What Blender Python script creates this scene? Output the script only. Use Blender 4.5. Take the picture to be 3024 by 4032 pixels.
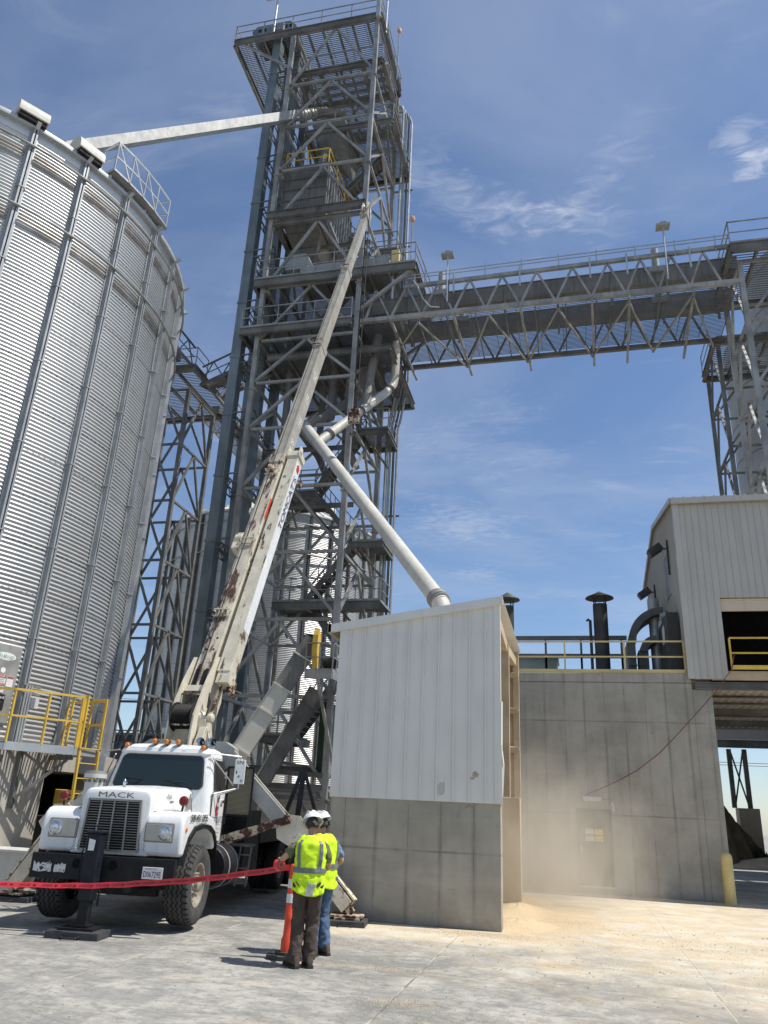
import bpy, math, random
from mathutils import Vector as V, Matrix
random.seed(7)
R = math.radians
sc = bpy.context.scene
for o in list(bpy.data.objects): bpy.data.objects.remove(o)
COL = sc.collection
# ------------------------------------------------------------------ camera
cam = bpy.data.cameras.new('camera'); camo = bpy.data.objects.new('camera', cam); COL.objects.link(camo)
cam.sensor_fit = 'HORIZONTAL'; cam.sensor_width = 36.0; cam.lens = 36.12
cam.clip_start = 0.1; cam.clip_end = 900
rx = V((0.97294, 0.22650, 0.04566)); dn = V((-0.04039, 0.36126, -0.93159)); fw = V((-0.22750, 0.90454, 0.36064))
m = Matrix((rx, -dn, -fw)).transposed().to_4x4(); m.translation = V((0, 0, 1.87))
camo.matrix_world = m
sc.camera = camo
# ------------------------------------------------------------------ sun and sky
SUN_EL, SUN_AZ = 62.0, 7.0          # azimuth measured from +X towards +Y
sd = V((math.cos(R(SUN_EL)) * math.cos(R(SUN_AZ)), math.cos(R(SUN_EL)) * math.sin(R(SUN_AZ)), math.sin(R(SUN_EL))))
sl = bpy.data.lights.new('sun', 'SUN'); sl.energy = 5.0; sl.angle = R(0.5); sl.color = (1.0, 0.955, 0.88)
so = bpy.data.objects.new('sun', sl); COL.objects.link(so)
so.rotation_euler = (-sd).to_track_quat('-Z', 'Y').to_euler(); so.location = (20, 5, 60)
W = bpy.data.worlds.new('World'); sc.world = W; W.use_nodes = True
nt = W.node_tree; nt.nodes.clear()
def wn(t, **k):
    n = nt.nodes.new(t)
    for a, b in k.items(): setattr(n, a, b)
    return n
wo = wn('ShaderNodeOutputWorld'); bg = wn('ShaderNodeBackground'); bg.inputs[1].default_value = 0.128
sky = wn('ShaderNodeTexSky', sky_type='NISHITA', sun_disc=False, sun_elevation=R(SUN_EL), sun_rotation=R(90 - SUN_AZ))
sky.air_density = 1.0; sky.dust_density = 0.45; sky.ozone_density = 4.5; sky.altitude = 300
PUFFS = ((0.327, 1.051, .03, .75), (0.284, 1.0, .03, .4), (-0.386, 3.30, .10, .5)) + ((-0.214, 0.955, 0.035, 0.22), (-0.186, 1.022, 0.035, 0.25), (-0.143, 1.063, 0.035, 0.28), (-0.098, 1.094, 0.035, 0.35), (-0.05, 1.114, 0.03, 0.42), (-0.002, 1.117, 0.03, 0.42), (0.038, 1.096, 0.028, 0.35), (0.077, 1.059, 0.025, 0.28), (0.104, 1.004, 0.025, 0.22), (0.129, 0.954, 0.025, 0.16), (0.046, 1.131, 0.03, 0.3), (0.087, 1.174, 0.03, 0.22), (-0.44, 2.693, 0.12, 0.3), (-0.331, 2.655, 0.1, 0.3), (-0.131, 1.829, 0.06, 0.22), (-0.086, 2.125, 0.06, 0.2), (-0.327, 1.968, 0.08, 0.2))
tc = wn('ShaderNodeTexCoord')
sep = wn('ShaderNodeSeparateXYZ'); nt.links.new(tc.outputs['Generated'], sep.inputs[0])
mz = wn('ShaderNodeMath', operation='MAXIMUM'); mz.inputs[1].default_value = 0.06; nt.links.new(sep.outputs[2], mz.inputs[0])
dx_ = wn('ShaderNodeMath', operation='DIVIDE'); dy_ = wn('ShaderNodeMath', operation='DIVIDE')
for d_, i in ((dx_, 0), (dy_, 1)):
    nt.links.new(sep.outputs[i], d_.inputs[0]); nt.links.new(mz.outputs[0], d_.inputs[1])
cb = wn('ShaderNodeCombineXYZ'); nt.links.new(dx_.outputs[0], cb.inputs[0]); nt.links.new(dy_.outputs[0], cb.inputs[1])
def wnoise(scale, det, dist, sx, sy, rot, off):
    mp = wn('ShaderNodeMapping'); mp.inputs['Scale'].default_value = (sx, sy, 1); mp.inputs['Rotation'].default_value = (0, 0, R(rot)); mp.inputs['Location'].default_value = off
    nt.links.new(cb.outputs[0], mp.inputs[0])
    n = wn('ShaderNodeTexNoise'); n.inputs['Scale'].default_value = scale; n.inputs['Detail'].default_value = det; n.inputs['Distortion'].default_value = dist; n.inputs['Roughness'].default_value = 0.6
    nt.links.new(mp.outputs[0], n.inputs['Vector']); return n.outputs[0]
def wramp(src, a, b):
    r = wn('ShaderNodeMapRange'); r.inputs[1].default_value = a; r.inputs[2].default_value = b; r.interpolation_type = 'SMOOTHSTEP'
    nt.links.new(src, r.inputs[0]); return r.outputs[0]
def wm(op, a, b):
    n = wn('ShaderNodeMath', operation=op)
    for i, q in enumerate((a, b)):
        if isinstance(q, (int, float)): n.inputs[i].default_value = q
        else: nt.links.new(q, n.inputs[i])
    return n.outputs[0]
veil = wramp(wnoise(1.1, 6, 0.6, 1, 1.1, 40, (3.1, 1.7, 0)), 0.30, 0.74)
wisp = wramp(wnoise(2.6, 12, 1.0, 1, 2.2, 30, (2.3, 4.2, 0)), 0.54, 0.80)
fine = wnoise(9, 9, 0.6, 1, 1.4, 20, (1, 1, 0)); rag = wnoise(16, 10, 1.2, 1, 1.6, -25, (4, 2, 0))
def puff(px, py, rad, amt):
    a = wm('SUBTRACT', dx_.outputs[0], px); b = wm('SUBTRACT', dy_.outputs[0], py)
    d = wm('DIVIDE', wm('SQRT', wm('ADD', wm('MULTIPLY', a, a), wm('MULTIPLY', b, b)), 0), rad)
    d = wm('ADD', d, wm('MULTIPLY', wm('SUBTRACT', rag, .5), 4.2)); n = wramp(d, -.2, 1.5); return wm('MULTIPLY', wm('SUBTRACT', 1.0, n), amt)
cl = wm('ADD', wm('MULTIPLY', veil, 0.26), wm('MULTIPLY', wm('MULTIPLY', wisp, fine), 0.45))
for k_, (px_, py_, rd_, am_) in enumerate(PUFFS): cl = wm('ADD', cl, puff(px_, py_, rd_ * (1.0 if k_ < 3 else 1.5), am_ * (1.0 if k_ < 2 else .5)))
cl = wm('MINIMUM', cl, 0.85)
mx = wn('ShaderNodeMix', data_type='RGBA'); nt.links.new(cl, mx.inputs[0]); nt.links.new(sky.outputs[0], mx.inputs[6])
mx.inputs[7].default_value = (4.6, 5.0, 5.9, 1)
nt.links.new(mx.outputs[2], bg.inputs[0]); nt.links.new(bg.outputs[0], wo.inputs[0])
sc.view_settings.view_transform = 'Standard'; sc.view_settings.look = 'None'; sc.view_settings.exposure = 0.1; sc.view_settings.gamma = 1
sc.cycles.max_bounces = 7; sc.cycles.transparent_max_bounces = 8; sc.cycles.volume_bounces = 1
sc.cycles.sample_clamp_indirect = 6.0
# ------------------------------------------------------------------ materials
def newmat(name):
    m = bpy.data.materials.new(name); m.use_nodes = True
    return m, m.node_tree, m.node_tree.nodes['Principled BSDF']
class NT:
    def __init__(s, nt): s.t = nt; s.P = nt.nodes.new('ShaderNodeNewGeometry').outputs['Position']
    def put(s, v, sock):
        if v is None: return
        if hasattr(v, 'is_linked'): s.t.links.new(v, sock)
        elif isinstance(v, (tuple, list)) and len(v) == 3 and sock.type == 'RGBA': sock.default_value = (*v, 1)
        else: sock.default_value = v
    def m(s, op, a, b=None, c=None):
        n = s.t.nodes.new('ShaderNodeMath'); n.operation = op
        s.put(a, n.inputs[0]); s.put(b, n.inputs[1]); s.put(c, n.inputs[2]); return n.outputs[0]
    def mapv(s, sc_, loc=(0, 0, 0), vec=None):
        n = s.t.nodes.new('ShaderNodeMapping'); n.inputs['Scale'].default_value = sc_; n.inputs['Location'].default_value = loc
        s.t.links.new(vec or s.P, n.inputs[0]); return n.outputs[0]
    def noise(s, scale, det=4, vec=None, rough=0.55, dist=0):
        n = s.t.nodes.new('ShaderNodeTexNoise'); n.inputs['Scale'].default_value = scale; n.inputs['Detail'].default_value = det
        n.inputs['Roughness'].default_value = rough; n.inputs['Distortion'].default_value = dist
        s.t.links.new(vec or s.P, n.inputs['Vector']); return n.outputs[0]
    def step(s, v, a, b, lo=0.0, hi=1.0):
        n = s.t.nodes.new('ShaderNodeMapRange'); n.interpolation_type = 'SMOOTHSTEP'
        for i, q in enumerate((v, a, b, lo, hi)): s.put(q, n.inputs[i])
        return n.outputs[0]
    def mix(s, f, a, b, bt='MIX'):
        n = s.t.nodes.new('ShaderNodeMix'); n.data_type = 'RGBA'; n.blend_type = bt
        s.put(f, n.inputs[0]); s.put(a, n.inputs[6]); s.put(b, n.inputs[7]); return n.outputs[2]
    def xyz(s):
        n = s.t.nodes.new('ShaderNodeSeparateXYZ'); s.t.links.new(s.P, n.inputs[0]); return n.outputs
    def bump(s, h, strength, dist, bsdf):
        n = s.t.nodes.new('ShaderNodeBump'); n.inputs['Strength'].default_value = strength; n.inputs['Distance'].default_value = dist
        s.t.links.new(h, n.inputs['Height']); s.t.links.new(n.outputs[0], bsdf.inputs['Normal'])
def gmat(name, c, var=0.12, scale=2.0, rough=0.5, metal=0.0, bump=0.0, bs=40, streak=0.0, rust=None, spec=None, emit=None):
    m, t, b = newmat(name); n = NT(t)
    f = n.noise(scale, 5)
    lo = tuple(x * (1 - var) for x in c); hi = tuple(min(1, x * (1 + var)) for x in c)
    col = n.mix(n.step(f, 0.3, 0.7), lo, hi)
    if streak:
        s_ = n.noise(1.0, 4, n.mapv((9, 9, 0.6)))
        col = n.mix(n.step(s_, 0.48, 0.72, 0, streak), col, tuple(x * 0.45 for x in c))
    if rust:
        rc, th, rs, wd = rust[:4]
        r_ = n.noise(1.0 if len(rust) > 4 else rs, 8, n.mapv(tuple(q * rs for q in rust[4])) if len(rust) > 4 else None, rough=0.7); col = n.mix(n.step(r_, th, th + wd), col, n.mix(n.step(n.noise(rs * 3, 4), .35, .65), rc, tuple(x * 0.4 for x in rc)))
    n.put(col, b.inputs['Base Color'])
    n.put(n.step(n.noise(scale * 3.1, 4), 0.3, 0.7, max(0.05, rough - 0.08), min(1, rough + 0.08)), b.inputs['Roughness'])
    b.inputs['Metallic'].default_value = metal
    if spec is not None: b.inputs['Specular IOR Level'].default_value = spec
    if bump: n.bump(n.noise(bs, 5), bump, 0.01, b)
    return m
M = {}
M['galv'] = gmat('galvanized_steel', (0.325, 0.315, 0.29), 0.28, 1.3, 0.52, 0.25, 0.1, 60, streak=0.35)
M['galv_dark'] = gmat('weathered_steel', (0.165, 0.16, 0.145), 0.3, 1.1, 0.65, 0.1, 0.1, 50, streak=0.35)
M['galv_lt'] = gmat('bright_galvanized', (0.46, 0.475, 0.47), 0.14, 1.5, 0.45, 0.4, 0.05, 60)
M['casing'] = gmat('casing_steel', (0.185, 0.215, 0.225), 0.2, 0.9, 0.5, 0.25, 0.05, 30, streak=0.4)
M['duct'] = gmat('spout_paint', (0.36, 0.365, 0.35), 0.12, 1.0, 0.55, 0.1, 0.05, 30, streak=0.35)
M['pipe'] = gmat('pipe_paint', (0.53, 0.51, 0.45), 0.1, 1.2, 0.55, 0.0, 0.05, 30, streak=0.25)
M['grate'] = gmat('grating_steel', (0.16, 0.16, 0.15), 0.2, 2, 0.7, 0.1)
M['bin_steel'] = gmat('surge_bin_steel', (0.155, 0.15, 0.135), 0.3, 0.8, 0.65, 0.1, 0.1, 20, streak=0.7)
M['tank'] = gmat('tank_steel', (0.20, 0.19, 0.17), 0.22, 0.5, 0.65, 0.0, 0.05, 20, streak=0.7)
M['yellow'] = gmat('safety_yellow', (0.72, 0.47, 0.07), 0.12, 3, 0.45, 0, 0.05, 50)
M['yellow_pale'] = gmat('faded_yellow', (0.66, 0.52, 0.22), 0.12, 2.2, 0.6, 0, 0.1, 40)
M['white_paint'] = gmat('white_truck_paint', (0.74, 0.745, 0.73), 0.05, 4, 0.3, 0, 0.03, 30, streak=0.16)
M['black_steel'] = gmat('black_steel', (0.012, 0.012, 0.013), 0.4, 6, 0.55, 0.0, 0.15, 30, spec=.3)
M['chassis'] = gmat('chassis_black', (0.012, 0.012, 0.013), 0.3, 6, 0.6)
M['rubber'] = gmat('tyre_rubber', (0.055, 0.053, 0.05), 0.25, 8, 0.85, 0, 0.1, 60)
M['groove'] = gmat('tyre_groove', (0.006, 0.006, 0.006), 0.2, 8, 0.95)
M['wheel'] = gmat('wheel_disc', (0.36, 0.32, 0.27), 0.25, 9, 0.55, 0.3, 0.1, 60, rust=((0.12, 0.06, 0.03), 0.58, 9, 0.1))
M['chrome'] = gmat('chrome', (0.75, 0.76, 0.78), 0.05, 5, 0.18, 1.0)
M['trim'] = gmat('grille_trim', (0.27, 0.26, 0.24), 0.1, 5, 0.4, 0.5)
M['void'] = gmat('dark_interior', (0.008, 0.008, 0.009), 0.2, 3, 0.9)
M['amber'] = gmat('amber_lens', (0.62, 0.19, 0.03), 0.08, 20, 0.25)
M['red_lens'] = gmat('red_lens', (0.17, 0.012, 0.012), 0.15, 20, 0.3)
M['letter_black'] = gmat('black_lettering', (0.02, 0.02, 0.03), 0.1, 5, 0.5)
M['letter_navy'] = gmat('navy_lettering', (0.03, 0.03, 0.11), 0.1, 5, 0.5)
M['letter_red'] = gmat('red_lettering', (0.5, 0.03, 0.025), 0.1, 5, 0.5)
M['letter_grey'] = gmat('grey_lettering', (0.14, 0.135, 0.13), 0.1, 5, 0.4, 0.5)
M['letter_white'] = gmat('white_lettering', (0.78, 0.78, 0.76), 0.05, 5, 0.5)
M['letter_green'] = gmat('green_lettering', (0.15, 0.3, 0.2), 0.05, 5, 0.5)
M['letter_blue'] = gmat('blue_lettering', (0.05, 0.07, 0.35), 0.05, 5, 0.5)
M['sign_white'] = gmat('sign_white', (0.72, 0.72, 0.70), 0.06, 8, 0.5)
M['sign_yellow'] = gmat('sign_yellow', (0.75, 0.6, 0.06), 0.06, 8, 0.5)
M['sign_red'] = gmat('sign_red', (0.5, 0.04, 0.03), 0.06, 8, 0.5)
M['sign_black'] = gmat('sign_black', (0.02, 0.02, 0.02), 0.06, 8, 0.4)
M['cream'] = gmat('boom_cream_paint', (0.62, 0.57, 0.45), 0.12, 3, 0.5, 0, 0.15, 30, rust=((0.13, 0.065, 0.045), 0.565, 5.5, 0.07, (1, .5, .3)))
M['cream_rusty'] = gmat('boom_rusty_paint', (0.60, 0.54, 0.43), 0.14, 3, 0.6, 0, 0.3, 25, rust=((0.13, 0.06, 0.04), 0.49, 4.5, 0.09, (1, .4, .28)))
M['boom_grey'] = gmat('boom_grey_steel', (0.40, 0.37, 0.31), 0.14, 2, 0.5, 0.1, 0.1, 30, streak=0.35)
M['arm_grey'] = gmat('outrigger_paint', (0.33, 0.33, 0.305), 0.14, 2, 0.5, 0, 0.1, 30, rust=((0.12, 0.06, 0.03), 0.7, 5, 0.05))
M['leg_rust'] = gmat('rusty_leg_paint', (0.66, 0.58, 0.44), 0.12, 3, 0.6, 0, 0.25, 30, rust=((0.22, 0.085, 0.025), 0.55, 7, 0.06))
M['bar_rust'] = gmat('rusty_bar', (0.60, 0.5, 0.36), 0.12, 3, 0.7, 0, 0.25, 30, rust=((0.10, 0.035, 0.02), 0.44, 6, 0.08))
M['rope'] = gmat('wire_rope', (0.03, 0.027, 0.025), 0.3, 20, 0.7, 0.3)
M['dark_wood'] = gmat('pad_plastic', (0.05, 0.052, 0.055), 0.2, 6, 0.6, 0, 0.1, 30)
M['orange'] = gmat('post_orange', (0.80, 0.075, 0.025), 0.05, 6, 0.45)
M['tape'] = gmat('danger_tape_plastic', (0.62, 0.03, 0.04), 0.06, 10, 0.35)
M['band'] = gmat('reflective_band', (0.75, 0.76, 0.76), 0.05, 10, 0.35)
M['skin'] = gmat('skin', (0.50, 0.27, 0.185), 0.1, 14, 0.55, 0, 0.1, 60)
M['hair'] = gmat('dark_hair', (0.05, 0.035, 0.028), 0.3, 40, 0.7, 0, 0.4, 80)
M['hat'] = gmat('hard_hat_plastic', (0.76, 0.77, 0.77), 0.04, 12, 0.3)
M['strap_black'] = gmat('hat_strap', (0.03, 0.03, 0.03), 0.3, 30, 0.6)
M['hiviz'] = gmat('hi_vis_mesh', (0.60, 0.86, 0.015), 0.10, 9, 0.75, 0, 0.5, 14)
M['vest_band'] = gmat('vest_reflector', (0.16, 0.175, 0.185), 0.08, 12, 0.45, 0, 0.2, 30)
M['olive'] = gmat('olive_shirt', (0.115, 0.125, 0.062), 0.15, 12, 0.85, 0, 0.5, 18)
M['brown'] = gmat('brown_work_trousers', (0.070, 0.048, 0.036), 0.22, 8, 0.88, 0, 0.6, 14)
M['denim'] = gmat('blue_denim', (0.075, 0.125, 0.21), 0.3, 7, 0.85, 0, 0.6, 14)
M['blue_tee'] = gmat('blue_tee_shirt', (0.14, 0.20, 0.33), 0.12, 9, 0.85, 0, 0.5, 14)
M['boot'] = gmat('boot_leather', (0.085, 0.062, 0.045), 0.3, 16, 0.75, 0, 0.4, 40)
M['sole'] = gmat('boot_sole', (0.03, 0.028, 0.026), 0.2, 16, 0.9)
M['glove'] = gmat('glove_leather', (0.5, 0.48, 0.44), 0.2, 30, 0.8)
M['hose_red'] = gmat('red_hose', (0.20, 0.05, 0.05), 0.15, 6, 0.7)
M['stack'] = gmat('dark_stack_steel', (0.055, 0.055, 0.052), 0.3, 2, 0.65, 0.2, 0.1, 30)
M['door_grey'] = gmat('grey_door_paint', (0.04, 0.04, 0.037), 0.15, 2, 0.6, 0, 0.05, 30, streak=0.3)
M['tan_dust'] = gmat('dusty_panel', (0.50, 0.40, 0.27), 0.14, 2, 0.9, 0, 0.2, 30)
M['grain'] = gmat('ground_corn', (0.545, 0.425, 0.265), 0.2, 50, 0.95, 0, 0.8, 60)
M['white_enamel'] = gmat('white_enamel', (0.56, 0.56, 0.53), 0.08, 4, 0.5)
M['foliage'] = gmat('dark_foliage', (0.035, 0.055, 0.022), 0.4, 3, 0.8)
M['pile'] = gmat('brown_meal_pile', (0.11, 0.08, 0.045), 0.3, 2, 0.95, 0, 0.6, 14)
M['far_dark'] = gmat('dark_blue_tarp', (0.035, 0.045, 0.06), 0.3, 1, 0.8)
M['headlamp'] = gmat('headlamp_glass', (0.55, 0.57, 0.6), 0.3, 30, 0.08, 0.5)
def glassy(name, c, rough=0.06):
    m, t, b = newmat(name); b.inputs['Base Color'].default_value = (*c, 1); b.inputs['Roughness'].default_value = rough
    b.inputs['Specular IOR Level'].default_value = 0.8; n = NT(t); n.bump(n.noise(2, 2), 0.03, 0.02, b); return m
M['glass'] = glassy('dark_glass', (0.012, 0.02, 0.018))
# ribbed / painted cladding (same paint, light dirt)
def panel_mat(name, c, dirt):
    m, t, b = newmat(name); n = NT(t); x = n.xyz()
    col = n.mix(n.step(n.noise(1.3, 5), .3, .7), tuple(q * .93 for q in c), c)
    s_ = n.noise(1, 5, n.mapv((5, 5, .35))); col = n.mix(n.step(s_, .5, .75, 0, dirt), col, tuple(q * .7 for q in c))
    sp = n.noise(1.7, 7, n.mapv((1, 1, 1), (4.4, 0, 2.2)), .7); col = n.mix(n.step(sp, .70, .73, 0, .7), col, (.42, .36, .27))
    n.put(col, b.inputs['Base Color']); b.inputs['Roughness'].default_value = .42
    n.bump(n.noise(3, 3), .12, .02, b); return m
M['panel'] = panel_mat('white_steel_panel', (0.70, 0.68, 0.625), 0.3)
M['panel_b'] = panel_mat('building_steel_panel', (0.50, 0.475, 0.425), 0.4)
M['soffit'] = panel_mat('tan_metal_deck', (0.72, 0.62, 0.47), 0.5)
def corrug_mat(name, base, cx, cy, z0, ring, phase, rust_z=()):
    m, t, b = newmat(name); n = NT(t); x, y, z = n.xyz()
    col = n.mix(n.step(n.noise(.7, 5), .3, .7), tuple(q * .88 for q in base), base)
    st = n.noise(1, 4, n.mapv((6, 6, .25))); col = n.mix(n.step(st, .5, .75, 0, .25), col, tuple(q * .6 for q in base))
    ang = n.m('ARCTAN2', n.m('SUBTRACT', y, cy), n.m('SUBTRACT', x, cx))
    zz = n.m('DIVIDE', n.m('SUBTRACT', z, z0), ring); zf = n.m('FRACT', zz)
    # bolted horizontal seam: a thin dark line of dots
    d1 = n.step(n.m('ABSOLUTE', n.m('SUBTRACT', zf, .03)), .012, .022, 1, 0)
    bolts = n.step(n.m('ABSOLUTE', n.m('SUBTRACT', n.m('FRACT', n.m('MULTIPLY', ang, 46)), .5)), .12, .2, 1, .35)
    # vertical lap, staggered on alternate rings
    half = n.m('MULTIPLY', n.m('FRACT', n.m('MULTIPLY', n.m('FLOOR', zz), .5)), R(22.5))
    va = n.m('FRACT', n.m('DIVIDE', n.m('ADD', n.m('ADD', ang, phase), half), R(22.5)))
    d2 = n.m('MULTIPLY', n.step(n.m('ABSOLUTE', n.m('SUBTRACT', va, .5)), .006, .012, 1, 0), n.step(n.m('ABSOLUTE', n.m('SUBTRACT', n.m('FRACT', n.m('MULTIPLY', z, 14)), .5)), .15, .3, 1, 0))
    dk = n.m('MINIMUM', n.m('ADD', n.m('MULTIPLY', d1, bolts), n.m('MULTIPLY', d2, .8)), 1)
    col = n.mix(n.m('MULTIPLY', dk, .75), col, (.05, .055, .06))
    for zr_ in rust_z:
        dz = n.m('SUBTRACT', zr_, z); bd = n.m('MULTIPLY', n.step(dz, .02, .1), n.step(dz, .42, .5, 1, 0)); col = n.mix(n.m('MULTIPLY', bd, n.step(n.noise(1, 5, n.mapv((2, 2, 3))), .3, .6, .35, .75)), col, (.20, .165, .125))
    n.put(col, b.inputs['Base Color']); b.inputs['Metallic'].default_value = .6; b.inputs['Roughness'].default_value = .42
    return m
BIN = (-18.96, 16.5, 7.18); BIN2 = (-19.6, 48.2, 7.315)
M['corr'] = corrug_mat('corrugated_bin_sheet', (.56, .56, .55), BIN[0], BIN[1], 2.83, 1.086, 0.0, (17.3, 15.39))
M['corr2'] = corrug_mat('corrugated_far_sheet', (.54, .545, .54), BIN2[0], BIN2[1], 2.83, 1.086, 0.2)
def concrete(name, base, pitch=0, off=0, axis=0, hl=(), dark=.35, stain=True):
    m, t, b = newmat(name); n = NT(t); x = n.xyz()
    c1 = tuple(q * .82 for q in base); c2 = tuple(min(1, q * 1.12) for q in base)
    col = n.mix(n.step(n.noise(.8, 7, rough=.62), .32, .68), c1, c2)
    col = n.mix(n.step(n.noise(1, 5, n.mapv((4, 4, .5))), .45, .75, 0, .35), col, tuple(q * .62 for q in base))
    h = n.noise(30, 6)
    if pitch:
        wob = n.m('MULTIPLY', n.m('SUBTRACT', n.noise(1.4, 3), .5), .05)
        u = n.m('ADD', n.m('DIVIDE', n.m('SUBTRACT', x[axis], off), pitch), wob)
        d = n.m('ABSOLUTE', n.m('SUBTRACT', n.m('FRACT', u), .5))
        run = n.noise(1, 5, n.mapv((2.2, 2.2, .45), (3, 1, 0)))
        band = n.m('MULTIPLY', n.step(n.m('ADD', d, n.m('MULTIPLY', n.m('SUBTRACT', n.noise(5, 4), .5), .08)), .38, .49), n.step(run, .40, .62, .1, 1))
        col = n.mix(n.m('MULTIPLY', band, dark), col, tuple(q * .42 for q in base))
        ln = n.step(d, .472, .499); col = n.mix(n.m('MULTIPLY', ln, n.step(n.noise(1.7, 4), .36, .62, .1, .7)), col, tuple(q * .42 for q in base))
        lt = n.step(n.noise(1, 6, n.mapv((.5, .5, 3.2), (0, 0, 5)), .65), .5, .72, 0, .28); col = n.mix(lt, col, tuple(min(1, q * 1.3) for q in base))
    for zz in hl:
        dz = n.m('ABSOLUTE', n.m('SUBTRACT', n.m('ADD', x[2], n.m('MULTIPLY', n.noise(.7, 2), .03)), zz + .015))
        col = n.mix(n.m('MULTIPLY', n.step(dz, .006, .03, 1, 0), n.step(n.noise(1.9, 3), .35, .6, .15, .65)), col, tuple(q * .45 for q in base))
    if stain:
        vo = t.nodes.new('ShaderNodeTexVoronoi'); vo.inputs['Scale'].default_value = 2.1; t.links.new(n.P, vo.inputs['Vector']); col = n.mix(n.step(vo.outputs['Distance'], .035, .06, .55, 0), col, tuple(q * .5 for q in base))
        col = n.mix(n.step(n.noise(1, 6, n.mapv((1.3, 1.3, 9), (2, 2, 8)), .6), .66, .72, 0, .35), col, tuple(q * .6 for q in base))
        col = n.mix(n.step(n.m('ADD', x[2], n.m('MULTIPLY', n.noise(2.5, 6, rough=.7), .6)), .28, .55, .6, 0), col, tuple(q * .5 for q in base))
        col = n.mix(n.step(n.noise(.9, 6, n.mapv((1, 1, 1), (7, 3, 1)), .65), .67, .70, 0, .55), col, tuple(q * .45 for q in base))
        col = n.mix(n.step(n.noise(9, 3), .73, .76, 0, .6), col, tuple(q * .4 for q in base))
    n.put(col, b.inputs['Base Color']); b.inputs['Roughness'].default_value = .9; b.inputs['Specular IOR Level'].default_value = .25
    n.bump(h, .25, .01, b); return m
M['conc_shed'] = concrete('shed_concrete', (.385, .355, .29), .61, -4.57 + .3, 0, (1.21,), .42)
M['conc_wall'] = concrete('tall_wall_concrete', (.385, .36, .305), .5775, -1.1 - .289, 0, (5.74, 4.6, 2.04), .42)
M['conc_plain'] = concrete('foundation_concrete', (.42, .39, .34))
M['conc_far'] = concrete('far_foundation_concrete', (.42, .39, .33), 1.2, 0, 0, (2.0,), .4)
M['conc_dusty'] = concrete('dusty_concrete', (.52, .43, .31), stain=False)
def ground_mat():
    m, t, b = newmat('yard_concrete'); n = NT(t); x, y, z = n.xyz()
    big = n.noise(.4, 10, rough=.68); col = n.mix(n.step(big, .40, .60), (.235, .228, .208), (.43, .41, .36))
    st = n.noise(1, 10, n.mapv((.7, 1.1, 1)), .72, .8); col = n.mix(n.step(st, .47, .59, 0, .5), col, (.17, .168, .155))
    st2 = n.noise(1, 10, n.mapv((1.6, 2.2, 1), (5, 2, 0)), .74, .5); col = n.mix(n.step(st2, .50, .62, 0, .55), col, (.46, .44, .39))
    st3 = n.noise(6, 10, rough=.78); col = n.mix(n.step(st3, .48, .58, 0, .6), col, (.175, .175, .165))
    st4 = n.noise(15, 6, rough=.7); col = n.mix(n.step(st4, .5, .72, 0, .45), col, (.46, .44, .39))
    cx = n.m('DIVIDE', n.m('SUBTRACT', x, 2.4), 5.6); cy = n.m('DIVIDE', n.m('SUBTRACT', y, 18.5), 10.5)
    rr = n.m('SQRT', n.m('ADD', n.m('MULTIPLY', cx, cx), n.m('MULTIPLY', cy, cy)))
    rr = n.m('ADD', rr, n.m('MULTIPLY', n.m('SUBTRACT', n.noise(.7, 10, rough=.74), .5), 1.6))
    dust = n.step(rr, .25, 1.2, .92, 0)
    # band of flour along the front of the shed
    bx = n.m('MULTIPLY', n.step(x, -5.2, -4.2), n.step(x, -.5, .6, 1, 0)); by = n.m('MULTIPLY', n.step(n.m('ADD', y, n.m('MULTIPLY', n.noise(1.1, 8, rough=.7), 1.2)), 13.5, 14.3), n.step(y, 15.0, 15.2, 1, .4))
    dust = n.m('MAXIMUM', dust, n.m('MULTIPLY', n.m('MULTIPLY', bx, by), .85))
    dc = n.mix(n.step(n.noise(1.6, 10, rough=.76), .44, .58), (.60, .49, .335), (.64, .59, .48))
    dc = n.mix(n.step(n.noise(1.0, 10, n.mapv((1, 1.3, 1), (3, 9, 0)), .74), .50, .64, 0, .6), dc, (.40, .385, .34))
    dc = n.mix(n.step(n.noise(24, 5), .5, .65, 0, .3), dc, (.62, .50, .33))
    col = n.mix(dust, col, dc)
    ex = n.m('DIVIDE', n.m('SUBTRACT', x, -.9), 1.7); ey = n.m('DIVIDE', n.m('SUBTRACT', y, 17.4), 4.0); er_ = n.m('ADD', n.m('SQRT', n.m('ADD', n.m('MULTIPLY', ex, ex), n.m('MULTIPLY', ey, ey))), n.m('MULTIPLY', n.m('SUBTRACT', n.noise(1.4, 8, rough=.7), .5), .8))
    col = n.mix(n.step(er_, .35, 1.05, .85, 0), col, (.545, .425, .265))
    pt = n.step(n.m('ADD', n.noise(1, 10, n.mapv((.6, 1.0, 1), (2.5, 6.2, 0)), .76, .6), n.m('MULTIPLY', dust, .05)), .56, .63)
    gr = n.step(n.noise(38, 4), .42, .58)
    col = n.mix(n.m('MULTIPLY', n.m('MULTIPLY', pt, gr), n.step(x, -5.5, -1.0, .08, .8)), col, (.60, .475, .30))
    dk = n.step(n.noise(1, 10, n.mapv((.9, 1.3, 1), (9, 4, 0)), .74, .5), .47, .60, 0, .6); col = n.mix(n.m('MULTIPLY', dk, n.step(y, 9.0, 14.0, 1, .2)), col, (.20, .20, .19))
    ring = n.m('ABSOLUTE', n.m('SUBTRACT', n.m('SQRT', n.m('ADD', n.m('POWER', n.m('SUBTRACT', x, -9), 2), n.m('POWER', n.m('SUBTRACT', y, 2.0), 2))), 10.4))
    col = n.mix(n.m('MULTIPLY', n.step(ring, .1, .22, 1, 0), n.step(n.noise(1.5, 6, rough=.7), .48, .62, 0, .4)), col, (.14, .14, .135))
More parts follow.
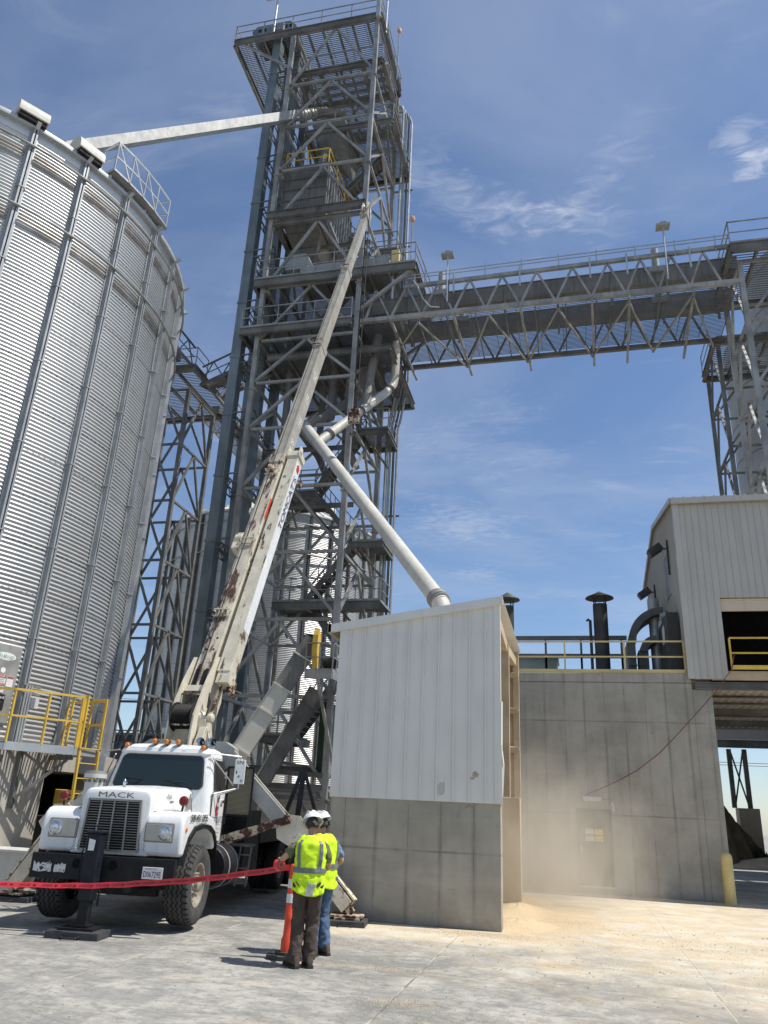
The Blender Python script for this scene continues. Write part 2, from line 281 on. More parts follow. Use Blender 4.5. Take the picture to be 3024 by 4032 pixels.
    def joint(c, pitch, off):
        d = n.m('ABSOLUTE', n.m('SUBTRACT', n.m('FRACT', n.m('ADD', n.m('DIVIDE', n.m('SUBTRACT', c, off), pitch), .5)), .5))
        return n.step(n.m('ADD', n.m('MULTIPLY', d, pitch), n.m('MULTIPLY', n.m('SUBTRACT', n.noise(11, 3), .5), .02)), .006, .018, 1, 0)
    j = n.m('MAXIMUM', joint(x, 3.52, -1.985), joint(y, 4.6, 10.82))
    col = n.mix(n.m('MULTIPLY', j, n.m('MULTIPLY', n.step(n.noise(1.1, 3), .35, .55, .25, .8), n.step(dust, 0, .9, 1, .25))), col, n.mix(n.step(n.noise(1.4, 4), .42, .6), (.14, .135, .12), (.56, .50, .38)))
    n.put(col, b.inputs['Base Color']); b.inputs['Roughness'].default_value = .9; b.inputs['Specular IOR Level'].default_value = .25
    h = n.m('ADD', n.m('ADD', n.noise(14, 8, rough=.7), n.m('MULTIPLY', j, -.8)), n.m('MULTIPLY', n.m('MULTIPLY', pt, gr), .5)); n.bump(h, .5, .015, b)
    return m
M['ground'] = ground_mat()
# ------------------------------------------------------------------ mesh helpers
ROOTS = {}
class MB:
    def __init__(s): s.v = []; s.f = []; s.sm = []; s.sharp = True
    def add(s, vs, fs, smooth=False):
        o = len(s.v); s.v += [V(p) for p in vs]; s.f += [tuple(o + i for i in q) for q in fs]; s.sm += [smooth] * len(fs)
    def box(s, x0, x1, y0, y1, z0, z1, mat=None):
        vs = [V((x, y, z)) for z in (z0, z1) for x, y in ((x0, y0), (x1, y0), (x1, y1), (x0, y1))]
        if mat: vs = [mat @ q for q in vs]
        s.add(vs, [(0, 3, 2, 1), (4, 5, 6, 7), (0, 1, 5, 4), (1, 2, 6, 5), (2, 3, 7, 6), (3, 0, 4, 7)]); return s
    def bar(s, p, q, w, h=None, up=(0, 0, 1), ext=0):
        h = h or w; p = V(p); q = V(q); d = (q - p)
        if d.length < 1e-6: return s
        d.normalize(); up = V(up); a = d.cross(up)
        if a.length < 1e-3: a = d.cross(V((0, 1, 0)))
        a.normalize(); b = a.cross(d).normalized(); p = p - d * ext; q = q + d * ext
        vs = [c + a * (i * w / 2) + b * (j * h / 2) for c in (p, q) for i, j in ((-1, -1), (1, -1), (1, 1), (-1, 1))]
        s.add(vs, [(0, 1, 2, 3), (7, 6, 5, 4), (0, 4, 5, 1), (1, 5, 6, 2), (2, 6, 7, 3), (3, 7, 4, 0)]); return s
    def tube(s, p, q, r, n=8, r2=None, caps=True):
        return s.path([p, q], [r, r if r2 is None else r2], n, caps)
    def path(s, pts, r, n=8, caps=True):
        pts = [V(p) for p in pts]; k = len(pts); rs = r if isinstance(r, (list, tuple)) else [r] * k
        o = len(s.v); prev = None
        for i, p in enumerate(pts):
            d = (pts[min(i + 1, k - 1)] - pts[max(i - 1, 0)])
            d = d.normalized() if d.length > 1e-9 else V((0, 0, 1))
            if prev is None: a = d.cross(V((0, 0, 1))); a = a if a.length > .05 else d.cross(V((0, 1, 0)))
            else: a = prev - d * prev.dot(d)
            a.normalize(); prev = a; b = d.cross(a)
            s.v += [p + a * (rs[i] * math.cos(t * math.tau / n)) + b * (rs[i] * math.sin(t * math.tau / n)) for t in range(n)]
        for i in range(k - 1):
            for t in range(n):
                u = (t + 1) % n; s.f.append((o + i * n + t, o + i * n + u, o + (i + 1) * n + u, o + (i + 1) * n + t)); s.sm.append(True)
        if caps:
            s.f.append(tuple(o + t for t in range(n))[::-1]); s.f.append(tuple(o + (k - 1) * n + t for t in range(n))); s.sm += [False, False]
        return s
    def lathe(s, prof, org, n=24, ax=(0, 0, 1), a0=0, a1=math.tau, caps=True):
        ax = V(ax).normalized(); e = ax.cross(V((0, 1, 0))); e = e if e.length > .05 else ax.cross(V((1, 0, 0))); e.normalize(); g = ax.cross(e); org = V(org)
        full = abs(a1 - a0 - math.tau) < 1e-6; cnt = n if full else n + 1; o = len(s.v)
        for r, h in prof:
            for i in range(cnt):
                t = a0 + (a1 - a0) * i / n; s.v.append(org + ax * h + e * (r * math.cos(t)) + g * (r * math.sin(t)))
        for j in range(len(prof) - 1):
            for i in range(n):
                u = (i + 1) % cnt if full else i + 1
                s.f.append((o + j * cnt + i, o + j * cnt + u, o + (j + 1) * cnt + u, o + (j + 1) * cnt + i)); s.sm.append(True)
        if caps and full:
            if prof[0][0] > 1e-4: s.f.append(tuple(o + i for i in range(cnt))[::-1]); s.sm.append(False)
            if prof[-1][0] > 1e-4: s.f.append(tuple(o + (len(prof) - 1) * cnt + i for i in range(cnt))); s.sm.append(False)
        return s
    def prism(s, poly, org, ex, ey, ez, h0, h1, smooth=False):
        org, ex, ey, ez = V(org), V(ex), V(ey), V(ez); n = len(poly)
        vs = [org + ex * a + ey * b + ez * h for h in (h0, h1) for a, b in poly]
        s.add(vs, [tuple(range(n))[::-1], tuple(range(n, 2 * n))]); o = len(s.v) - 2 * n
        for i in range(n): j = (i + 1) % n; s.f.append((o + i, o + j, o + n + j, o + n + i)); s.sm.append(smooth)
        return s
    def grid(s, fn, nu, nv, smooth=True, wrap=False):
        o = len(s.v); cnt = nu if wrap else nu + 1
        for j in range(nv + 1):
            for i in range(cnt): s.v.append(V(fn(i / nu, j / nv)))
        for j in range(nv):
            for i in range(nu):
                u = (i + 1) % cnt if wrap else i + 1
                s.f.append((o + j * cnt + i, o + j * cnt + u, o + (j + 1) * cnt + u, o + (j + 1) * cnt + i)); s.sm.append(smooth)
        return s
    def ibeam(s, p, q, w, h, t=0.02):
        p = V(p); q = V(q); z = V((0, 0, h / 2 - t / 2))
        s.bar(p + z, q + z, w, t); s.bar(p - z, q - z, w, t); s.bar(p, q, t, h - 2 * t); return s
    def text(s, st, org, ex, ey, h, align=0.5, lift=0.0, fat=1.0, width=None):
        vs, fs, w, hh = TXT[st]; ex = V(ex).normalized(); ey = V(ey).normalized(); nrm = ex.cross(ey); k = h / hh
        kx = k * fat if width is None else width / w
        s.add([V(org) + ex * ((x - w * align) * kx) + ey * (y * k) + nrm * lift for x, y in vs], fs); return s
    def build(s, name, mat, parent=None, local=False, bevel=0, seg=2, xf=None):
        me = bpy.data.meshes.new(name)
        if xf is not None: s.v = [xf @ p for p in s.v]
        o = bpy.data.objects.new(name, me); COL.objects.link(o)
        if parent is not None:
            o.parent = parent
            rt = parent
            while rt.parent: rt = rt.parent
            ROOTS[o.name] = rt
            if not local:
                inv = (Matrix.Translation(rt.location) @ rt.rotation_euler.to_matrix().to_4x4()).inverted()
                s.v = [inv @ p for p in s.v]
        elif s.v:
            xs = [p.x for p in s.v]; ys = [p.y for p in s.v]; c = V(((min(xs) + max(xs)) / 2, (min(ys) + max(ys)) / 2, min(p.z for p in s.v)))
            s.v = [p - c for p in s.v]; o.location = c
        me.from_pydata([tuple(p) for p in s.v], [], s.f); me.update()
        me.polygons.foreach_set('use_smooth', s.sm); me.materials.append(mat)
        if any(s.sm): me.set_sharp_from_angle(angle=R(38))
        if bevel:
            b = o.modifiers.new('bevel', 'BEVEL'); b.width = bevel; b.segments = seg; b.limit_method = 'ANGLE'; b.angle_limit = R(40); b.harden_normals = False
        return o
def tag(o, label, cat, group=None, kind=None):
    if label: o['label'] = label
    if cat: o['category'] = cat
    if group: o['group'] = group
    if kind: o['kind'] = kind
    return o
def thing(name, loc, label, cat, group=None, rot=0):
    o = bpy.data.objects.new(name, None); COL.objects.link(o); o.location = loc; o.rotation_euler = (0, 0, rot); o.empty_display_size = .3
    return tag(o, label, cat, group)
TXT = {}
def make_text(strings):
    objs = []
    for st in strings:
        c = bpy.data.curves.new('t', 'FONT'); c.body = st; c.resolution_u = 2; o = bpy.data.objects.new('t', c); COL.objects.link(o); objs.append((st, o, c))
    dg = bpy.context.evaluated_depsgraph_get(); dg.update()
    for st, o, c in objs:
        me = bpy.data.meshes.new_from_object(o.evaluated_get(dg)); vs = [(v.co.x, v.co.y) for v in me.vertices]; fs = [tuple(p.vertices) for p in me.polygons]
        x0 = min(v[0] for v in vs); y0 = min(v[1] for v in vs); x1 = max(v[0] for v in vs); y1 = max(v[1] for v in vs)
        TXT[st] = ([(a - x0, b - y0) for a, b in vs], fs, x1 - x0, y1 - y0)
        bpy.data.objects.remove(o); bpy.data.curves.remove(c); bpy.data.meshes.remove(me)
make_text(['MACK', 'Mack', '509-431-2955', "TOMCAT'S", 'WELDING & FABRICATION', 'TOMCATWELDING.COM', 'USDOT 3954864', 'GVW 41,000', 'WASHINGTON', 'D06729E', 'DANGER', 'SERIES', '900', 'SN', '1', '4', '0', '142', '154', '166', '178', 'Sukup', 'PELIGRO', 'Confined', 'Space', '#2', 'REGENCY', 'CAUTION', 'CONFINED SPACE', 'ENTRY PERMIT', 'KEEP OUT', 'PRECAUCION', 'NATIONAL'])
POSTS = set()
def railing(mb, pts, h=1.07, r=.022, sp=1.6, mid=1, toe=.1, n=5):
    pts = [V(p) for p in pts]
    for a, b in zip(pts, pts[1:]):
        L = (b - a).length; k = max(1, round(L / sp))
        for i in range(k + 1):
            p = a.lerp(b, i / k); ky = (round(p.x, 1), round(p.y, 1), round(p.z, 1))
            if ky in POSTS: continue
            POSTS.add(ky); mb.bar(p, p + V((0, 0, h - r)), r * 1.9)
        mb.bar(a + V((0, 0, h)), b + V((0, 0, h)), r * 2, ext=r)
        for j in range(mid):
            z = h * (j + 1) / (mid + 1); mb.bar(a + V((0, 0, z)), b + V((0, 0, z)), r * 1.7)
        if toe: mb.bar(a + V((0, 0, toe / 2)), b + V((0, 0, toe / 2)), .008, toe)
    return mb
def grating(mb, x0, x1, y0, y1, z, sp=.14, w=.03, along='x'):
    if along == 'x':
        n = max(1, int((y1 - y0) / sp))
        for i in range(n + 1): y = y0 + (y1 - y0) * i / n; mb.box(x0, x1, y - w / 2, y + w / 2, z - .03, z)
        n = max(1, int((x1 - x0) / 1.0))
        for i in range(n + 1): x = x0 + (x1 - x0) * i / n; mb.box(x - .012, x + .012, y0, y1, z - .034, z - .004)
    else:
        n = max(1, int((x1 - x0) / sp))
        for i in range(n + 1): x = x0 + (x1 - x0) * i / n; mb.box(x - w / 2, x + w / 2, y0, y1, z - .03, z)
        n = max(1, int((y1 - y0) / 1.0))
        for i in range(n + 1): y = y0 + (y1 - y0) * i / n; mb.box(x0, x1, y - .012, y + .012, z - .034, z - .004)
    return mb
def rot_to(org, yaw): return Matrix.Translation(V(org)) @ Matrix.Rotation(yaw, 4, 'Z')
# ================================================================== SETTING
g = MB(); g.add([(-160, -60, 0), (160, -60, 0), (160, 260, 0), (-160, 260, 0)], [(0, 1, 2, 3)])
tag(g.build('ground', M['ground']), None, None, kind='structure')
mb = MB(); rnd = random.Random(3)
for i in range(2600):
    u = rnd.random(); y = 4.5 + 13 * u ** 1.2; x = rnd.uniform(-6, 6.5) if rnd.random() < .7 else rnd.gauss(0.5, 2.2)
    if -4.7 < x < -1.2 and y > 14.9: continue
    s = rnd.choice((.006, .008, .011, .018 if rnd.random() < .3 else .009)); a = rnd.random() * 6.28
    c, q = math.cos(a) * s, math.sin(a) * s
    mb.add([(x + c, y + q, 0), (x - q, y + c, 0), (x - c * 1.3, y - q, 0), (x + q, y - c, 0), (x, y, s * .9)], [(0, 1, 4), (1, 2, 4), (2, 3, 4), (3, 0, 4)])
o = mb.build('gravel_crumbs', gmat('grey_crumbs', (.30, .28, .24), .5, 60, .9)); tag(o, 'loose grit and small stones strewn over the concrete yard', 'gravel', kind='stuff')
mb = MB()
def chips(cx, cy, sx, sy, n, rot=0):
    for i in range(n):
        a, b = rnd.gauss(0, sx), rnd.gauss(0, sy); x = cx + a * math.cos(rot) - b * math.sin(rot); y = cy + a * math.sin(rot) + b * math.cos(rot)
        if (-4.7 < x < -1.22 and y > 15.02): continue
        s = rnd.uniform(.004, .008); t = rnd.random() * 6.28; c, q = math.cos(t) * s, math.sin(t) * s
        mb.add([(x + c, y + q, 0), (x - q, y + c, 0), (x - c, y - q, 0), (x + q, y - c, 0), (x, y, s)], [(0, 1, 4), (1, 2, 4), (2, 3, 4), (3, 0, 4)])
chips(-1.7, 14.6, .55, .18, 2200, .05); chips(-3.2, 12.6, .8, .16, 1100, .12); chips(.2, 12.6, .5, .25, 500); chips(2.6, 12.6, 1.1, .8, 1200); chips(-.6, 8.4, .8, .3, 1500); chips(-1.9, 9.2, .3, .12, 500)
chips(2.4, 15.2, 1.0, .5, 1500, -.2); chips(-.2, 16.8, .5, .7, 1500); chips(2.3, 9.4, .5, .35, 1500); chips(3.3, 11.2, .5, .25, 1200); chips(-2.6, 10.9, .5, .08, 600, .1); chips(3.9, 23.3, .5, .3, 800)
o = mb.build('spilled_corn', M['grain']); tag(o, 'thin scatter of yellow ground corn swept over the yard', 'spilled grain', kind='stuff')
mb = MB()
def mound(cx, cy, rx_, ry_, h):
    def fn(u, v):
        a = u * math.tau; k = v; rr = 1 + .10 * math.sin(2 * a + cx * 5) + .05 * math.sin(5 * a)
        return (cx + rx_ * rr * k * math.cos(a), cy + ry_ * rr * k * math.sin(a), h * (.5 + .5 * math.cos(math.pi * min(1, k))) ** .8 * (1 + .06 * math.sin(5 * a + k * 7)) - .004)
    mb.grid(fn, 40, 14, True, True)
mound(-1.15, 16.1, .75, 1.0, .13); mound(-1.3, 18.3, .8, 1.7, .17); mound(-1.2, 20.6, .6, .8, .12)
o = mb.build('corn_mound', M['grain']); tag(o, 'low heap of pale yellow corn meal at the open side of the white shed', 'grain heap', kind='stuff')
# ------------------------------------------------------------------ white shed
X0, X1, Y0, Y1 = -4.57, -1.34, 15.1, 20.35
sh = thing('load_out_shed', (-3, 17.6, 0), 'open sided white ribbed steel shed on a grey concrete base, right of the two workers', 'shed')
mb = MB(); mb.box(X0, X1, Y0, Y0 + .3, 0, 2.16); mb.build('front_concrete_wall', M['conc_shed'], sh, bevel=.012)
mb = MB(); mb.box(X0, X0 + .3, Y0 + .3, Y1 - .3, 0, 2.16); mb.build('side_concrete_wall', M['conc_plain'], sh)
mb = MB(); mb.box(X0, X1 + .02, Y1 - .3, Y1 + .15, 0, 2.3); mb.build('rear_concrete_wall', M['conc_dusty'], sh, bevel=.012)
def roofz(x): return 5.36 + (x - X0) / (X1 - X0) * .5
def ribbed(mb, x0, x1, y, zlo, zhi_fn, out=-1, pitch=.3048, start=.1, rh=.03, rw=.05, zhi_const=None, ribtop=.022):
    # flat sheet with trapezoid ribs, facing -Y when out=-1
    xs = [(x0, 0)]; x = x0 + start
    while x < x1 - rw:
        xs += [(x - rw / 2, 0), (x - ribtop / 2, rh), (x + ribtop / 2, rh), (x + rw / 2, 0)]; x += pitch
    xs.append((x1, 0))
    vs = []; fs = []
    for x, d in xs: vs += [(x, y + out * d, zlo), (x, y + out * d, zhi_fn(x))]
    for i in range(len(xs) - 1): fs.append((2 * i, 2 * i + 2, 2 * i + 3, 2 * i + 1))
    mb.add(vs, fs)
mb = MB(); ribbed(mb, X0 - .02, X1 - .04, Y0 - .03, 2.07, lambda x: roofz(x) - .02, rh=.036, start=.235)
mb.box(X0 - .02, X1 - .04, Y0 - .027, Y0 + .02, 2.08, 5.36)
for zr in (2.5, 3.55, 4.4, 5.2):                                     # screw heads
    x = X0 + .1
    while x < X1 - .1:
        z = min(zr, roofz(x) - .1); mb.tube((x, Y0 - .03, z), (x, Y0 - .042, z), .011, 6); x += .1524
front = mb.build('front_cladding', M['panel'], sh)
mb = MB(); mb.box(X1 - .1, X1 + .02, Y0 - .055, Y0 + .1, 2.07, 5.84)
mb.box(X1 - .05, X1 + .035, Y0 - .06, Y0 - .03, 2.07, 3.1); mb.build('corner_trim', M['panel'], sh)
mb = MB(); ribbed(mb, Y0, Y1, 0, 2.07, lambda x: 5.36, rh=.036, start=.2)
mb.v = [V((X0 - .03 + p.y, p.x, p.z)) for p in mb.v]; mb.build('side_cladding', M['panel'], sh)
mb = MB(); ribbed(mb, X0 + .05, X1 - .12, 0, 2.3, lambda x: roofz(x) - .05, rh=.02, start=.2); mb.v = [V((p.x, Y1 - .05 + p.y, p.z)) for p in mb.v]
mb.box(X0 + .05, X1 + .02, Y1 - .02, Y1 + .02, 2.3, 5.35); mb.box(X1 - .12, X1 + .03, Y1 - .12, Y1 + .05, 2.3, 6.0); mb.build('rear_lining', M['tan_dust'], sh)
for z in (3.44, 4.38, 5.27):
    mb = MB(); mb.box(X0 + .05, X1 + .03, Y1 - .3, Y1 - .08, z - .03, z + .03); mb.box(X0 + .05, X1 + .03, Y1 - .3, Y1 - .27, z - .1, z - .03)
    def fn(u, v, z=z): return (X0 + .1 + u * (X1 - X0 - .1), Y1 - .3 + v * .2, z + .032 + .05 * math.sin(v * 3.14) * (.6 + .4 * math.sin(u * 17)))
    mb.grid(fn, 30, 4); mb.build('girt', M['tan_dust'], sh)
mb = MB(); mb.bar((X1 - .1, 17.35, 2.25), (X1 - .1, 17.5, 5.5), .16, .2, up=(1, 0, 0)); mb.build('post', M['tan_dust'], sh)
mb = MB(); mb.bar((X1 - .1, Y0 + .05, 5.62), (X1 - .1, 17.6, 5.42), .14, .22); mb.bar((X1 - .1, 17.55, 5.42), (X1 - .1, Y1, 5.62), .14, .2); mb.build('header_beam', M['tan_dust'], sh)
mb = MB()                                                            # corrugated roof sheet rising to the right
def rf(u, v):
    x = X0 - .25 + u * (X1 - X0 + .33); y = Y0 - .1 + v * (Y1 - Y0 + .2); return (x, y, roofz(x) + .03 + .022 * (1 if (int(v * 90) % 3) == 0 else 0))
mb.grid(rf, 2, 90, False)
mb.grid(lambda u, v: tuple(V(rf(u, v)) - V((0, 0, .02))), 2, 90, False); mb.build('roof', M['panel'], sh)
mb = MB(); mb.add([(X0 - .26, Y0 - .12, roofz(X0 - .26) - .09), (X1 + .08, Y0 - .12, roofz(X1 + .08) - .09), (X1 + .08, Y0 - .12, roofz(X1 + .08) + .075), (X0 - .26, Y0 - .12, roofz(X0 - .26) + .075),
    (X0 - .26, Y0 - .03, roofz(X0 - .26) - .09), (X1 + .08, Y0 - .03, roofz(X1 + .08) - .09), (X1 + .08, Y0 - .03, roofz(X1 + .08) + .08), (X0 - .26, Y0 - .03, roofz(X0 - .26) + .08)],
    [(0, 1, 2, 3), (4, 7, 6, 5), (0, 4, 5, 1), (3, 2, 6, 7), (0, 3, 7, 4), (1, 5, 6, 2)]); mb.build('rake_trim', M['panel'], sh)
mb = MB(); mb.box(X0 - .27, X0 - .2, Y0 - .12, Y1 + .1, 5.22, 5.4); mb.build('eave_trim', M['tan_dust'], sh)
rq = random.Random(12)
def scrape(cx_, cz_, w, h, mt, nm, k=14):
    mb = MB(); pts = [(cx_ + w * (.7 + .5 * rq.random()) * math.cos(i * math.tau / k), Y0 - .0335, cz_ + h * (.55 + .6 * rq.random()) * math.sin(i * math.tau / k)) for i in range(k)]; mb.add(pts, [tuple(range(k))]); mb.build(nm, mt, front)
tanm = gmat('tan_scrape', (.40, .34, .25), .2, 20, .9)
scrape(-1.80, 2.56, .07, .06, tanm, 'scrape_mark'); scrape(-1.86, 2.50, .05, .03, tanm, 'scrape_mark'); scrape(-1.76, 2.48, .03, .05, gmat('white_scrape', (.72, .7, .66), .1), 'scrape_mark')
scrape(-2.44, 2.3, .09, .14, gmat('dirty_smear', (.52, .50, .45), .1), 'dirt_smear')
mb = MB()
for z0_, z1_, a, b in ((2.2, 2.75, .02, .05), (2.75, 3.0, .05, .02), (3.0, 3.9, .02, .03)): mb.bar((X1 + a, Y0 - .04, z0_), (X1 + b, Y0 - .02, z1_), .03, .05)
mb.build('bent_flashing', M['panel'], sh)
# ------------------------------------------------------------------ tall concrete wall on the right
wl = thing('bunker_wall', (1.0, 24.4, 0), 'tall grey concrete wall with dark form lines and a metal door, behind the dust', 'wall')
mb = MB(); mb.box(-4.6, 3.42, 24.2, 34.4, 0, 5.74); mb.box(-4.6, 3.42, 24.2, 34.4, 5.745, 6.02); mb.box(3.42, 3.95, 24.2, 25.6, 0, 5.56); mb.box(3.43, 3.97, 24.35, 25.6, 5.56, 6.05); mb.build('concrete_wall', M['conc_wall'], wl, bevel=.015)
mb = MB(); mb.box(3.6, 3.98, 25.6, 34.4, 0, 5.5); mb.build('side_wall', M['conc_plain'], wl)
dr = MB(); dr.box(.06, .88, 24.12, 24.16, .2, 2.1); door = dr.build('door', M['door_grey'], wl, bevel=.004)
mb = MB(); mb.box(.0, .06, 24.11, 24.22, .17, 2.17); mb.box(.88, .94, 24.11, 24.22, .17, 2.17); mb.box(.06, .88, 24.11, 24.22, 2.1, 2.17); mb.build('door_frame', M['door_grey'], wl)
mb = MB(); mb.box(.0, .94, 24.09, 24.2, .15, .2); mb.build('door_sill', M['galv_lt'], wl)
mb = MB(); mb.box(.07, .12, 24.07, 24.12, 1.0, 1.22); mb.tube((.095, 24.07, 1.1), (.19, 24.06, 1.1), .012); mb.build('door_handle', M['galv_lt'], door)
def safety_sign(par, x0, x1, z0, z1, y, head, hm, bm, txt=True):
    mb = MB(); mb.box(x0, x1, y - .006, y, z0, z1); s = mb.build('warning_sign', M[bm], par)
    h = z1 - z0; mb = MB(); mb.box(x0 + .006, x1 - .006, y - .012, y - .006, z1 - h * .26, z1 - .006); mb.build('header', M[hm], s)
    mb = MB(); mb.text(head, (x0 + (x1 - x0) / 2, y - .015, z1 - h * .2), (1, 0, 0), (0, 0, 1), h * .13, width=(x1 - x0) * .75)
    mb.build('lettering', M['letter_white' if hm == 'sign_red' else 'letter_black'], s)
    mb = MB(); mb.text('CONFINED SPACE', ((x0 + x1) / 2, y - .009, z0 + h * .5), (1, 0, 0), (0, 0, 1), h * .09, width=(x1 - x0) * .8)
    mb.text('KEEP OUT', ((x0 + x1) / 2, y - .009, z0 + h * .3), (1, 0, 0), (0, 0, 1), h * .1, width=(x1 - x0) * .6); mb.text('ENTRY PERMIT', ((x0 + x1) / 2, y - .009, z0 + h * .1), (1, 0, 0), (0, 0, 1), h * .08, width=(x1 - x0) * .7)
    mb.build('small_print', M['letter_black'], s); return s
safety_sign(door, .22, .44, 1.51, 1.66, 24.12, 'DANGER', 'sign_red', 'sign_white'); safety_sign(door, .22, .44, 1.33, 1.49, 24.12, 'PELIGRO', 'sign_red', 'sign_white')
safety_sign(door, .46, .69, 1.50, 1.645, 24.12, 'CAUTION', 'sign_yellow', 'sign_yellow'); safety_sign(door, .46, .69, 1.33, 1.48, 24.12, 'PRECAUCION', 'sign_yellow', 'sign_yellow')
lt = MB(); lt.box(.18, .7, 24.0, 24.2, 2.44, 2.5); lt.box(.2, .68, 24.02, 24.2, 2.38, 2.44); lt = lt.build('door_lamp', M['white_enamel']); tag(lt, 'slim white light fitting above the grey door in the tall concrete wall', 'wall lamp')
cb_ = thing('wall_camera', (1.0, 24.2, 2.2), 'small white security camera on conduit right of the door lamp', 'camera')
mb = MB(); mb.tube((.98, 24.1, 2.38), (1.02, 24.1, 2.14), .03); mb.build('housing', M['white_enamel'], cb_)
mb = MB(); mb.path([(.7, 24.17, 2.42), (.98, 24.17, 2.42), (.98, 24.12, 2.38)], .012, 6); mb.build('conduit', M['galv_lt'], cb_)
# yellow railing along the wall top
def yrail(name, label, x0, x1, y, z0, z1, posts, mat, rnd_=False):
    t = thing(name, ((x0 + x1) / 2, y, z0), label, 'railing')
    for zz in (z1, (z0 + z1) / 2 + .02):
        mb = MB(); mb.bar((x0, y, zz), (x1, y, zz), .045); mb.build('rail', mat, t)
    for p in posts:
        mb = MB(); mb.bar((p, y, z0), (p, y, z1 - .023), .05); mb.build('post', mat, t)
    mb = MB(); mb.box(x0, x1, y - .055, y - .035, z0, z0 + .12); mb.build('toe_board', mat, t); return t
yrail('guard_railing', 'faded yellow guard railing along the top of the tall concrete wall', -4.5, 3.3, 24.3, 6.02, 6.99, (-4.5, -3.2, -1.9, -.16, 1.6, 3.3), M['yellow_pale'])
yrail('guard_railing', 'bright yellow guard railing across the dark doorway of the steel building', 4.53, 9.0, 23.98, 6.1, 7.02, (4.53, 6.4, 8.2), M['yellow'])
# red hose hanging across the wall
pts = [(4.62, 23.9, 6.55), (4.5, 23.9, 6.1), (4.0, 24.02, 5.45), (3.48, 24.08, 4.89), (2.9, 24.08, 4.28), (2.35, 24.08, 3.73), (1.7, 24.08, 3.24), (1.09, 24.1, 2.91), (.6, 24.12, 2.68), (.28, 24.14, 2.55)]
mb = MB(); mb.path(pts, .013, 6); tag(mb.build('air_hose', M['hose_red']), 'thin red hose slung diagonally across the tall concrete wall', 'hose')
# bollard
mb = MB(); mb.lathe([(.145, 0), (.145, 1.12), (.135, 1.17), (.10, 1.215), (.05, 1.24), (.0, 1.245)], (3.8, 23.78, 0), 28)
tag(mb.build('bollard', M['yellow_pale']), 'round topped faded yellow bollard at the right corner of the concrete wall', 'bollard')
# stacks with rain caps
def stack(x, y, z0, z1, r, label):
    t = thing('vent_stack', (x, y, z0), label, 'vent stack', 'dark vent stacks behind the concrete wall')
    mb = MB(); mb.lathe([(r, 0), (r, z1 - z0)], (x, y, z0), 24); mb.build('pipe', M['stack'], t)
    mb = MB(); mb.lathe([(r * 2.0, .0), (r * 1.9, .03), (r * .9, .14), (.04, .24), (0, .25)], (x, y, z1 + .22), 28); mb.lathe([(r * 2.0, 0), (.01, .12)], (x, y, z1 + .21), 28); mb.build('rain_cap', M['stack'], t)
    for k in range(4):
        a = k * math.pi / 2 + .6; mb = MB(); mb.bar((x + r * math.cos(a), y + r * math.sin(a), z1 - .15), (x + r * 1.05 * math.cos(a), y + r * 1.05 * math.sin(a), z1 + .3), .03); mb.build('cap_strut', M['stack'], t)
stack(1.07, 27, 5.9, 8.85, .24, 'dark pipe stack with a conical cap standing alone against the sky')
stack(-1.92, 24.75, 6.0, 8.24, .2, 'dark capped pipe stack just behind the peak of the white shed')
t = thing('conduit_riser', (.75, 27, 6.0), 'thin dark conduit riser beside the lone dark vent stack', 'conduit')
mb = MB(); mb.tube((.72, 27, 6.0), (.72, 27, 8.3), .05); mb.build('pipe', M['stack'], t)
mb = MB(); mb.path([(.72, 27, 8.25), (.66, 26.95, 8.32), (.6, 26.93, 8.26)], .04); mb.build('hood', M['stack'], t)
# roof top pipe runs and green tank
for z, lb in ((8.35, 'upper grey duct run behind the yellow wall railing'), (7.66, 'lower grey duct run behind the yellow wall railing')):
    t = thing('duct_run', (0, 30, z), lb, 'duct'); mb = MB(); mb.box(-2.6, 2.1, 30, 30.2, z - .07, z + .07); mb.build('channel', M['galv_dark'], t)
    for x in (-.9, .42, 1.9): mb = MB(); mb.box(x - .04, x + .04, 30.05, 30.15, 6.02, z - .07); mb.build('support', M['galv_dark'], t)
mb = MB(); mb.box(-2.1, -.49, 30.6, 32, 6.02, 7.62); mb.box(-2.15, -.44, 30.55, 32.05, 7.62, 7.68); tag(mb.build('equipment_box', gmat('pale_green_tank', (.33, .40, .40), .1)), 'pale blue green box on the roof behind the yellow wall railing', 'box')
# curved dust collector duct
dd = thing('dust_collector', (2.3, 28.4, 6), 'curved grey double duct elbow on the roof beside the steel building', 'duct')
def elbow(r0, r1, cx, cz, a0, a1, y0, y1, n=14):
    mb = MB()
    def ring(a): return [(cx + r * math.cos(a), y, cz + r * math.sin(a)) for r, y in ((r0, y0), (r1, y0), (r1, y1), (r0, y1))]
    vs = []
    for i in range(n + 1): vs += ring(a0 + (a1 - a0) * i / n)
    fs = [(4 * i + j, 4 * i + (j + 1) % 4, 4 * i + 4 + (j + 1) % 4, 4 * i + 4 + j) for i in range(n) for j in range(4)] + [(0, 1, 2, 3), (4 * n + 3, 4 * n + 2, 4 * n + 1, 4 * n)]
    mb.add(vs, fs); return mb
elbow(.95, 1.2, 3.2, 7.7, math.pi * .5, math.pi, 27.6, 28.8).build('upper_elbow', M['galv_dark'], dd)
elbow(.3, .55, 2.9, 7.35, math.pi * .5, math.pi, 27.6, 28.6).build('lower_elbow', M['galv_dark'], dd)
mb = MB(); mb.box(1.93, 2.2, 27.6, 28.8, 6.02, 7.7); mb.box(2.3, 2.62, 27.7, 28.5, 6.02, 7.4); mb.build('riser', M['galv_dark'], dd)
for z in (6.35, 6.6, 6.85, 7.1): mb = MB(); mb.box(1.98, 2.5, 27.52, 27.58, z, z + .03); mb.build('rung', M['galv_dark'], dd)
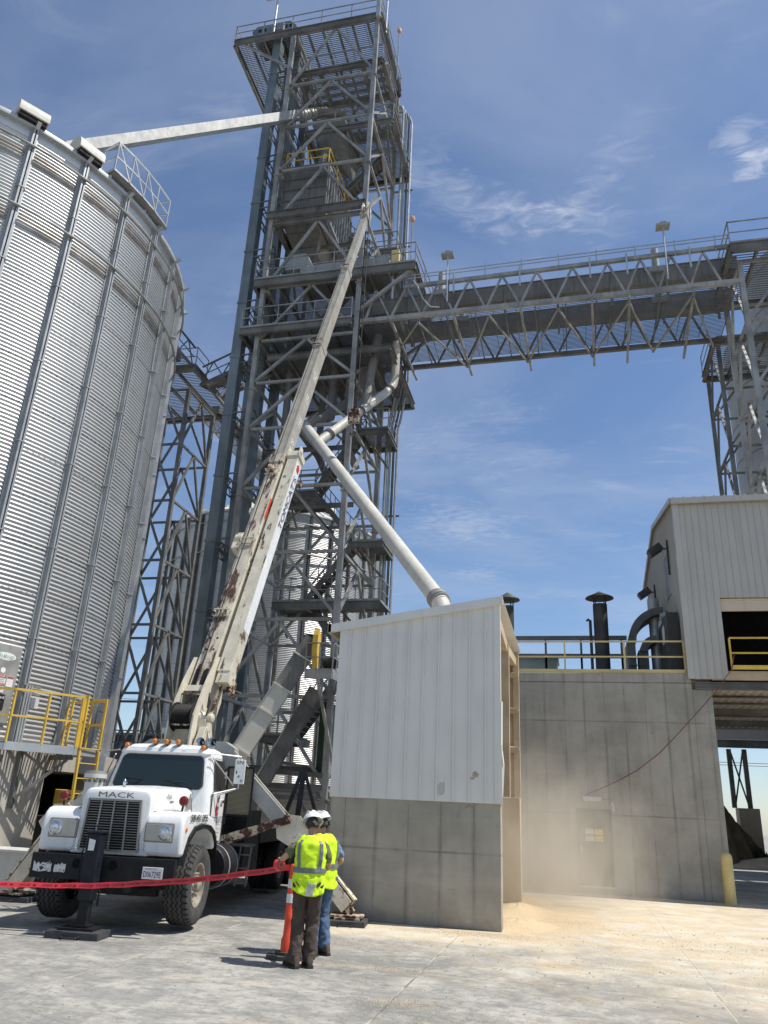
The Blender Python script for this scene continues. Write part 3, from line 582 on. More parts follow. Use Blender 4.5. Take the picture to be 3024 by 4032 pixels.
# ------------------------------------------------------------------ steel clad building
bd = thing('steel_building', (6, 29, 5.8), 'pale grey ribbed steel building standing on the right end of the concrete wall', 'building')
BX = 3.37
mb = MB()
ribbed(mb, BX, 4.42, 24.05, 5.84, lambda x: 11.45, rh=.035, pitch=.2, start=.12, rw=.07)
ribbed(mb, 4.42, 14, 24.05, 8.25, lambda x: 11.45, rh=.035, pitch=.2, start=.07, rw=.07); mb.box(BX, 4.42, 24.055, 24.15, 5.84, 11.4); mb.box(4.42, 14, 24.055, 24.15, 8.26, 11.4); mb.build('front_wall', M['panel_b'], bd)
mb = MB()
ys = [24.15 + i * .3 for i in range(34)]; 
def gz(y): return 11.5 + (1 - abs(y - 29.25) / 5.1) * .93
vs = []; fs = []
for i, y in enumerate(ys): vs += [(BX, y, 6.02), (BX, y, gz(y))]
for i in range(len(ys) - 1): fs.append((2 * i + 2, 2 * i, 2 * i + 1, 2 * i + 3))
mb.add(vs, fs)
for y in ys[1:-1]: mb.bar((BX - .012, y, 6.02), (BX - .012, y, gz(y)), .025, .05, up=(1, 0, 0))
mb.build('gable_wall', M['panel_b'], bd)
mb = MB(); mb.box(BX - .05, BX + .12, 24.0, 24.2, 5.84, 11.5); mb.build('corner_trim', M['panel_b'], bd)
mb = MB(); mb.add([(BX - .12, 23.9, 11.46), (14, 23.9, 11.46), (14, 29.25, 12.5), (BX - .12, 29.25, 12.5), (BX - .12, 34.6, 11.46), (14, 34.6, 11.46)], [(0, 1, 2, 3), (3, 2, 5, 4)])
mb.add([(BX - .12, 23.9, 11.40), (14, 23.9, 11.40), (14, 29.25, 12.42), (BX - .12, 29.25, 12.42), (BX - .12, 34.6, 11.40), (14, 34.6, 11.40)], [(3, 2, 1, 0), (4, 5, 2, 3), (0, 3, 9 - 6, 0)][:2])
x = BX
while x < 14: mb.bar((x, 23.88, 11.48), (x, 29.25, 12.52), .05, .04); mb.bar((x, 34.6, 11.48), (x, 29.25, 12.52), .05, .04); x += .3
mb.build('roof', M['panel_b'], bd)
mb = MB(); mb.box(BX - .1, 14, 23.86, 23.95, 11.28, 11.46); mb.bar((BX - .13, 23.9, 11.4), (BX - .13, 29.25, 12.43), .03, .16); mb.bar((BX - .13, 34.6, 11.4), (BX - .13, 29.25, 12.43), .03, .16); mb.build('eave_trim', M['panel_b'], bd)
mb = MB(); mb.box(4.44, 13.5, 24.16, 24.22, 7.87, 8.25)
for k in range(5): mb.bar((4.44, 24.15, 7.9 + k * .08), (13.5, 24.15, 7.9 + k * .08), .03)
mb.build('roller_door', M['soffit'], bd)
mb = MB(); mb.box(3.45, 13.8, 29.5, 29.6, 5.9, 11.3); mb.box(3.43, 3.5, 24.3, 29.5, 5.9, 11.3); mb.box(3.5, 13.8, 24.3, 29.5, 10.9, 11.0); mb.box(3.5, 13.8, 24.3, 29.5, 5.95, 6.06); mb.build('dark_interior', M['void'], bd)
mb = MB(); mb.box(BX - .045, BX - .03, 26.2, 27.25, 9.0, 10.45); w_ = mb.build('window', gmat('brown_blind', (.16, .13, .11), .1), bd)
mb = MB(); mb.box(BX - .06, BX - .013, 26.13, 26.19, 8.95, 10.5); mb.box(BX - .06, BX - .013, 27.26, 27.32, 8.95, 10.5); mb.box(BX - .06, BX - .013, 26.19, 27.26, 10.46, 10.52); mb.build('frame', M['panel_b'], w_)
# floor edge beam, drive-through soffit
mb = MB(); mb.box(3.98, 14, 24.1, 24.3, 5.82, 6.08); mb.build('floor_edge', M['tan_dust'], bd)
mb = MB(); mb.ibeam((3.5, 24.2, 5.66), (14, 24.2, 5.66), .2, .2); mb.build('edge_beam', M['galv_dark'], bd)
mb = MB()
def sof(u, v):
    y = 24.35 + v * 10.2; x = 3.98 + u * 10; k = int(u * 160) % 4; return (x + y * 0, y, 5.62 + (.05 if k in (0, 1) else 0))
mb.grid(sof, 160, 1, False); mb.box(3.98, 14, 24.35, 34.5, 5.7, 5.8); mb.build('floor_deck', M['soffit'], bd)
for i, y in enumerate((25.7, 27.2, 28.8, 30.4, 32.0, 33.5)):
    mb = MB(); mb.ibeam((3.98, y, 5.58 if i not in (2, 4) else 5.52), (14, y, 5.58 if i not in (2, 4) else 5.52), .12, .07 if i not in (2, 4) else .2); mb.build('floor_joist', M['galv_dark'], bd)
ladder_ = MB(); ladder_.box(2.95, 3.3, 24.75, 27.2, 6.05, 8.0); o_ = ladder_.build('control_cabinet', M['door_grey'], None); tag(o_, 'dark grey electrical cabinet against the side of the steel building', 'cabinet')
mb = MB(); mb.box(2.92, 2.945, 25.5, 25.95, 7.2, 7.75); mb.build('warning_sign', M['sign_white'], o_)
mb = MB(); mb.lathe([(.2, 0), (.2, 3.3)], (2.95, 28.2, 6.02), 20); mb.lathe([(.13, 0), (.13, 2.3)], (3.1, 27.4, 6.02), 16); mb.path([(3.1, 27.4, 8.3), (3.12, 27.2, 8.5), (3.25, 27.1, 8.52)], .1, 10); tag(mb.build('exhaust_pipe', M['galv_lt']), 'pair of shiny round exhaust pipes rising beside the steel building gable', 'exhaust pipe')
for y, z, lb in ((25.9, 10.45, 'upper grey floodlight on the gable side of the steel building'), (30.6, 10.25, 'lower grey floodlight at the far end of the steel building gable')):
    t = thing('floodlight', (3.1, y, z), lb, 'floodlight', 'floodlights on the steel building gable')
    mb = MB(); mb.bar((3.3, y, z - .9), (3.3, y, z + .3), .05); mb.bar((3.3, y, z), (3.0, y, z), .04); mb.build('bracket', M['stack'], t)
    mb = MB(); mb.box(-.24, .24, -.2, .2, -.12, .12, Matrix.Translation((2.9, y, z - .05)) @ Matrix.Rotation(R(-35), 4, 'Y')); mb.build('lamp_head', M['stack'], t, bevel=.02)
# far side canopy, posts, meal pile and pier under the drive-through
cn = thing('far_canopy', (11, 50, 0), 'low ribbed canopy on crossed steel posts seen beyond the drive-through', 'canopy')
mb = MB(); mb.grid(lambda u, v: (5.5 + u * 14, 48.6 + v * 9, 6.48 + v * .9 + (.07 if int(u * 150) % 3 == 0 else 0)), 150, 1, False); mb.grid(lambda u, v: (5.5 + u * 14, 48.45, 6.5 + v * .75), 150, 1, False); mb.build('canopy_roof', M['panel_b'], cn)
mb = MB(); mb.ibeam((5.5, 48.6, 6.27), (19, 48.6, 6.27), .25, .42); mb.build('canopy_beam', M['galv_dark'], cn)
for x in (8.72, 9.55): mb = MB(); mb.box(x - .12, x + .12, 49.9, 50.1, 2.9, 6.1); mb.build('post', M['galv_dark'], cn)
for a, b in ((8.8, 9.47), (9.47, 8.8)): mb = MB(); mb.bar((a, 50, 6.0), (b, 50, 3.1), .08); mb.build('cross_brace', M['galv_dark'], cn)
mb = MB(); mb.box(8.85, 9.95, 49.6, 50.6, 0, 2.9); mb.build('concrete_pier', M['conc_dusty'], cn, bevel=.02)
mb = MB(); mb.box(4.2, 14, 34.45, 34.8, 5.58, 5.8); tag(mb.build('soffit_beam', M['galv_dark']), 'dark steel beam closing the far end of the drive-through ceiling', 'beam')
def blob(name, cx, cy, rx_, ry_, h, mat, label, cat, seed, kind=None, rough_=.25):
    q = random.Random(seed); ph = [q.random() * 6.28 for _ in range(8)]; mb = MB()
    def fn(u, v):
        a = u * math.tau; k = v; w = 1 + rough_ * (.5 * math.sin(3 * a + ph[0]) + .3 * math.sin(7 * a + ph[1] + 3 * k) + .3 * math.sin(13 * a + ph[2] + 8 * k))
        return (cx + rx_ * w * k * math.cos(a), cy + ry_ * w * k * math.sin(a), max(-.02, h * (1 - k ** 1.35) * (1 + rough_ * .5 * math.sin(11 * a + ph[3] + 9 * k)) - .02))
    mb.grid(fn, 60, 16, True, True); o = mb.build(name, mat); tag(o, label, cat, kind=kind); return o
blob('meal_pile', 6.9, 48.0, 2.5, 2.2, 3.4, M['pile'], 'dark brown meal pile in the shade beyond the drive-through', 'pile', 4)
blob('meal_pile', 9.6, 46.5, 2.6, 1.4, .5, M['tan_dust'], 'small sunlit tan heap beyond the drive-through', 'pile', 9)
def leafy(name, cx, cy, rx_, ry_, h, label, n, seed, s=.16):
    q = random.Random(seed); t = thing(name, (cx, cy, 0), label, 'bush'); mb = MB()
    for i in range(n):
        a, b = q.random() * 6.28, q.random(); k = (q.random() ** .5); z = h * b * (1 - .55 * k * k); x = cx + rx_ * k * math.cos(a) * (1 - .3 * b); y = cy + ry_ * k * math.sin(a) * (1 - .3 * b)
        d = [V((q.gauss(0, 1), q.gauss(0, 1), q.gauss(0, 1))).normalized() * s * q.uniform(.6, 1.4) for _ in range(3)]; c = V((x, y, z + .1)); mb.add([c + d[0], c + d[1], c + d[2]], [(0, 1, 2)])
    mb.build('foliage', M['foliage'], t)
    for i in range(5): a = i * 1.3; mb = MB(); mb.tube((cx + .2 * math.cos(a), cy + .2 * math.sin(a), 0), (cx + rx_ * .5 * math.cos(a), cy + ry_ * .5 * math.sin(a), h * .7), .05, 6, .02); mb.build('stem', M['pile'], t)
leafy('hedge_bush', 11.9, 48.5, 1.9, 2.0, 3.5, 'dark green bush at the right edge beyond the drive-through', 9000, 5)
leafy('hedge_bush', 9.15, 47.5, .7, .6, .9, 'small green bush on the tan heap beyond the drive-through', 900, 6, .1)
for z, y in ((12.2, 80), (12.0, 80.5), (8.3, 80), (8.1, 80.5)):
    mb = MB(); mb.path([(-60 + i * 10, y, z - .9 + ((i - 9) / 9) ** 2 * 1.3) for i in range(19)], .03, 4)
    tag(mb.build('power_line', M['galv_dark']), 'thin power lines crossing the sky beyond the drive-through', 'power line', 'distant power lines')
# ================================================================== CORRUGATED BINS
M['rib'] = gmat('bright_stiffener', (0.36, 0.37, 0.37), 0.12, 2.5, 0.45, 0.4, 0.05, 60, streak=0.2)
def make_bin(B, z0, ze, mat, label, name, rib_range, phase, rings, vents, cols=224, full=True, roofmat=None):
    cx, cy, r = B; t = thing(name, (cx, cy, z0), label, 'grain bin')
    flats = []
    rows = []; z = z0; pitch = .1016
    while z < ze - .35: rows.append(z); z += pitch / 6
    prof = []
    for z in rows:
        a = 1.0
        for f in flats:
            if f - .28 < z < f + .05: a = 0.0
        prof.append((r + .0145 * a * math.sin((z - z0) / pitch * math.tau), z))
    prof += [(r, ze - .34), (r + .01, ze - .17), (r, ze)]
    mb = MB(); o = 0; n = cols; vs = []; 
    cs = [(math.cos(i * math.tau / n), math.sin(i * math.tau / n)) for i in range(n)]
    for rr, z in prof: vs += [(cx + rr * c, cy + rr * s_, z) for c, s_ in cs]
    fs = []
    for j in range(len(prof) - 1):
        a = j * n; b = a + n
        fs += [(a + i, a + (i + 1) % n, b + (i + 1) % n, b + i) for i in range(n)]
    mb.add(vs, fs, True); w = mb.build('corrugated_wall', mat, t); w.data.set_sharp_from_angle(angle=R(170))
    for k in rib_range:
        a = R(11.25 * k + phase); er = V((math.cos(a), math.sin(a), 0)); et = V((-math.sin(a), math.cos(a), 0))
        c = V((cx, cy, 0)) + er * (r + .012); hat = [(-.115, 0), (-.115, .012), (-.07, .02), (-.062, .13), (-.018, .13), (-.012, .035), (.012, .035), (.018, .13), (.062, .13), (.07, .02), (.115, .012), (.115, 0)]
        mb = MB(); mb.prism(hat, c, et, er, (0, 0, 1), z0 + .02, ze - .06)
        zz = z0 + 2.3
        while zz < ze - 1:
            mb.prism([(-.125, .004), (-.075, .14), (.075, .14), (.125, .004)], c, et, er, (0, 0, 1), zz, zz + .03); mb.prism([(-.068, .02), (-.068, .108), (-.012, .108), (-.012, .03)], c, et, er, (0, 0, 1), zz + .03, zz + .5); zz += 2.172
        mb.build('stiffener', M['rib'] if full else M['galv_dark'], t)
    for zr_ in rings:
        mb = MB(); mb.path([(cx + (r + .18) * math.cos(i * math.tau / 96), cy + (r + .18) * math.sin(i * math.tau / 96), zr_) for i in range(97)], .035, 6, False); mb.build('wind_ring', M['galv'], t)
    mb = MB(); ov = .135; rise = (r + ov) * math.tan(R(30))
    mb.lathe([(r + ov, -.10), (r + ov + .015, -.02), (r + ov, .02), (.6, rise - .35), (.6, rise + .1), (.5, rise + .2), (0, rise + .22)], (cx, cy, ze), 64)
    mb.lathe([(r + .01, 0), (r + ov - .02, -.06)], (cx, cy, ze), 64)
    for i in range(64):
        a = i * math.tau / 64 + R(phase); er = V((math.cos(a), math.sin(a), 0)); mb.bar(V((cx, cy, ze + .04)) + er * (r + ov), V((cx, cy, ze + rise - .3)) + er * .7, .045, .07)
        if i % 2 == 0: mb.prism([(-.02, -.12), (.16, .02), (-.02, .12)], V((cx, cy, ze)) + er * (r + ov), er, (0, 0, 1), er.cross(V((0, 0, 1))), -.05, .05)
    rf_ = mb.build('roof', roofmat or M['galv_lt'], t)
    for ang, rr in vents:
        a = R(ang); er = V((math.cos(a), math.sin(a), 0)); et = V((-math.sin(a), math.cos(a), 0)); zc_ = ze + (r + ov - rr) * math.tan(R(30))
        p = V((cx, cy, zc_ + .12)) + er * rr; mb = MB(); q = [(.34, -.10)]
        for i in range(15): b = math.pi * i / 14; q.append((.34 * math.cos(b), .36 * math.sin(b)))
        q.append((-.34, -.25)); mb.prism(q, p, er, (0, 0, 1), et, -.38, .38, True); mb.build('roof_vent', M['pipe'], rf_)
        mb = MB(); mb.prism([(-.3, -.4), (-.3, -.05), (.3, -.05), (.3, -.25)], p, er, (0, 0, 1), et, -.34, .34); mb.build('vent_dark_underside', M['void'], rf_)  # near-black block paints the shade in the hood's open underside
    return t
bin1 = make_bin(BIN, 2.83, 18.0, M['corr'], 'huge silver corrugated grain bin filling the left edge', 'grain_bin', range(-9, 8), 0.0, (17.3, 15.39), ((-35.0, 7.12), (-22.6, 7.12), (-49.5, 7.12)))
bin2 = make_bin(BIN2, 2.9, 18.75, M['corr2'], 'distant corrugated grain bin standing behind the elevator tower', 'grain_bin', range(-16, 4), 3.0, (18.0, 16.1), ((-140, 5.6), (-78, 5.2), (-58, 5.2), (-36, 5.6)), 160, False, M['white_enamel'])
cx, cy, r = BIN
def pc(ang, rr, z): a = R(ang); return V((cx + rr * math.cos(a), cy + rr * math.sin(a), z))
# foundation ring with tunnel mouth
mb = MB()
def ringseg(mb, r0, r1, a0, a1, z0, z1, n):
    vs = []
    for i in range(n + 1):
        a = R(a0 + (a1 - a0) * i / n)
        for rr, z in ((r0, z0), (r1, z0), (r1, z1), (r0, z1)): vs.append((cx + rr * math.cos(a), cy + rr * math.sin(a), z))
    mb.add(vs, [(4 * i + j, 4 * i + 4 + j, 4 * i + 4 + (j + 1) % 4, 4 * i + (j + 1) % 4) for i in range(n) for j in range(4)] + [(0, 1, 2, 3), (4 * n + 3, 4 * n + 2, 4 * n + 1, 4 * n)])
ringseg(mb, 6.9, 7.56, 14, 355, 0, 2.36, 80); ringseg(mb, .3, 7.56, 0, 360, 2.36, 2.83, 96); mb.build('foundation', M['conc_plain'], bin1)
# access hatch with signs
def wallpt(ang, z, off=0): return pc(ang, 7.18 + off, z)
def wall_plate(par, name, a0, a1, z0, z1, off, th, mat):
    mb = MB(); n = 4; vs = []
    for i in range(n + 1):
        a = a0 + (a1 - a0) * i / n
        for o_, z in ((off, z0), (off + th, z0), (off + th, z1), (off, z1)): vs.append(wallpt(a, z, o_))
    mb.add(vs, [(4 * i + j, 4 * i + 4 + j, 4 * i + 4 + (j + 1) % 4, 4 * i + (j + 1) % 4) for i in range(n) for j in range(4)] + [(0, 1, 2, 3), (4 * n + 3, 4 * n + 2, 4 * n + 1, 4 * n)])
    return mb.build(name, mat, par)
def wall_text(par, st, ang, z, h, width, mat, off, name='lettering'):
    a = R(ang); et = V((-math.sin(a), math.cos(a), 0)); mb = MB(); mb.text(st, wallpt(ang, z, off), et, (0, 0, 1), h, width=width); return mb.build(name, M[mat], par)
hatch = wall_plate(bin1, 'access_door', -20.6, -13.1, 3.25, 4.87, .02, .05, M['galv'])
sg = wall_plate(hatch, 'confined_space_sign', -18.6, -14.6, 3.50, 3.83, .075, .006, M['sign_black'])
for st, z, w_ in (('Confined', 3.735, .42), ('Space', 3.63, .28), ('#2', 3.535, .12)): wall_text(hatch, st, -16.5, z, .065, w_, 'letter_white', .09)
wall_plate(hatch, 'danger_sign', -17.3, -15.2, 3.86, 4.24, .075, .006, M['sign_white'])
wall_plate(hatch, 'sign_header', -17.25, -15.25, 4.17, 4.235, .083, .004, M['sign_red']); wall_text(hatch, 'DANGER', -16.25, 4.18, .045, .2, 'letter_white', .092)
wall_plate(hatch, 'sign_header', -17.25, -15.25, 4.0, 4.055, .083, .004, M['sign_red']); wall_text(hatch, 'PELIGRO', -16.25, 4.01, .035, .2, 'letter_white', .092)
for z in (4.12, 4.08, 3.95, 3.91): wall_text(hatch, 'CONFINED SPACE', -16.1, z, .02, .16, 'letter_black', .085, 'small_print')
wall_plate(hatch, 'small_sign', -15.0, -13.7, 4.0, 4.22, .075, .006, M['sign_white']); wall_plate(hatch, 'sign_header', -14.95, -13.75, 4.18, 4.215, .083, .004, M['sign_red'])
wall_plate(hatch, 'small_sign', -19.3, -17.6, 4.0, 4.22, .075, .006, M['sign_white'])
a = R(-16); et = V((-math.sin(a), math.cos(a), 0)); er = V((math.cos(a), math.sin(a), 0)); mb = MB()
mb.prism([(.25 * math.cos(i * .3927), .085 * math.sin(i * .3927)) for i in range(16)], wallpt(-16, 4.63, .06), et, (0, 0, 1), er, 0, .012); mb.build('maker_badge', M['letter_white'], hatch)
wall_text(hatch, 'Sukup', -16, 4.58, .1, .38, 'letter_green', .09)
mb = MB(); mb.prism([(.06 * math.cos(i * .5236), .06 * math.sin(i * .5236)) for i in range(12)], wallpt(-16, 4.33, .06), et, (0, 0, 1), er, 0, .012); mb.build('round_badge', M['letter_white'], hatch)
# cable tray, conduits and junction box beside the door
t = thing('conduit_bundle', tuple(wallpt(-10.6, 2.83, .1)), 'bundle of grey conduits and a junction box strapped up the bin wall', 'conduit')
for k, da in enumerate((-.9, -.35, .2)):
    mb = MB(); mb.tube(wallpt(-10.4 + da, 2.85, .17), wallpt(-10.4 + da, 4.1, .17), .025); mb.build('pipe', M['galv_lt'], t)
mb = MB(); mb.bar(wallpt(-9.3, 3.62, .2), wallpt(-9.3, 3.84, .2), .16, .12); mb.build('junction_box', M['white_enamel'], t)
for z in (3.96, 4.12): mb = MB(); mb.bar(wallpt(-12, z, .16), wallpt(-8.2, z - .03, .16), .05, .05); mb.build('slotted_bracket', M['galv'], t)
# eave walkway with rails (part of the bin)
mb = MB(); mb.grid(lambda u, v: pc(-17 + 19 * u, 6.7 + .75 * v, 18.2), 12, 1); mb.grid(lambda u, v: pc(-17 + 19 * u, 6.7 + .75 * v, 18.16), 12, 1); ew = mb.build('eave_walkway', M['galv'], bin1)
mb = MB(); railing(mb, [pc(-17, 6.8, 18.2), pc(-17, 7.42, 18.2)] + [pc(a_, 7.42, 18.2) for a_ in (-12.5, -8, -3.5, 1.5)] + [pc(1.5, 6.8, 18.2)], 1.02, .02, 2.0); mb.bar(pc(-17, 7.42, 19.2), pc(-12.5, 7.42, 18.25), .035); mb.bar(pc(-12.5, 7.42, 19.2), pc(-8, 7.42, 18.25), .035); mb.bar(pc(-8, 7.42, 19.2), pc(-3.5, 7.42, 18.25), .035)
mb.build('eave_railing', M['galv_lt'], ew)
# equipment in the tunnel mouth
t = thing('unload_conveyor', (-12.2, 16.2, 0), 'dark grey conveyor housing inside the tunnel mouth under the bin', 'conveyor')
mb = MB(); mb.box(-12.5, -11.9, 15.9, 17.6, .72, 1.42); mb.build('housing', M['door_grey'], t, bevel=.03)
mb = MB(); mb.box(-12.2, -11.5, 15.8, 15.95, .5, .62); mb.box(-12.3, -12.1, 16, 16.2, 0, .72); mb.box(-12.3, -12.1, 17.2, 17.4, 0, .72); mb.build('stand', M['galv_dark'], t)
mb = MB(); mb.text('Sukup', (-11.89, 16.22, 1.2), (0, 1, 0), (0, 0, 1), .1, width=.36, align=.5); mb.build('lettering', M['letter_grey'], t)
t = thing('belt_guard', (-11.2, 16.9, 1.2), 'yellow louvred guard box behind the truck at the tunnel mouth', 'machine guard')
G0 = rot_to((-11.35, 16.9, 0), 0); mb = MB(); mb.box(-11.6, -11.3, 16.55, 17.8, 1.15, 1.98); gbx = mb.build('casing', M['yellow'], t, bevel=.015)
mb = MB()
for i in range(4):
    for j in range(9): y = 16.66 + i * .28; z = 1.21 + j * .08; mb.box(-11.296, -11.29, y, y + .2, z, z + .03)
mb.build('louvre_slots', M['void'], gbx)
mb = MB(); mb.box(-11.55, -11.45, 16.6, 16.7, 0, 1.2); mb.box(-11.55, -11.45, 17.2, 17.3, 0, 1.2); mb.build('stand', M['galv_dark'], t)
# access platform with ladder
pf = thing('access_platform', (-11, 15.2, 0), 'grating platform with yellow rails and a yellow ladder against the left grain bin', 'platform')
A, B_, C_, D_, E_ = V((-11.38, 14.28, 2.83)), V((-10.52, 15.42, 2.83)), V((-10.38, 16.1, 2.83)), V((-11.62, 16.5, 2.83)), V((-12.3, 13.95, 2.83))
mb = MB(); n_ = 26
for i in range(n_ + 1):
    u = i / n_; p = E_.lerp(D_, u); q = (A.lerp(C_, u)); mb.bar(p, q, .03, .035)
for u in (.05, .5, .95): mb.bar(E_.lerp(A, u), D_.lerp(C_, u), .02, .03)
mb.build('deck', M['grate'], pf)
mb = MB()
for p, q in ((E_, A), (A, B_), (B_, C_), (C_, D_)): mb.bar(p + V((0, 0, -.07)), q + V((0, 0, -.07)), .03, .17, ext=.015)
mb.build('edge_channel', M['galv_lt'], pf)
mb = MB(); mb.bar(B_ + V((-.1, .1, -.2)), D_ + V((0, -.5, -.2)), .08, .1); mb.bar(B_ + V((-.2, .1, -.25)), V((-11.45, 15.0, 1.75)), .07, .07); mb.bar(A + V((-.1, .1, -.25)), V((-11.7, 14.4, 1.9)), .07, .07); mb.bar(V((-11.5, 15.0, 1.55)), V((-11.5, 15.0, 2.7)), .09); mb.build('bracket', M['galv_dark'], pf)
for p, q, k in ((E_, A, 1), (A, B_, 2), (B_ + V((0, .05, 0)), B_ + V((-.25, .45, 0)), 1), (C_, D_, 2)):
    mb = MB(); railing(mb, [p, q], 1.07, .022, (q - p).length / k + .01, 1, 0); mb.build('railing', M['yellow'], pf)
ld = MB(); L0 = B_ + V((.06, .1, 0)); L1 = C_ + V((.05, -.05, 0)); dwn = V((.12, -.05, -2.75))
for p in (L0, L1):
    ld.bar(p + V((0, 0, -.05)), p + dwn, .035, .08); ld.bar(p, p + V((0, 0, 1.12)), .035, .05); ld.bar(p + V((0, 0, 1.1)), p + V((-.45, .12, 1.1)), .04); ld.bar(p + V((0, 0, .55)), p + V((-.45, .12, .55)), .035); ld.bar(p + V((-.45, .12, 0)), p + V((-.45, .12, 1.1)), .045)
lad = ld.build('ladder', M['yellow'], pf)
for i in range(9):
    z = i * .31; k = z / 2.75; p = L0 + dwn * k; q = L1 + dwn * k; mb = MB(); mb.tube(p, q, .014, 6); mb.build('rung', M['yellow'], lad)
# background at left behind the truck
t = thing('tarp_container', (-24, 42, 0), 'low dark blue covered container far behind the truck cab', 'container'); mb = MB(); mb.box(-28, -19, 41, 45, 0, 5.2); mb.build('body', M['far_dark'], t)
mb = MB(); mb.box(-28.1, -18.9, 40.9, 45.1, 5.2, 5.32); mb.build('lid', M['galv_dark'], t)
t = thing('pipe_rail', (-19, 33, 0), 'grey railing on a low landing seen just above the truck cab roof', 'railing'); mb = MB(); railing(mb, [(-24, 33, 3.7), (-15.5, 33, 3.7)], 1.05, .025, 1.2, 1, .12); mb.build('rail', M['galv_dark'], t)
mb = MB(); mb.box(-24, -15.5, 33, 34, 3.5, 3.7)
for x in (-23.5, -19.5, -15.8): mb.box(x, x + .15, 33.2, 33.4, 0, 3.5)
mb.build('landing', M['galv_dark'], t)
# far bin foundation
mb = MB(); mb.box(-29, -8.2, 40.2, 56.5, 0, 2.9); tag(mb.build('concrete_plinth', M['conc_far']), 'wide concrete plinth under the distant grain bin', 'plinth')
t = thing('light_pole', (-20.3, 30.5, 0), 'thin curved dark pole between the left bin and the lattice tower', 'pole')
mb = MB(); mb.path([(-20.6, 30.5, 0), (-20.2, 30.5, 5), (-19.9, 30.5, 8.2), (-19.95, 30.5, 8.7), (-20.15, 30.5, 8.95), (-20.4, 30.5, 9.0)], .035, 6); mb.build('shaft', M['galv_dark'], t)
# ================================================================== MAIN ELEVATOR TOWER
TX0, TX1, TY0, TY1 = -13.5, -8.83, 28.3, 33.45
LV = [0.0, 2.45, 5.75, 8.75, 11.55, 14.5, 17.35, 19.7, 21.95, 24.95, 28.8, 32.2, 35.2, 38.2, 42.2]
tw = thing('elevator_tower', ((TX0 + TX1) / 2, (TY0 + TY1) / 2, 0), 'tall grey open steel tower with stairs, platforms and bracing in the middle', 'steel tower')
SB = M['galv']; SD = M['galv_dark']
for x, y in ((TX0, TY0), (TX1, TY0), (TX1, TY1), (TX0, TY1)):
    mb = MB(); lx = -13.68 if x < -11 else x
    mb.bar((x, y, 0), (lx if y < 30 else x, y, 42.4), .22, .22, up=(0, 1, 0))
    for z in LV[1:-1:2]: mb.box(x - .17, x + .17, y - .17, y + .17, z - .35, z - .31)
    mb.build('leg', SB, tw)
def gusset(mb, p, ax, s=.26): 
    p = V(p); mb.box(p.x - (s if ax == 'x' else .03), p.x + (s if ax == 'x' else .03), p.y - (s if ax == 'y' else .03), p.y + (s if ax == 'y' else .03), p.z - s * .7, p.z + s * .5)
sides = (((TX0, TY0), (TX1, TY0), 'x'), ((TX1, TY0), (TX1, TY1), 'y'), ((TX0, TY1), (TX1, TY1), 'x'), ((TX0, TY0), (TX0, TY1), 'y'))
for si, (a, b, ax) in enumerate(sides):
    for i, z in enumerate(LV[1:], 1):
        A3, B3 = V((*a, z)), V((*b, z)); mid = (A3 + B3) / 2; mb = MB(); mb.bar(A3, B3, .12, .12, ext=-.11); gusset(mb, mid, ax, .2); mb.build('beam', SB, tw)
        zl = LV[i - 1]; 
        if i == 1: continue
        mb = MB(); mb.bar(mid + V((0, 0, -.1)), V((*a, zl + .1)), .115, .115); mb.bar(mid + V((0, 0, -.1)), V((*b, zl + .1)), .115, .115); mb.build('cross_brace', SB, tw)
# heavy platform beams
def platform(par, name, x0, x1, y0, y1, z, rails, bh=.32, joist=.85, along='x', sp=.16, open_=None, rsp=1.8):
    mb = MB(); grating(mb, x0, x1, y0, y1, z, sp, .035, along); p = mb.build(name, M['grate'], par)
    for a, b in (((x0, y0), (x1, y0)), ((x0, y1), (x1, y1)), ((x0, y0), (x0, y1)), ((x1, y0), (x1, y1))):
        mb = MB(); mb.ibeam((*a, z - .04 - bh / 2), (*b, z - .04 - bh / 2), .16, bh); mb.build('edge_beam', SD, p)
    mb = MB(); n = int((x1 - x0) / joist)
    for i in range(1, n): x = x0 + (x1 - x0) * i / n; mb.ibeam((x, y0, z - .14), (x, y1, z - .14), .1, .18)
    o = mb.build('joists', SD, p)
    for r_ in rails:
        mb = MB(); railing(mb, [(*q, z) for q in r_], 1.07, .022, rsp); mb.build('railing', SB, p)
    return p
platform(tw, 'top_platform', -17.2, -8.6, 28.15, 33.2, 42.45, [[(-17.2, 28.15), (-8.6, 28.15)], [(-8.6, 28.15), (-8.6, 33.2)], [(-17.2, 28.15), (-17.2, 33.2)], [(-17.2, 33.2), (-8.6, 33.2)]], .4, .85, 'x', .11)
for y_ in (28.3, 33.1): mb = MB(); mb.bar((-16.6, y_, 42.1), (-13.6, y_ + .05, 39.6), .12); mb.build('cantilever_brace', SB, tw)
platform(tw, 'upper_platform', -13.3, -8.5, 28.6, 33.6, 39.5, [[(-13.3, 28.6), (-8.5, 28.6)], [(-8.5, 28.6), (-8.5, 33.6)]], .28, 1.1, 'x', .085)
platform(tw, 'upper_platform', -12.9, -8.0, 29.6, 33.8, 36.2, [[(-12.9, 29.6), (-8.0, 29.6)], [(-8.0, 29.6), (-8.0, 33.8)]], .3, 1.1, 'x', .085)
pA = platform(tw, 'machine_platform', -14.0, -6.15, 28.0, 33.6, 25.3, [[(-14.0, 28.0), (-6.15, 28.0)], [(-6.15, 28.0), (-5.85, 33.6)], [(-14.0, 28), (-14.0, 29.4)]], .42, 1.0, 'x', .085)
pB = platform(tw, 'walkway_platform', -14.35, -9.0, 27.95, 33.5, 22.55, [[(-14.35, 27.95), (-9.0, 27.95)], [(-14.35, 27.95), (-14.35, 29.4)]], .34, 1.0, 'x', .085)
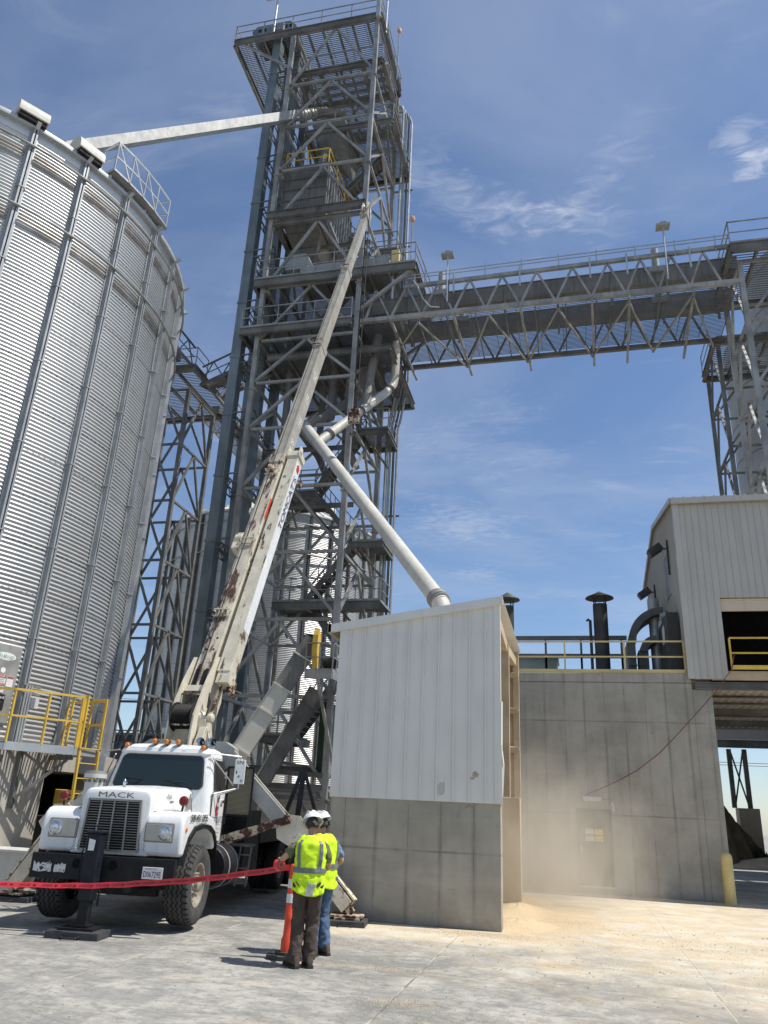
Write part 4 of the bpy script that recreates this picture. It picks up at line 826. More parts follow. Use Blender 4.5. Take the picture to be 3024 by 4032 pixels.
platform(tw, 'transfer_floor', -13.2, -7.3, 28.7, 34.2, 21.45, [], .3, .9, 'x', .1)
for x_, y_ in ((-12.6, 30.2), (-11.4, 31.8), (-9.7, 30.6)): mb = MB(); mb.tube((x_, y_, 17.6), (x_, y_, 22.3), .17, 12); mb.tube((x_, y_, 17.6), (x_ + .5, y_ + .4, 16.4), .17, 12); mb.build('transfer_pipe', M['tank'], tw)
for z_ in (3.2, 14.2, 17.0, 28.4): mb = MB(); mb.ibeam((-13.4, 29.9, z_), (-8.9, 29.9, z_), .12, .2); mb.ibeam((-11.2, 28.4, z_ + .2), (-11.2, 33.4, z_ + .2), .12, .2); mb.build('floor_beam', SD, tw)
mb = MB(); mb.bar((-8.8, 28.2, 23.0), (-6.3, 28.1, 24.95), .14); mb.bar((-8.8, 33.4, 23.0), (-6.1, 33.4, 24.95), .14); mb.bar((-6.3, 28.1, 24.8), (-6.0, 33, 24.8), .12); mb.build('knee_brace', SB, tw)
mb = MB(); mb.ibeam((-13.9, 28.18, 29.25), (-8.75, 28.18, 29.25), .22, .42); mb.ibeam((-13.5, 28.2, 28.72), (-8.9, 28.2, 28.72), .16, .22)
for x in (-13.4, -11.2, -9.0): mb.box(x - .015, x + .015, 28.08, 28.28, 29.1, 29.4)
mb.build('bin_support_beam', SD, tw)
mb = MB(); mb.ibeam((-11, 28.4, 28.75), (-11, 33.3, 28.75), .2, .4); mb.ibeam((-13.3, 28.4, 28.75), (-13.3, 33.3, 28.75), .2, .4); mb.build('bin_support_beam', SD, tw)
# stairs: flights climb back and forth across the rear of the tower
def flight(p, q, w=.75, yoff=0):
    p = V(p); q = V(q); mb = MB(); d = (q - p); h = V((0, w, 0))
    for o_ in (V((0, 0, 0)), h): mb.bar(p + o_, q + o_, .05, .26)
    n = max(4, int(abs(d.z) / .21))
    for i in range(1, n): c = p + d * (i / n); mb.box(c.x - .13, c.x + .13, c.y + .03, c.y + w - .03, c.z - .02, c.z + .015)
    s_ = mb.build('stair_flight', SD, tw)
    for o_ in (V((0, 0, 0)), h):
        mb = MB()
        for z in (.5, 1.0): mb.bar(p + o_ + V((0, 0, z)), q + o_ + V((0, 0, z)), .04)
        for i in range(5): c = p + o_ + d * (i / 4); mb.bar(c, c + V((0, 0, 1.0)), .035)
        mb.build('handrail', SB, s_)
def landing(x0, x1, z, y0=31.6, y1=33.6, outer=None):
    mb = MB(); grating(mb, x0, x1, y0, y1, z, .12, .05, 'x')
    for y in (y0, y1): mb.ibeam((x0, y, z - .17), (x1, y, z - .17), .1, .26)
    for x in (x0, x1): mb.ibeam((x, y0, z - .17), (x, y1, z - .17), .1, .26)
    mb.bar((x0 + .3, y0, z - .3), (x0 + (1 if outer == 'r' else .1), y1, z - 1.2), .08)
    l_ = mb.build('stair_landing', SD, tw); mb = MB(); xx = x1 if outer == 'r' else x0
    railing(mb, [(x0, y0, z), (x1, y0, z)], 1.07, .02, 1.0); railing(mb, [(xx, y0, z), (xx, y1, z)], 1.07, .02, 1.0); mb.build('railing', SB, l_)
RZ = [1.9, 7.0, 13.05, 18.75, 30.2 - .6, 33.3]
seq = [('l', 4.6), ('r', 7.55), ('l', 10.35), ('r', 13.1), ('l', 15.7), ('r', 18.75), ('l', 22.5)]
for k, (sd_, z) in enumerate(seq):
    if sd_ == 'r': landing(-9.35, -7.95, z, outer='r')
    elif z < 22: landing(-12.9, -11.3, z, outer='l')
mb = MB(); grating(mb, -11.3, -7.95, 31.6, 33.6, 10.35, .12, .05, 'x'); mb.ibeam((-12.9, 31.55, 10.15), (-7.95, 31.55, 10.15), .14, .34); l_ = mb.build('stair_landing', SD, tw)
mb = MB(); railing(mb, [(-11.3, 31.6, 10.35), (-7.95, 31.6, 10.35), (-7.95, 33.6, 10.35)], 1.07, .02, 1.1); mb.build('railing', SB, l_)
for (s0, z0_), (s1, z1_), yy in zip(seq, seq[1:], (31.7, 32.6, 31.7, 32.6, 31.7, 32.6)):
    xa = -11.4 if s0 == 'l' else -9.3; xb = -11.4 if s1 == 'l' else -9.3
    flight((xa, yy, z0_), (xb, yy, z1_))
for a, b, yy in (((-11.6, 26.0), (-9.2, 29.3), 31.8), ((-9.2, 29.3), (-12.2, 32.6), 32.7), ((-12.2, 32.6), (-9.0, 36.1), 31.8), ((-9.2, 25.4), (-8.2, 26.3), 32.7)):
    flight((a[0], yy, a[1]), (b[0], yy, b[1]))
landing(-9.3, -7.95, 29.3, outer='r')
# surge bin with hopper and yellow rails
sb = thing('surge_bin', (-12.2, 31, 27.3), 'rusty grey rectangular holding bin with a yellow rail high in the tower', 'hopper bin')
bx0, bx1, by0, by1, bz0, bz1 = -13.42, -11.08, 28.75, 33.1, 29.55, 32.75
mb = MB(); mb.box(bx0, bx1, by0, by1, bz0, bz1)
for k in range(5):
    z = bz0 + .35 + k * .68; mb.box(bx0 - .0, bx1 + .05, by0 - .06, by0, z, z + .07)
mb.box(bx0 - .05, bx0 + .05, by0 - .08, by0 + .02, bz0, bz1); mb.box(bx1 - .05, bx1 + .06, by0 - .08, by0 + .02, bz0, bz1); mb.build('shell', M['bin_steel'], sb)
mb = MB()
for k in range(11): y = by0 + .2 + k * .41; mb.box(bx1, bx1 + .07, y, y + .06, bz0, bz1)
mb.box(bx1, bx1 + .075, by0, by1, bz0 + .02, bz0 + .12); mb.box(bx1, bx1 + .075, by0, by1, bz1 - .12, bz1); mb.build('side_stiffeners', M['duct'], sb)  # paler than the shell: the sunlit right side is put into the colour
mb = MB(); hx, hy = -12.2, 30.4
mb.add([(bx0, by0, bz0), (bx1, by0, bz0), (bx1, by1, bz0), (bx0, by1, bz0), (hx - .35, hy - .35, 27.4), (hx + .35, hy - .35, 27.4), (hx + .35, hy + .35, 27.4), (hx - .35, hy + .35, 27.4)], [(0, 4, 5, 1), (1, 5, 6, 2), (2, 6, 7, 3), (3, 7, 4, 0), (4, 7, 6, 5)])
for k in (.3, .6): 
    w_ = [(bx0 + (hx - .35 - bx0) * k, by0 + (hy - .35 - by0) * k), (bx1 + (hx + .35 - bx1) * k, by0 + (hy - .35 - by0) * k)]; z = bz0 + (27.4 - bz0) * k; mb.bar((*w_[0], z - .03), (*w_[1], z - .03), .08)
mb.build('hopper', M['bin_steel'], sb)
mb = MB(); railing(mb, [(bx0, by1, bz1), (bx0, by0, bz1), (bx1, by0, bz1), (bx1, by1, bz1)], 1.07, .025, 1.3, 1, .1); mb.build('railing', M['yellow'], sb)
mb = MB(); mb.box(bx0 - .05, bx1 + .05, by0 - .06, by1, bz1, bz1 + .07); mb.build('rim', M['bin_steel'], sb)
# cone distributor above the bin
cd = thing('distributor', (-11.7, 30.6, 33.6), 'dark ribbed transition cone feeding the holding bin in the tower', 'hopper')
mb = MB()
top = [(-12.6, 29.5, 36.7), (-10.7, 29.5, 36.7), (-10.3, 32.4, 36.7), (-12.6, 32.4, 36.7)]; bot = [(-11.95, 29.8, 34.9), (-11.5, 29.8, 34.9), (-10.6, 31.4, 34.0), (-11.9, 30.4, 34.8)]
mb.add(top + bot, [(0, 4, 5, 1), (1, 5, 6, 2), (2, 6, 7, 3), (3, 7, 4, 0), (0, 1, 2, 3), (4, 7, 6, 5)])
for k in range(1, 6): u = k / 6; mb.bar(V(top[1]).lerp(V(top[2]), u), V(bot[1]).lerp(V(bot[2]), u), .07)
mb.build('cone', M['bin_steel'], cd)
mb = MB(); mb.path([(-11.72, 29.9, 35.0), (-11.85, 29.7, 33.9), (-11.95, 29.6, 32.8)], .2, 12); mb.build('drop_pipe', M['tank'], cd)
# machines on platforms
mc = thing('grain_cleaner', (-10.5, 29, 25.3), 'long pale grey cleaner cabinet with blue lettering on the mid tower platform', 'machine')
mb = MB(); mb.box(-12.0, -7.6, 28.7, 30.2, 25.45, 26.35); mb.box(-8.1, -7.55, 28.55, 28.7, 25.5, 26.3); mb.build('cabinet', M['duct'], mc)
mb = MB()
for x in (-11.2, -10.3, -9.0): mb.box(x, x + .015, 28.685, 28.7, 25.5, 26.3)
mb.build('panel_seams', M['galv_dark'], mc)
mb = MB(); mb.text('REGENCY', (-8.55, 28.68, 25.75), (1, 0, 0), (0, 0, 1), .2, width=1.15); mb.build('lettering', M['letter_blue'], mc)
mb = MB(); mb.box(-12.9, -11.7, 28.9, 30.0, 26.4, 27.1); mb.box(-12.7, -11.9, 29.0, 29.8, 27.1, 27.4); mb.build('inlet_box', M['duct'], mc, bevel=.02)
t = thing('drive_guard', (-7.3, 28.7, 25.3), 'small yellow drive guard on the mid tower platform corner', 'machine guard'); mb = MB(); mb.box(-7.42, -7.05, 28.5, 28.8, 25.35, 26.5); mb.build('cover', M['yellow_pale'], t, bevel=.02)
mb = MB(); mb.lathe([(.0, 0), (.2, 0), (.2, .7), (0, .7)], (-8.1, 29.3, 25.9), 14, (1, 0, .0)); mb.build('motor', M['chassis'], t)
t = thing('transfer_equipment', (-10.6, 30.5, 22.6), 'dark machinery between the two mid tower platforms', 'machine'); mb = MB(); mb.box(-12.6, -9.4, 30, 32.5, 22.6, 24.2); mb.build('body', M['chassis'], t)
mb = MB(); mb.box(-9.4, -7.2, 29.6, 31.6, 23.4, 24.6); mb.build('chute', M['galv_dark'], t)
t = thing('head_drive', (-15.6, 29.6, 42.5), 'pale blue louvred head drive housing on the left end of the top platform', 'drive housing')
mb = MB(); mb.prism([(-.9, 0), (1.3, 0), (1.7, .35), (1.3, .8), (-.7, .8), (-1.0, .45)], (-15.5, 28.7, 43.2), (1, 0, 0), (0, 0, 1), (0, 1, 0), 0, 1.3); mb.build('hood', M['casing'], t)
mb = MB()
for x in (-16.1, -15.8, -14.5, -14.2): mb.box(x, x + .16, 28.67, 28.695, 43.5, 43.8)
mb.build('louvres', M['void'], t)
mb = MB(); mb.lathe([(0, 0), (.32, 0), (.32, .9), (0, .9)], (-15.6, 28.9, 42.95), 16, (1, 0, 0)); mb.box(-16, -14.4, 28.8, 29.8, 42.5, 42.75); mb.build('motor', M['stack'], t)
# bucket elevators
def bucket(x0, y0, w, d, zt, label, gap=1.75):
    t = thing('bucket_elevator', (x0, y0, 0), label, 'bucket elevator', 'bucket elevator casings beside the tower')
    for k in range(2):
        y = y0 + k * gap; mb = MB(); mb.box(x0, x0 + w, y, y + d, 0, zt); z = 3.1
        while z < zt: mb.box(x0 - .035, x0 + w + .035, y - .035, y + d + .035, z - .05, z + .05); z += 3.05
        mb.build('casing', M['casing'], t)
    z = 3.1
    while z < zt - 1:
        mb = MB(); 
        for xx in (x0, x0 + w):
            mb.bar((xx, y0 + d, z + .1), (xx, y0 + gap, z + .1), .05); mb.bar((xx, y0 + d, z - .3), (xx, y0 + gap, z - .3), .05)
            n = 4
            for i in range(n): ya = y0 + d + (gap - d) * i / n; yb = y0 + d + (gap - d) * (i + 1) / n; mb.bar((xx, ya, z + .1 if i % 2 else z - .3), (xx, yb, z - .3 if i % 2 else z + .1), .04)
        mb.bar((x0 + w, y0 + .1, z + .1), (TX0 + .1, TY0 + .2, z + .1), .06); mb.bar((x0 + w, y0 + .1, z - .3), (TX0 + .1, TY0 + .2, z - .3), .06)
        mb.build('stay_bracket', SD, t); z += 3.05
    mb = MB(); mb.prism([(-.1, 0), (gap + d + .1, 0), (gap + d + .1, .5), (gap * .5 + .9, 1.2), (gap * .5 - .4, 1.2), (-.1, .5)], (x0 - .05, y0, zt), (0, 1, 0), (0, 0, 1), (1, 0, 0), 0, w + .1); mb.build('head', M['casing'], t)
    mb = MB(); mb.box(x0 - .1, x0 + w + .1, y0 - .1, y0 + gap + d + .1, 0, 1.2); mb.build('boot', M['casing'], t)
bucket(-14.97, 28.5, .46, .5, 43.0, 'outermost blue grey bucket elevator casings rising left of the tower', 1.85)
bucket(-14.1, 29.6, .36, .45, 42.2, 'second pair of bucket elevator casings tight against the tower legs', 1.75)
# gravity spout to the left bin
t = thing('gravity_spout', (-15, 24, 30), 'long grey square spout sloping from the tower to the left bin peak', 'spout')
P0, P1 = V((-12.6, 29.9, 37.85)), V((-18.7, 16.9, 22.5)); mb = MB(); mb.bar(P0.lerp(P1, .1), P1, .5, .42); mb.build('duct', M['duct'], t)
mb = MB(); mb.tube(P0, P0.lerp(P1, .1), .27, 14)
for k in range(5): q = P0.lerp(P1, .012 + .018 * k); mb.tube(q, q + (P1 - P0).normalized() * .05, .30, 14)
mb.build('adjustable_joint', M['galv'], t)
mb = MB(); mb.path([P0, P0 + V((.5, .3, .25)), P0 + V((1.6, .6, .1))], .3, 12); mb.build('elbow', M['tank'], t)
t = thing('gravity_spout', (-20, 16, 24), 'dark spout legs crossing the top left corner above the bin roof', 'spout')
mb = MB(); mb.bar((-18.6, 16.3, 22.6), (-14.6, 9.6, 18.6), .12); mb.build('brace', M['galv_lt'], t)
mb = MB(); mb.bar((-18.6, 16.0, 23.6), (-16.2, 11.2, 19.9), .45, .2); mb.build('duct', M['galv'], t)
# conduits on the right of the tower
t = thing('conduit_run', (-8.2, 33.6, 0), 'bundle of tall vertical conduits bent round at the top, right of the tower', 'conduit')
for k in range(4):
    x = -8.45 + k * .17; y = 33.55 + .02 * k; xt = x
    mb = MB(); mb.path([(x, y, 0), (x, y, 19.6), (x + .12, y, 20.3), (x + .42, y, 22.4), (x + .42, y, 23.2), (x + .05, y, 25.0), (x + .03, y, 41.0 - k * .3), (x - .1, y, 41.55 - k * .3), (x - .45, y, 41.75 - k * .3), (x - 1.0, y, 41.7 - k * .3)], .062 if k else .09, 8); mb.build('pipe', M['galv_lt'] if k != 2 else SD, t)
for k, zz in enumerate((5, 10, 15, 27, 31, 35)): mb = MB(); mb.box(-8.85, -7.7, 33.6, 33.66, zz, zz + .08); mb.build('strut', SD, t)
# poles and beacons
def beacon(x, y, z0, z1, label):
    t = thing('beacon_lamp', (x, y, z0), label, 'beacon lamp'); mb = MB(); mb.bar((x, y, z0), (x, y, z1), .06); mb.build('pole', M['galv_lt'], t)
    mb = MB(); mb.lathe([(.0, 0), (.12, .02), (.14, .1), (.12, .26), (0, .28)], (x, y, z1), 8); mb.build('lamp', gmat('peach_lens', (.75, .38, .2), .1), t)
beacon(-8.35, 31.2, 41.0, 44.8, 'orange beacon on a pole beside the top platform'); beacon(-6.95, 30.6, 25.4, 30.0, 'small orange beacon on a pole above the mid platform')
for x, y, z, zz, lb in ((-14.9, 28.2, 42.5, 45.8, 'white mast with a short crossbar rising from the top platform front'), (-8.6, 29.2, 42.5, 45.8, 'slim white mast at the right corner of the top platform')):
    t = thing('mast', (x, y, z), lb, 'mast'); mb = MB(); mb.tube((x, y, z - .3), (x, y, zz), .06, 8); mb.build('pole', M['galv_lt'], t)
    mb = MB(); mb.bar((x - .7, y, zz - .45), (x + .35, y, zz - .45), .06); mb.build('crossbar', M['galv_lt'], t)
mb = MB(); mb.bar((-8.75, 28.1, 42.0), (-8.75, 28.1, 46), .22); mb.build('corner_post', M['galv_lt'], tw)
M['silo'] = gmat('silo_steel', (0.36, 0.345, 0.315), 0.14, 0.35, 0.55, 0.1, 0.05, 20, streak=0.5)
# ================================================================== BRIDGE
br = thing('conveyor_bridge', (0, 30.4, 22.4), 'long lattice truss bridge carrying conveyors from the tower to the right', 'truss bridge')
bx = (-8.7, 7.3); NX = [-8.0, -6.55, -5.12, -3.7, -2.25, -.75, .77, 2.23, 3.58, 4.81, 6.08]
for y, zb, zt in ((28.3, 22.5, 24.15), (32.5, 22.5, 24.1)):
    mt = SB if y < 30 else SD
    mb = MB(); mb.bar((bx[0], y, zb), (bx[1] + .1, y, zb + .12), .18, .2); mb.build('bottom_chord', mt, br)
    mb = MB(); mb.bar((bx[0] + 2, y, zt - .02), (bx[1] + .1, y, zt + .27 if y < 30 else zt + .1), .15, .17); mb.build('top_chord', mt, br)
    for i, x in enumerate(NX):
        zt_ = zt + .15 * (x + 7) / 14; zb_ = zb + .1 * (x + 8) / 15; xm = (x + (NX[i + 1] if i + 1 < len(NX) else 7.3)) / 2; xl = (x + (NX[i - 1] if i else -8.9)) / 2
        mb = MB(); mb.bar((xl, y, zb_), (x, y, zt_), .085); mb.bar((x, y, zt_), (xm, y, zb_), .085); mb.build('web_diagonal', mt, br)
for i, x in enumerate((-7.2, -4.4, -1.48, 1.5, 3.02, 5.55)):
    mb = MB(); mb.bar((x, 28.2, 24.55), (x, 28.2, 23.5), .07); mb.build('rail_post', M['galv_lt'], br)
    mb = MB(); mb.bar((x, 28.1, 22.3), (x + .2, 33.3, 22.3), .1, .12); mb.build('cross_member', SB, br)
NB = [-8.6, -6.0, -4.3, -2.85, -1.4, .1, 1.6, 3.0, 4.3, 5.5, 6.9]
for i in range(len(NB) - 1):
    a, b = NB[i], NB[i + 1]; mb = MB(); mb.bar((a, 28.35, 22.2), (b, 32.4, 22.2), .07) if i % 2 else mb.bar((b, 28.35, 22.2), (a, 32.4, 22.2), .07); mb.build('lateral_brace', SB, br)
mb = MB(); grating(mb, bx[0], bx[1], 28.5, 32.3, 22.72, .1, .012, 'x')
for i in range(12): x = bx[0] + 1.3 * i; mb.box(x, x + .05, 28.4, 32.4, 22.6, 22.68)
mb.build('walkway_grating', M['grate'], br)
mb = MB()
for z in (.62, .45): mb.bar((-6.5, 28.25, 24.15 + z - .05), (7.2, 28.25, 24.15 + z + .2), .035)
for i in range(9): x = -6.2 + i * 1.6; mb.bar((x, 28.25, 24.2), (x, 28.25, 24.9 + .015 * i), .05)
mb.build('cable_rail', M['galv_lt'], br)
for y, z, lb in ((29.4, 24.28, 'front grey drag conveyor casing running inside the truss bridge'), (31.2, 24.0, 'rear grey drag conveyor casing running inside the truss bridge')):
    t = thing('drag_conveyor', (0, y, z - .9), lb, 'conveyor', 'conveyors in the truss bridge'); mb = MB(); mb.bar((-8.4, y, z - .42), (7.6, y, z - .12), .34, .74)
    mb.bar((-8.4, y, z - .02), (7.6, y, z + .28), .42, .04); mb.bar((-8.4, y, z - .82), (7.6, y, z - .52), .42, .04); mb.build('casing', M['tank'], t)
    for i in range(7): x = -6.8 + i * 2.3; mb = MB(); mb.box(x - .04, x + .04, y - .22, y + .22, z - .83 + .02 * x, z + .02 + .02 * x); mb.box(x - .05, x + .05, y - .3, y - .2, 22.7, z - .8 + .02 * x); mb.build('joint_flange', M['tank'], t)
for x, y, lb in ((-5.15, 29.4, 'left front'), (4.35, 29.4, 'right front'), (-4.4, 31.2, 'left rear'), (4.6, 31.2, 'right rear')):
    t = thing('conveyor_vent', (x, y, 24.3), lb + ' round vent pipe standing on the bridge conveyors', 'vent pipe', 'vents on the bridge conveyors'); z = 24.2 if y < 30 else 23.9
    mb = MB(); mb.box(x - .35, x + .35, y - .3, y + .3, z, z + .25); mb.build('base', M['duct'], t); mb = MB(); mb.tube((x, y, z + .2), (x, y, z + 1.35), .16, 14); mb.build('pipe', M['duct'], t)
for x, lb in ((-4.68, 'street style lamp on a pole near the left end of the truss bridge'), (4.6, 'street style lamp on a pole near the right end of the truss bridge')):
    t = thing('bridge_lamp', (x, 28.2, 22.6), lb, 'lamp', 'lamps on the truss bridge'); z = 25.45 if x < 0 else 25.65
    mb = MB(); mb.tube((x, 28.15, 23.0), (x, 28.15, z), .035, 8); mb.build('pole', M['galv_lt'], t)
    mb = MB(); mb.box(x - .28, x + .28, 27.95, 28.35, z, z + .1); mb.box(x - .12, x + .15, 28.0, 28.3, z + .1, z + .22); mb.build('lamp_head', SB, t)
    mb = MB(); mb.bar((x + .05, 28.2, 23.0), (x + .05, 28.2, 24.2), .05); mb.build('clamp', SD, t)
mb = MB(); mb.path([(-6.2, 28.05, 24.25), (-6.0, 28.0, 23.9), (-5.75, 28.0, 23.2), (-5.4, 28.05, 22.75), (-5.0, 28.1, 22.7)], .03, 6); tag(mb.build('loose_cable', M['galv_lt']), 'pale cable drooping at the tower end of the truss bridge', 'cable')
# ================================================================== RIGHT SUPPORT TOWERS
def lattice(t, xs, ys, levels, w=.2, bw=.1, mat=None, apex=True):
    mat = mat or SB; zt = levels[-1]
    for x in xs:
        for y in ys: mb = MB(); mb.bar((x, y, levels[0]), (x, y, zt), w, w, up=(0, 1, 0)); mb.build('leg', mat, t)
    fs = [((xs[0], ys[0]), (xs[1], ys[0])), ((xs[0], ys[1]), (xs[1], ys[1])), ((xs[0], ys[0]), (xs[0], ys[1])), ((xs[1], ys[0]), (xs[1], ys[1]))]
    for a, b in fs:
        for i in range(1, len(levels)):
            z0, z1 = levels[i - 1], levels[i]; A_, B__ = V((*a, z1)), V((*b, z1)); m_ = (A_ + B__) / 2; mb = MB(); mb.bar(A_, B__, bw, bw); mb.bar(m_, V((*a, z0)), bw, bw); mb.bar(m_, V((*b, z0)), bw, bw)
            ax = 'x' if abs(a[0] - b[0]) > .1 else 'y'; gusset(mb, m_, ax, .16); mb.build('cross_brace', mat, t)
lv = [11.75, 14.75, 17.8, 20.75, 23.55]
rt = thing('support_tower', (8.9, 30, 11.8), 'lattice steel tower holding the right end of the truss bridge', 'steel tower'); lattice(rt, (7.42, 11.6), (28.3, 31.35), lv)
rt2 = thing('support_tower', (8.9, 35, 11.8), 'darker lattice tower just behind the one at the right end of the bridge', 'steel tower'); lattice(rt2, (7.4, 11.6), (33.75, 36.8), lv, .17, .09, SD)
for x in (7.4, 11.6): mb = MB(); mb.ibeam((x, 33.2, 11.78), (x, 37.0, 11.78), .25, .4); mb.bar((x, 36.9, 11.6), (x, 34.7, 9.6), .16); mb.build('base_beam', SD, rt2)
platform(rt, 'platform', 7.0, 13.5, 27.6, 31.6, 24.0, [[(7.0, 27.6), (13.5, 27.6)], [(7.0, 27.6), (7.0, 31.6)]], .4, 1.0)
platform(rt2, 'platform', 7.0, 11.6, 32.6, 35.9, 22.75, [[(7.0, 33.6), (7.0, 35.9)]], .3, 1.0)
for k, z in enumerate((12.5, 15.4, 18.2)): 
    mb = MB(); mb.ibeam((8.0, 31.6, z), (9.5, 36.0, z + 1.6), .2, .3); mb.ibeam((8.6, 31.6, z), (10.1, 36.0, z + 1.6), .2, .3); mb.build('stair_flight', SD, rt2)
for x, y, r_, zt, lb in ((14.1, 39.5, 3.6, 31.0, 'nearer smooth grey steel silo behind the right support tower'), (14.4, 48, 3.6, 31.4, 'farther smooth grey steel silo behind the right support tower')):
    t = thing('steel_silo', (x, y, 0), lb, 'silo', 'smooth silos at the right edge'); mb = MB(); mb.lathe([(r_, 0), (r_, zt), (r_ * .4, zt + .9), (.3, zt + 1.1), (0, zt + 1.1)], (x, y, 0), 48); sh_ = mb.build('shell', M['silo'], t)
    z = 2
    while z < zt: mb = MB(); mb.lathe([(r_, 0), (r_ + .03, .01), (r_ + .03, .05), (r_, .06)], (x, y, z), 48, caps=False); mb.build('weld_ring', M['tank'], sh_); z += 2.35
# ================================================================== LEFT BACK TOWER AND CATWALKS
lb_ = thing('lattice_tower', (-21.3, 35, 0), 'slender dark lattice tower between the left bin and the elevator tower', 'steel tower')
lattice(lb_, (-22.85, -19.75), (33.4, 36.5), [0, 3.2, 6.5, 9.8, 13.1, 16.35, 19.6, 22.9], .2, .11, SD)
platform(lb_, 'platform', -23.3, -18.6, 31.7, 37.0, 23.3, [[(-23.3, 31.7), (-18.6, 31.7)], [(-18.6, 31.7), (-18.6, 33.0)], [(-18.6, 34.6), (-18.6, 37)]], .36, 1.0)
def catwalk(name, label, a, b, w, z, mat):
    t = thing(name, (a[0], a[1], z), label, 'catwalk'); a = V((*a, z)); b = V((*b, z)); d = (b - a).normalized(); n = V((-d.y, d.x, 0)) * w / 2; L = (b - a).length; k = max(2, int(L / 1.6))
    for s_ in (-1, 1):
        mb = MB(); mb.bar(a + n * s_, b + n * s_, .1, .14); mb.bar(a + n * s_ + V((0, 0, 1.15)), b + n * s_ + V((0, 0, 1.15)), .08); mb.bar(a + n * s_ + V((0, 0, .6)), b + n * s_ + V((0, 0, .6)), .04)
        for i in range(k):
            p, q = a.lerp(b, i / k) + n * s_, a.lerp(b, (i + 1) / k) + n * s_; m_ = (p + q) / 2 + V((0, 0, 1.15)); mb.bar(p, m_, .05); mb.bar(m_, q, .05)
        mb.build('side_truss', mat, t)
    mb = MB(); m_ = int(L / .14)
    for i in range(m_): p = a.lerp(b, i / m_); mb.bar(p - n + V((0, 0, .08)), p + n + V((0, 0, .08)), .045, .02)
    mb.build('grating', M['grate'], t)
    mb = MB()
    for i in range(k + 1): p = a.lerp(b, i / k); mb.bar(p - n, p + n, .07); 
    for i in range(k): mb.bar(a.lerp(b, i / k) - n, a.lerp(b, (i + 1) / k) + n, .05)
    mb.build('cross_member', mat, t)
    mb = MB(); mb.bar(a + V((0, 0, .6)) + n * .2, b + V((0, 0, .6)) + n * .2, .5, .45); mb.build('conveyor_casing', M['tank'], t)
catwalk('bin_catwalk', 'catwalk from the lattice tower to the left bin peak', (-19.6, 17.2), (-19.6, 31.7), 1.7, 23.2, SD)
catwalk('bin_catwalk', 'catwalk from the lattice tower back to the distant bin peak', (-19.7, 36.9), (-19.7, 48), 1.9, 23.0, SB)
catwalk('bin_catwalk', 'catwalk from the lattice tower across to the elevator tower', (-18.6, 33.8), (-13.6, 31.4), 1.6, 22.9, SD)
# ================================================================== SPOUT PIPES TO THE SHED
sp = thing('spout_pipe', (-6, 24, 6), 'long round white pipe running from the tower down onto the shed roof', 'pipe')
K0, K1 = V((-10.75, 28.0, 17.2)), V((-2.83, 17.1, 6.35))
mb = MB(); mb.tube(K0, K1, .205, 20); mb.build('main_pipe', M['pipe'], sp)
dK = (K1 - K0).normalized()
for q, nm in ((K0, 'coupling'), (K1 - dK * .25, 'coupling')):
    mb = MB(); mb.tube(q - dK * .09, q + dK * .09, .25, 20); mb.tube(q + dK * .14, q + dK * .17, .25, 20); mb.build(nm, M['galv'], sp)
mb = MB(); mb.path([K1 - dK * .1, K1 + V((.06, -.1, -.25)), K1 + V((.08, -.12, -.75))], .215, 18); mb.build('lower_elbow', M['pipe'], sp)
mb = MB(); mb.path([K0, K0 + V((.1, .1, .12)), K0 + V((.55, .6, .65)), (-9.1, 30.0, 19.6), (-9.0, 30.3, 20.2), (-9.0, 30.3, 22.5)], .2, 16); mb.build('upper_pipe', M['tank'], sp)
J = K0.lerp(K1, .165); B2 = V((-7.35, 30.0, 20.0))
mb = MB(); mb.path([J, J.lerp(B2, .9), B2 + V((-.05, 0, .1)), B2 + V((0, .05, .5)), B2 + V((0, .05, 2.4))], .19, 18); mb.build('branch_pipe', M['pipe'], sp)
for u in (.13, .52, .93):
    q = J.lerp(B2, u); d_ = (B2 - J).normalized(); mb = MB(); mb.tube(q - d_ * .06, q - d_ * .03, .25, 18); mb.tube(q + d_ * .03, q + d_ * .06, .25, 18); mb.tube(q - d_ * .03, q + d_ * .03, .215, 18); mb.build('coupling', M['galv_dark'], sp)
q = J.lerp(B2, .6); mb = MB(); mb.path([q, q + V((-.02, .1, .5)), V((q.x - .12, 29.3, 20.3)), V((-8.1, 29.5, 22.5))], .2, 16); mb.build('drop_pipe', M['tank'], sp)
mb = MB(); mb.tube((-10.4, 30.3, 18.8), (-10.4, 30.3, 22.4), .2, 14); mb.tube((-10.2, 29.0, 18.0), (-10.4, 30.3, 18.8), .2, 14); mb.build('drop_pipe', M['tank'], sp)
M['conv_cream'] = gmat('conveyor_cream', (.62, .60, .52), .06, 1.5, .5, 0, .05, 30, streak=.2)
# ================================================================== INCLINED CONVEYORS IN THE TOWER BASE
def incl(label, p, q, w, h, m1, m2):
    t = thing('inclined_conveyor', tuple(V(p)), label, 'conveyor', 'inclined conveyors in the tower base'); p, q = V(p), V(q); d = (q - p).normalized(); mb = MB(); mb.bar(p, q.lerp(p, .27), w, h); mb.build('casing', m1, t)
    mb = MB(); mb.bar(q.lerp(p, .27), q, w, h); mb.build('upper_casing', m2, t)
    for u in (.2, .4, .6, .73, .9):
        c = p.lerp(q, u); mb = MB(); mb.bar(c - d * .03, c + d * .03, w + .1, h + .1); mb.build('joint_flange', m1, t)
    side = d.cross(V((0, 0, 1))).normalized(); upv = side.cross(d); mb = MB(); mb.path([p + side * (w / 2 + .05) + upv * (h / 2), q.lerp(p, .27) + side * (w / 2 + .05) + upv * (h / 2)], .03, 6); mb.build('conduit', M['galv_lt'], t)
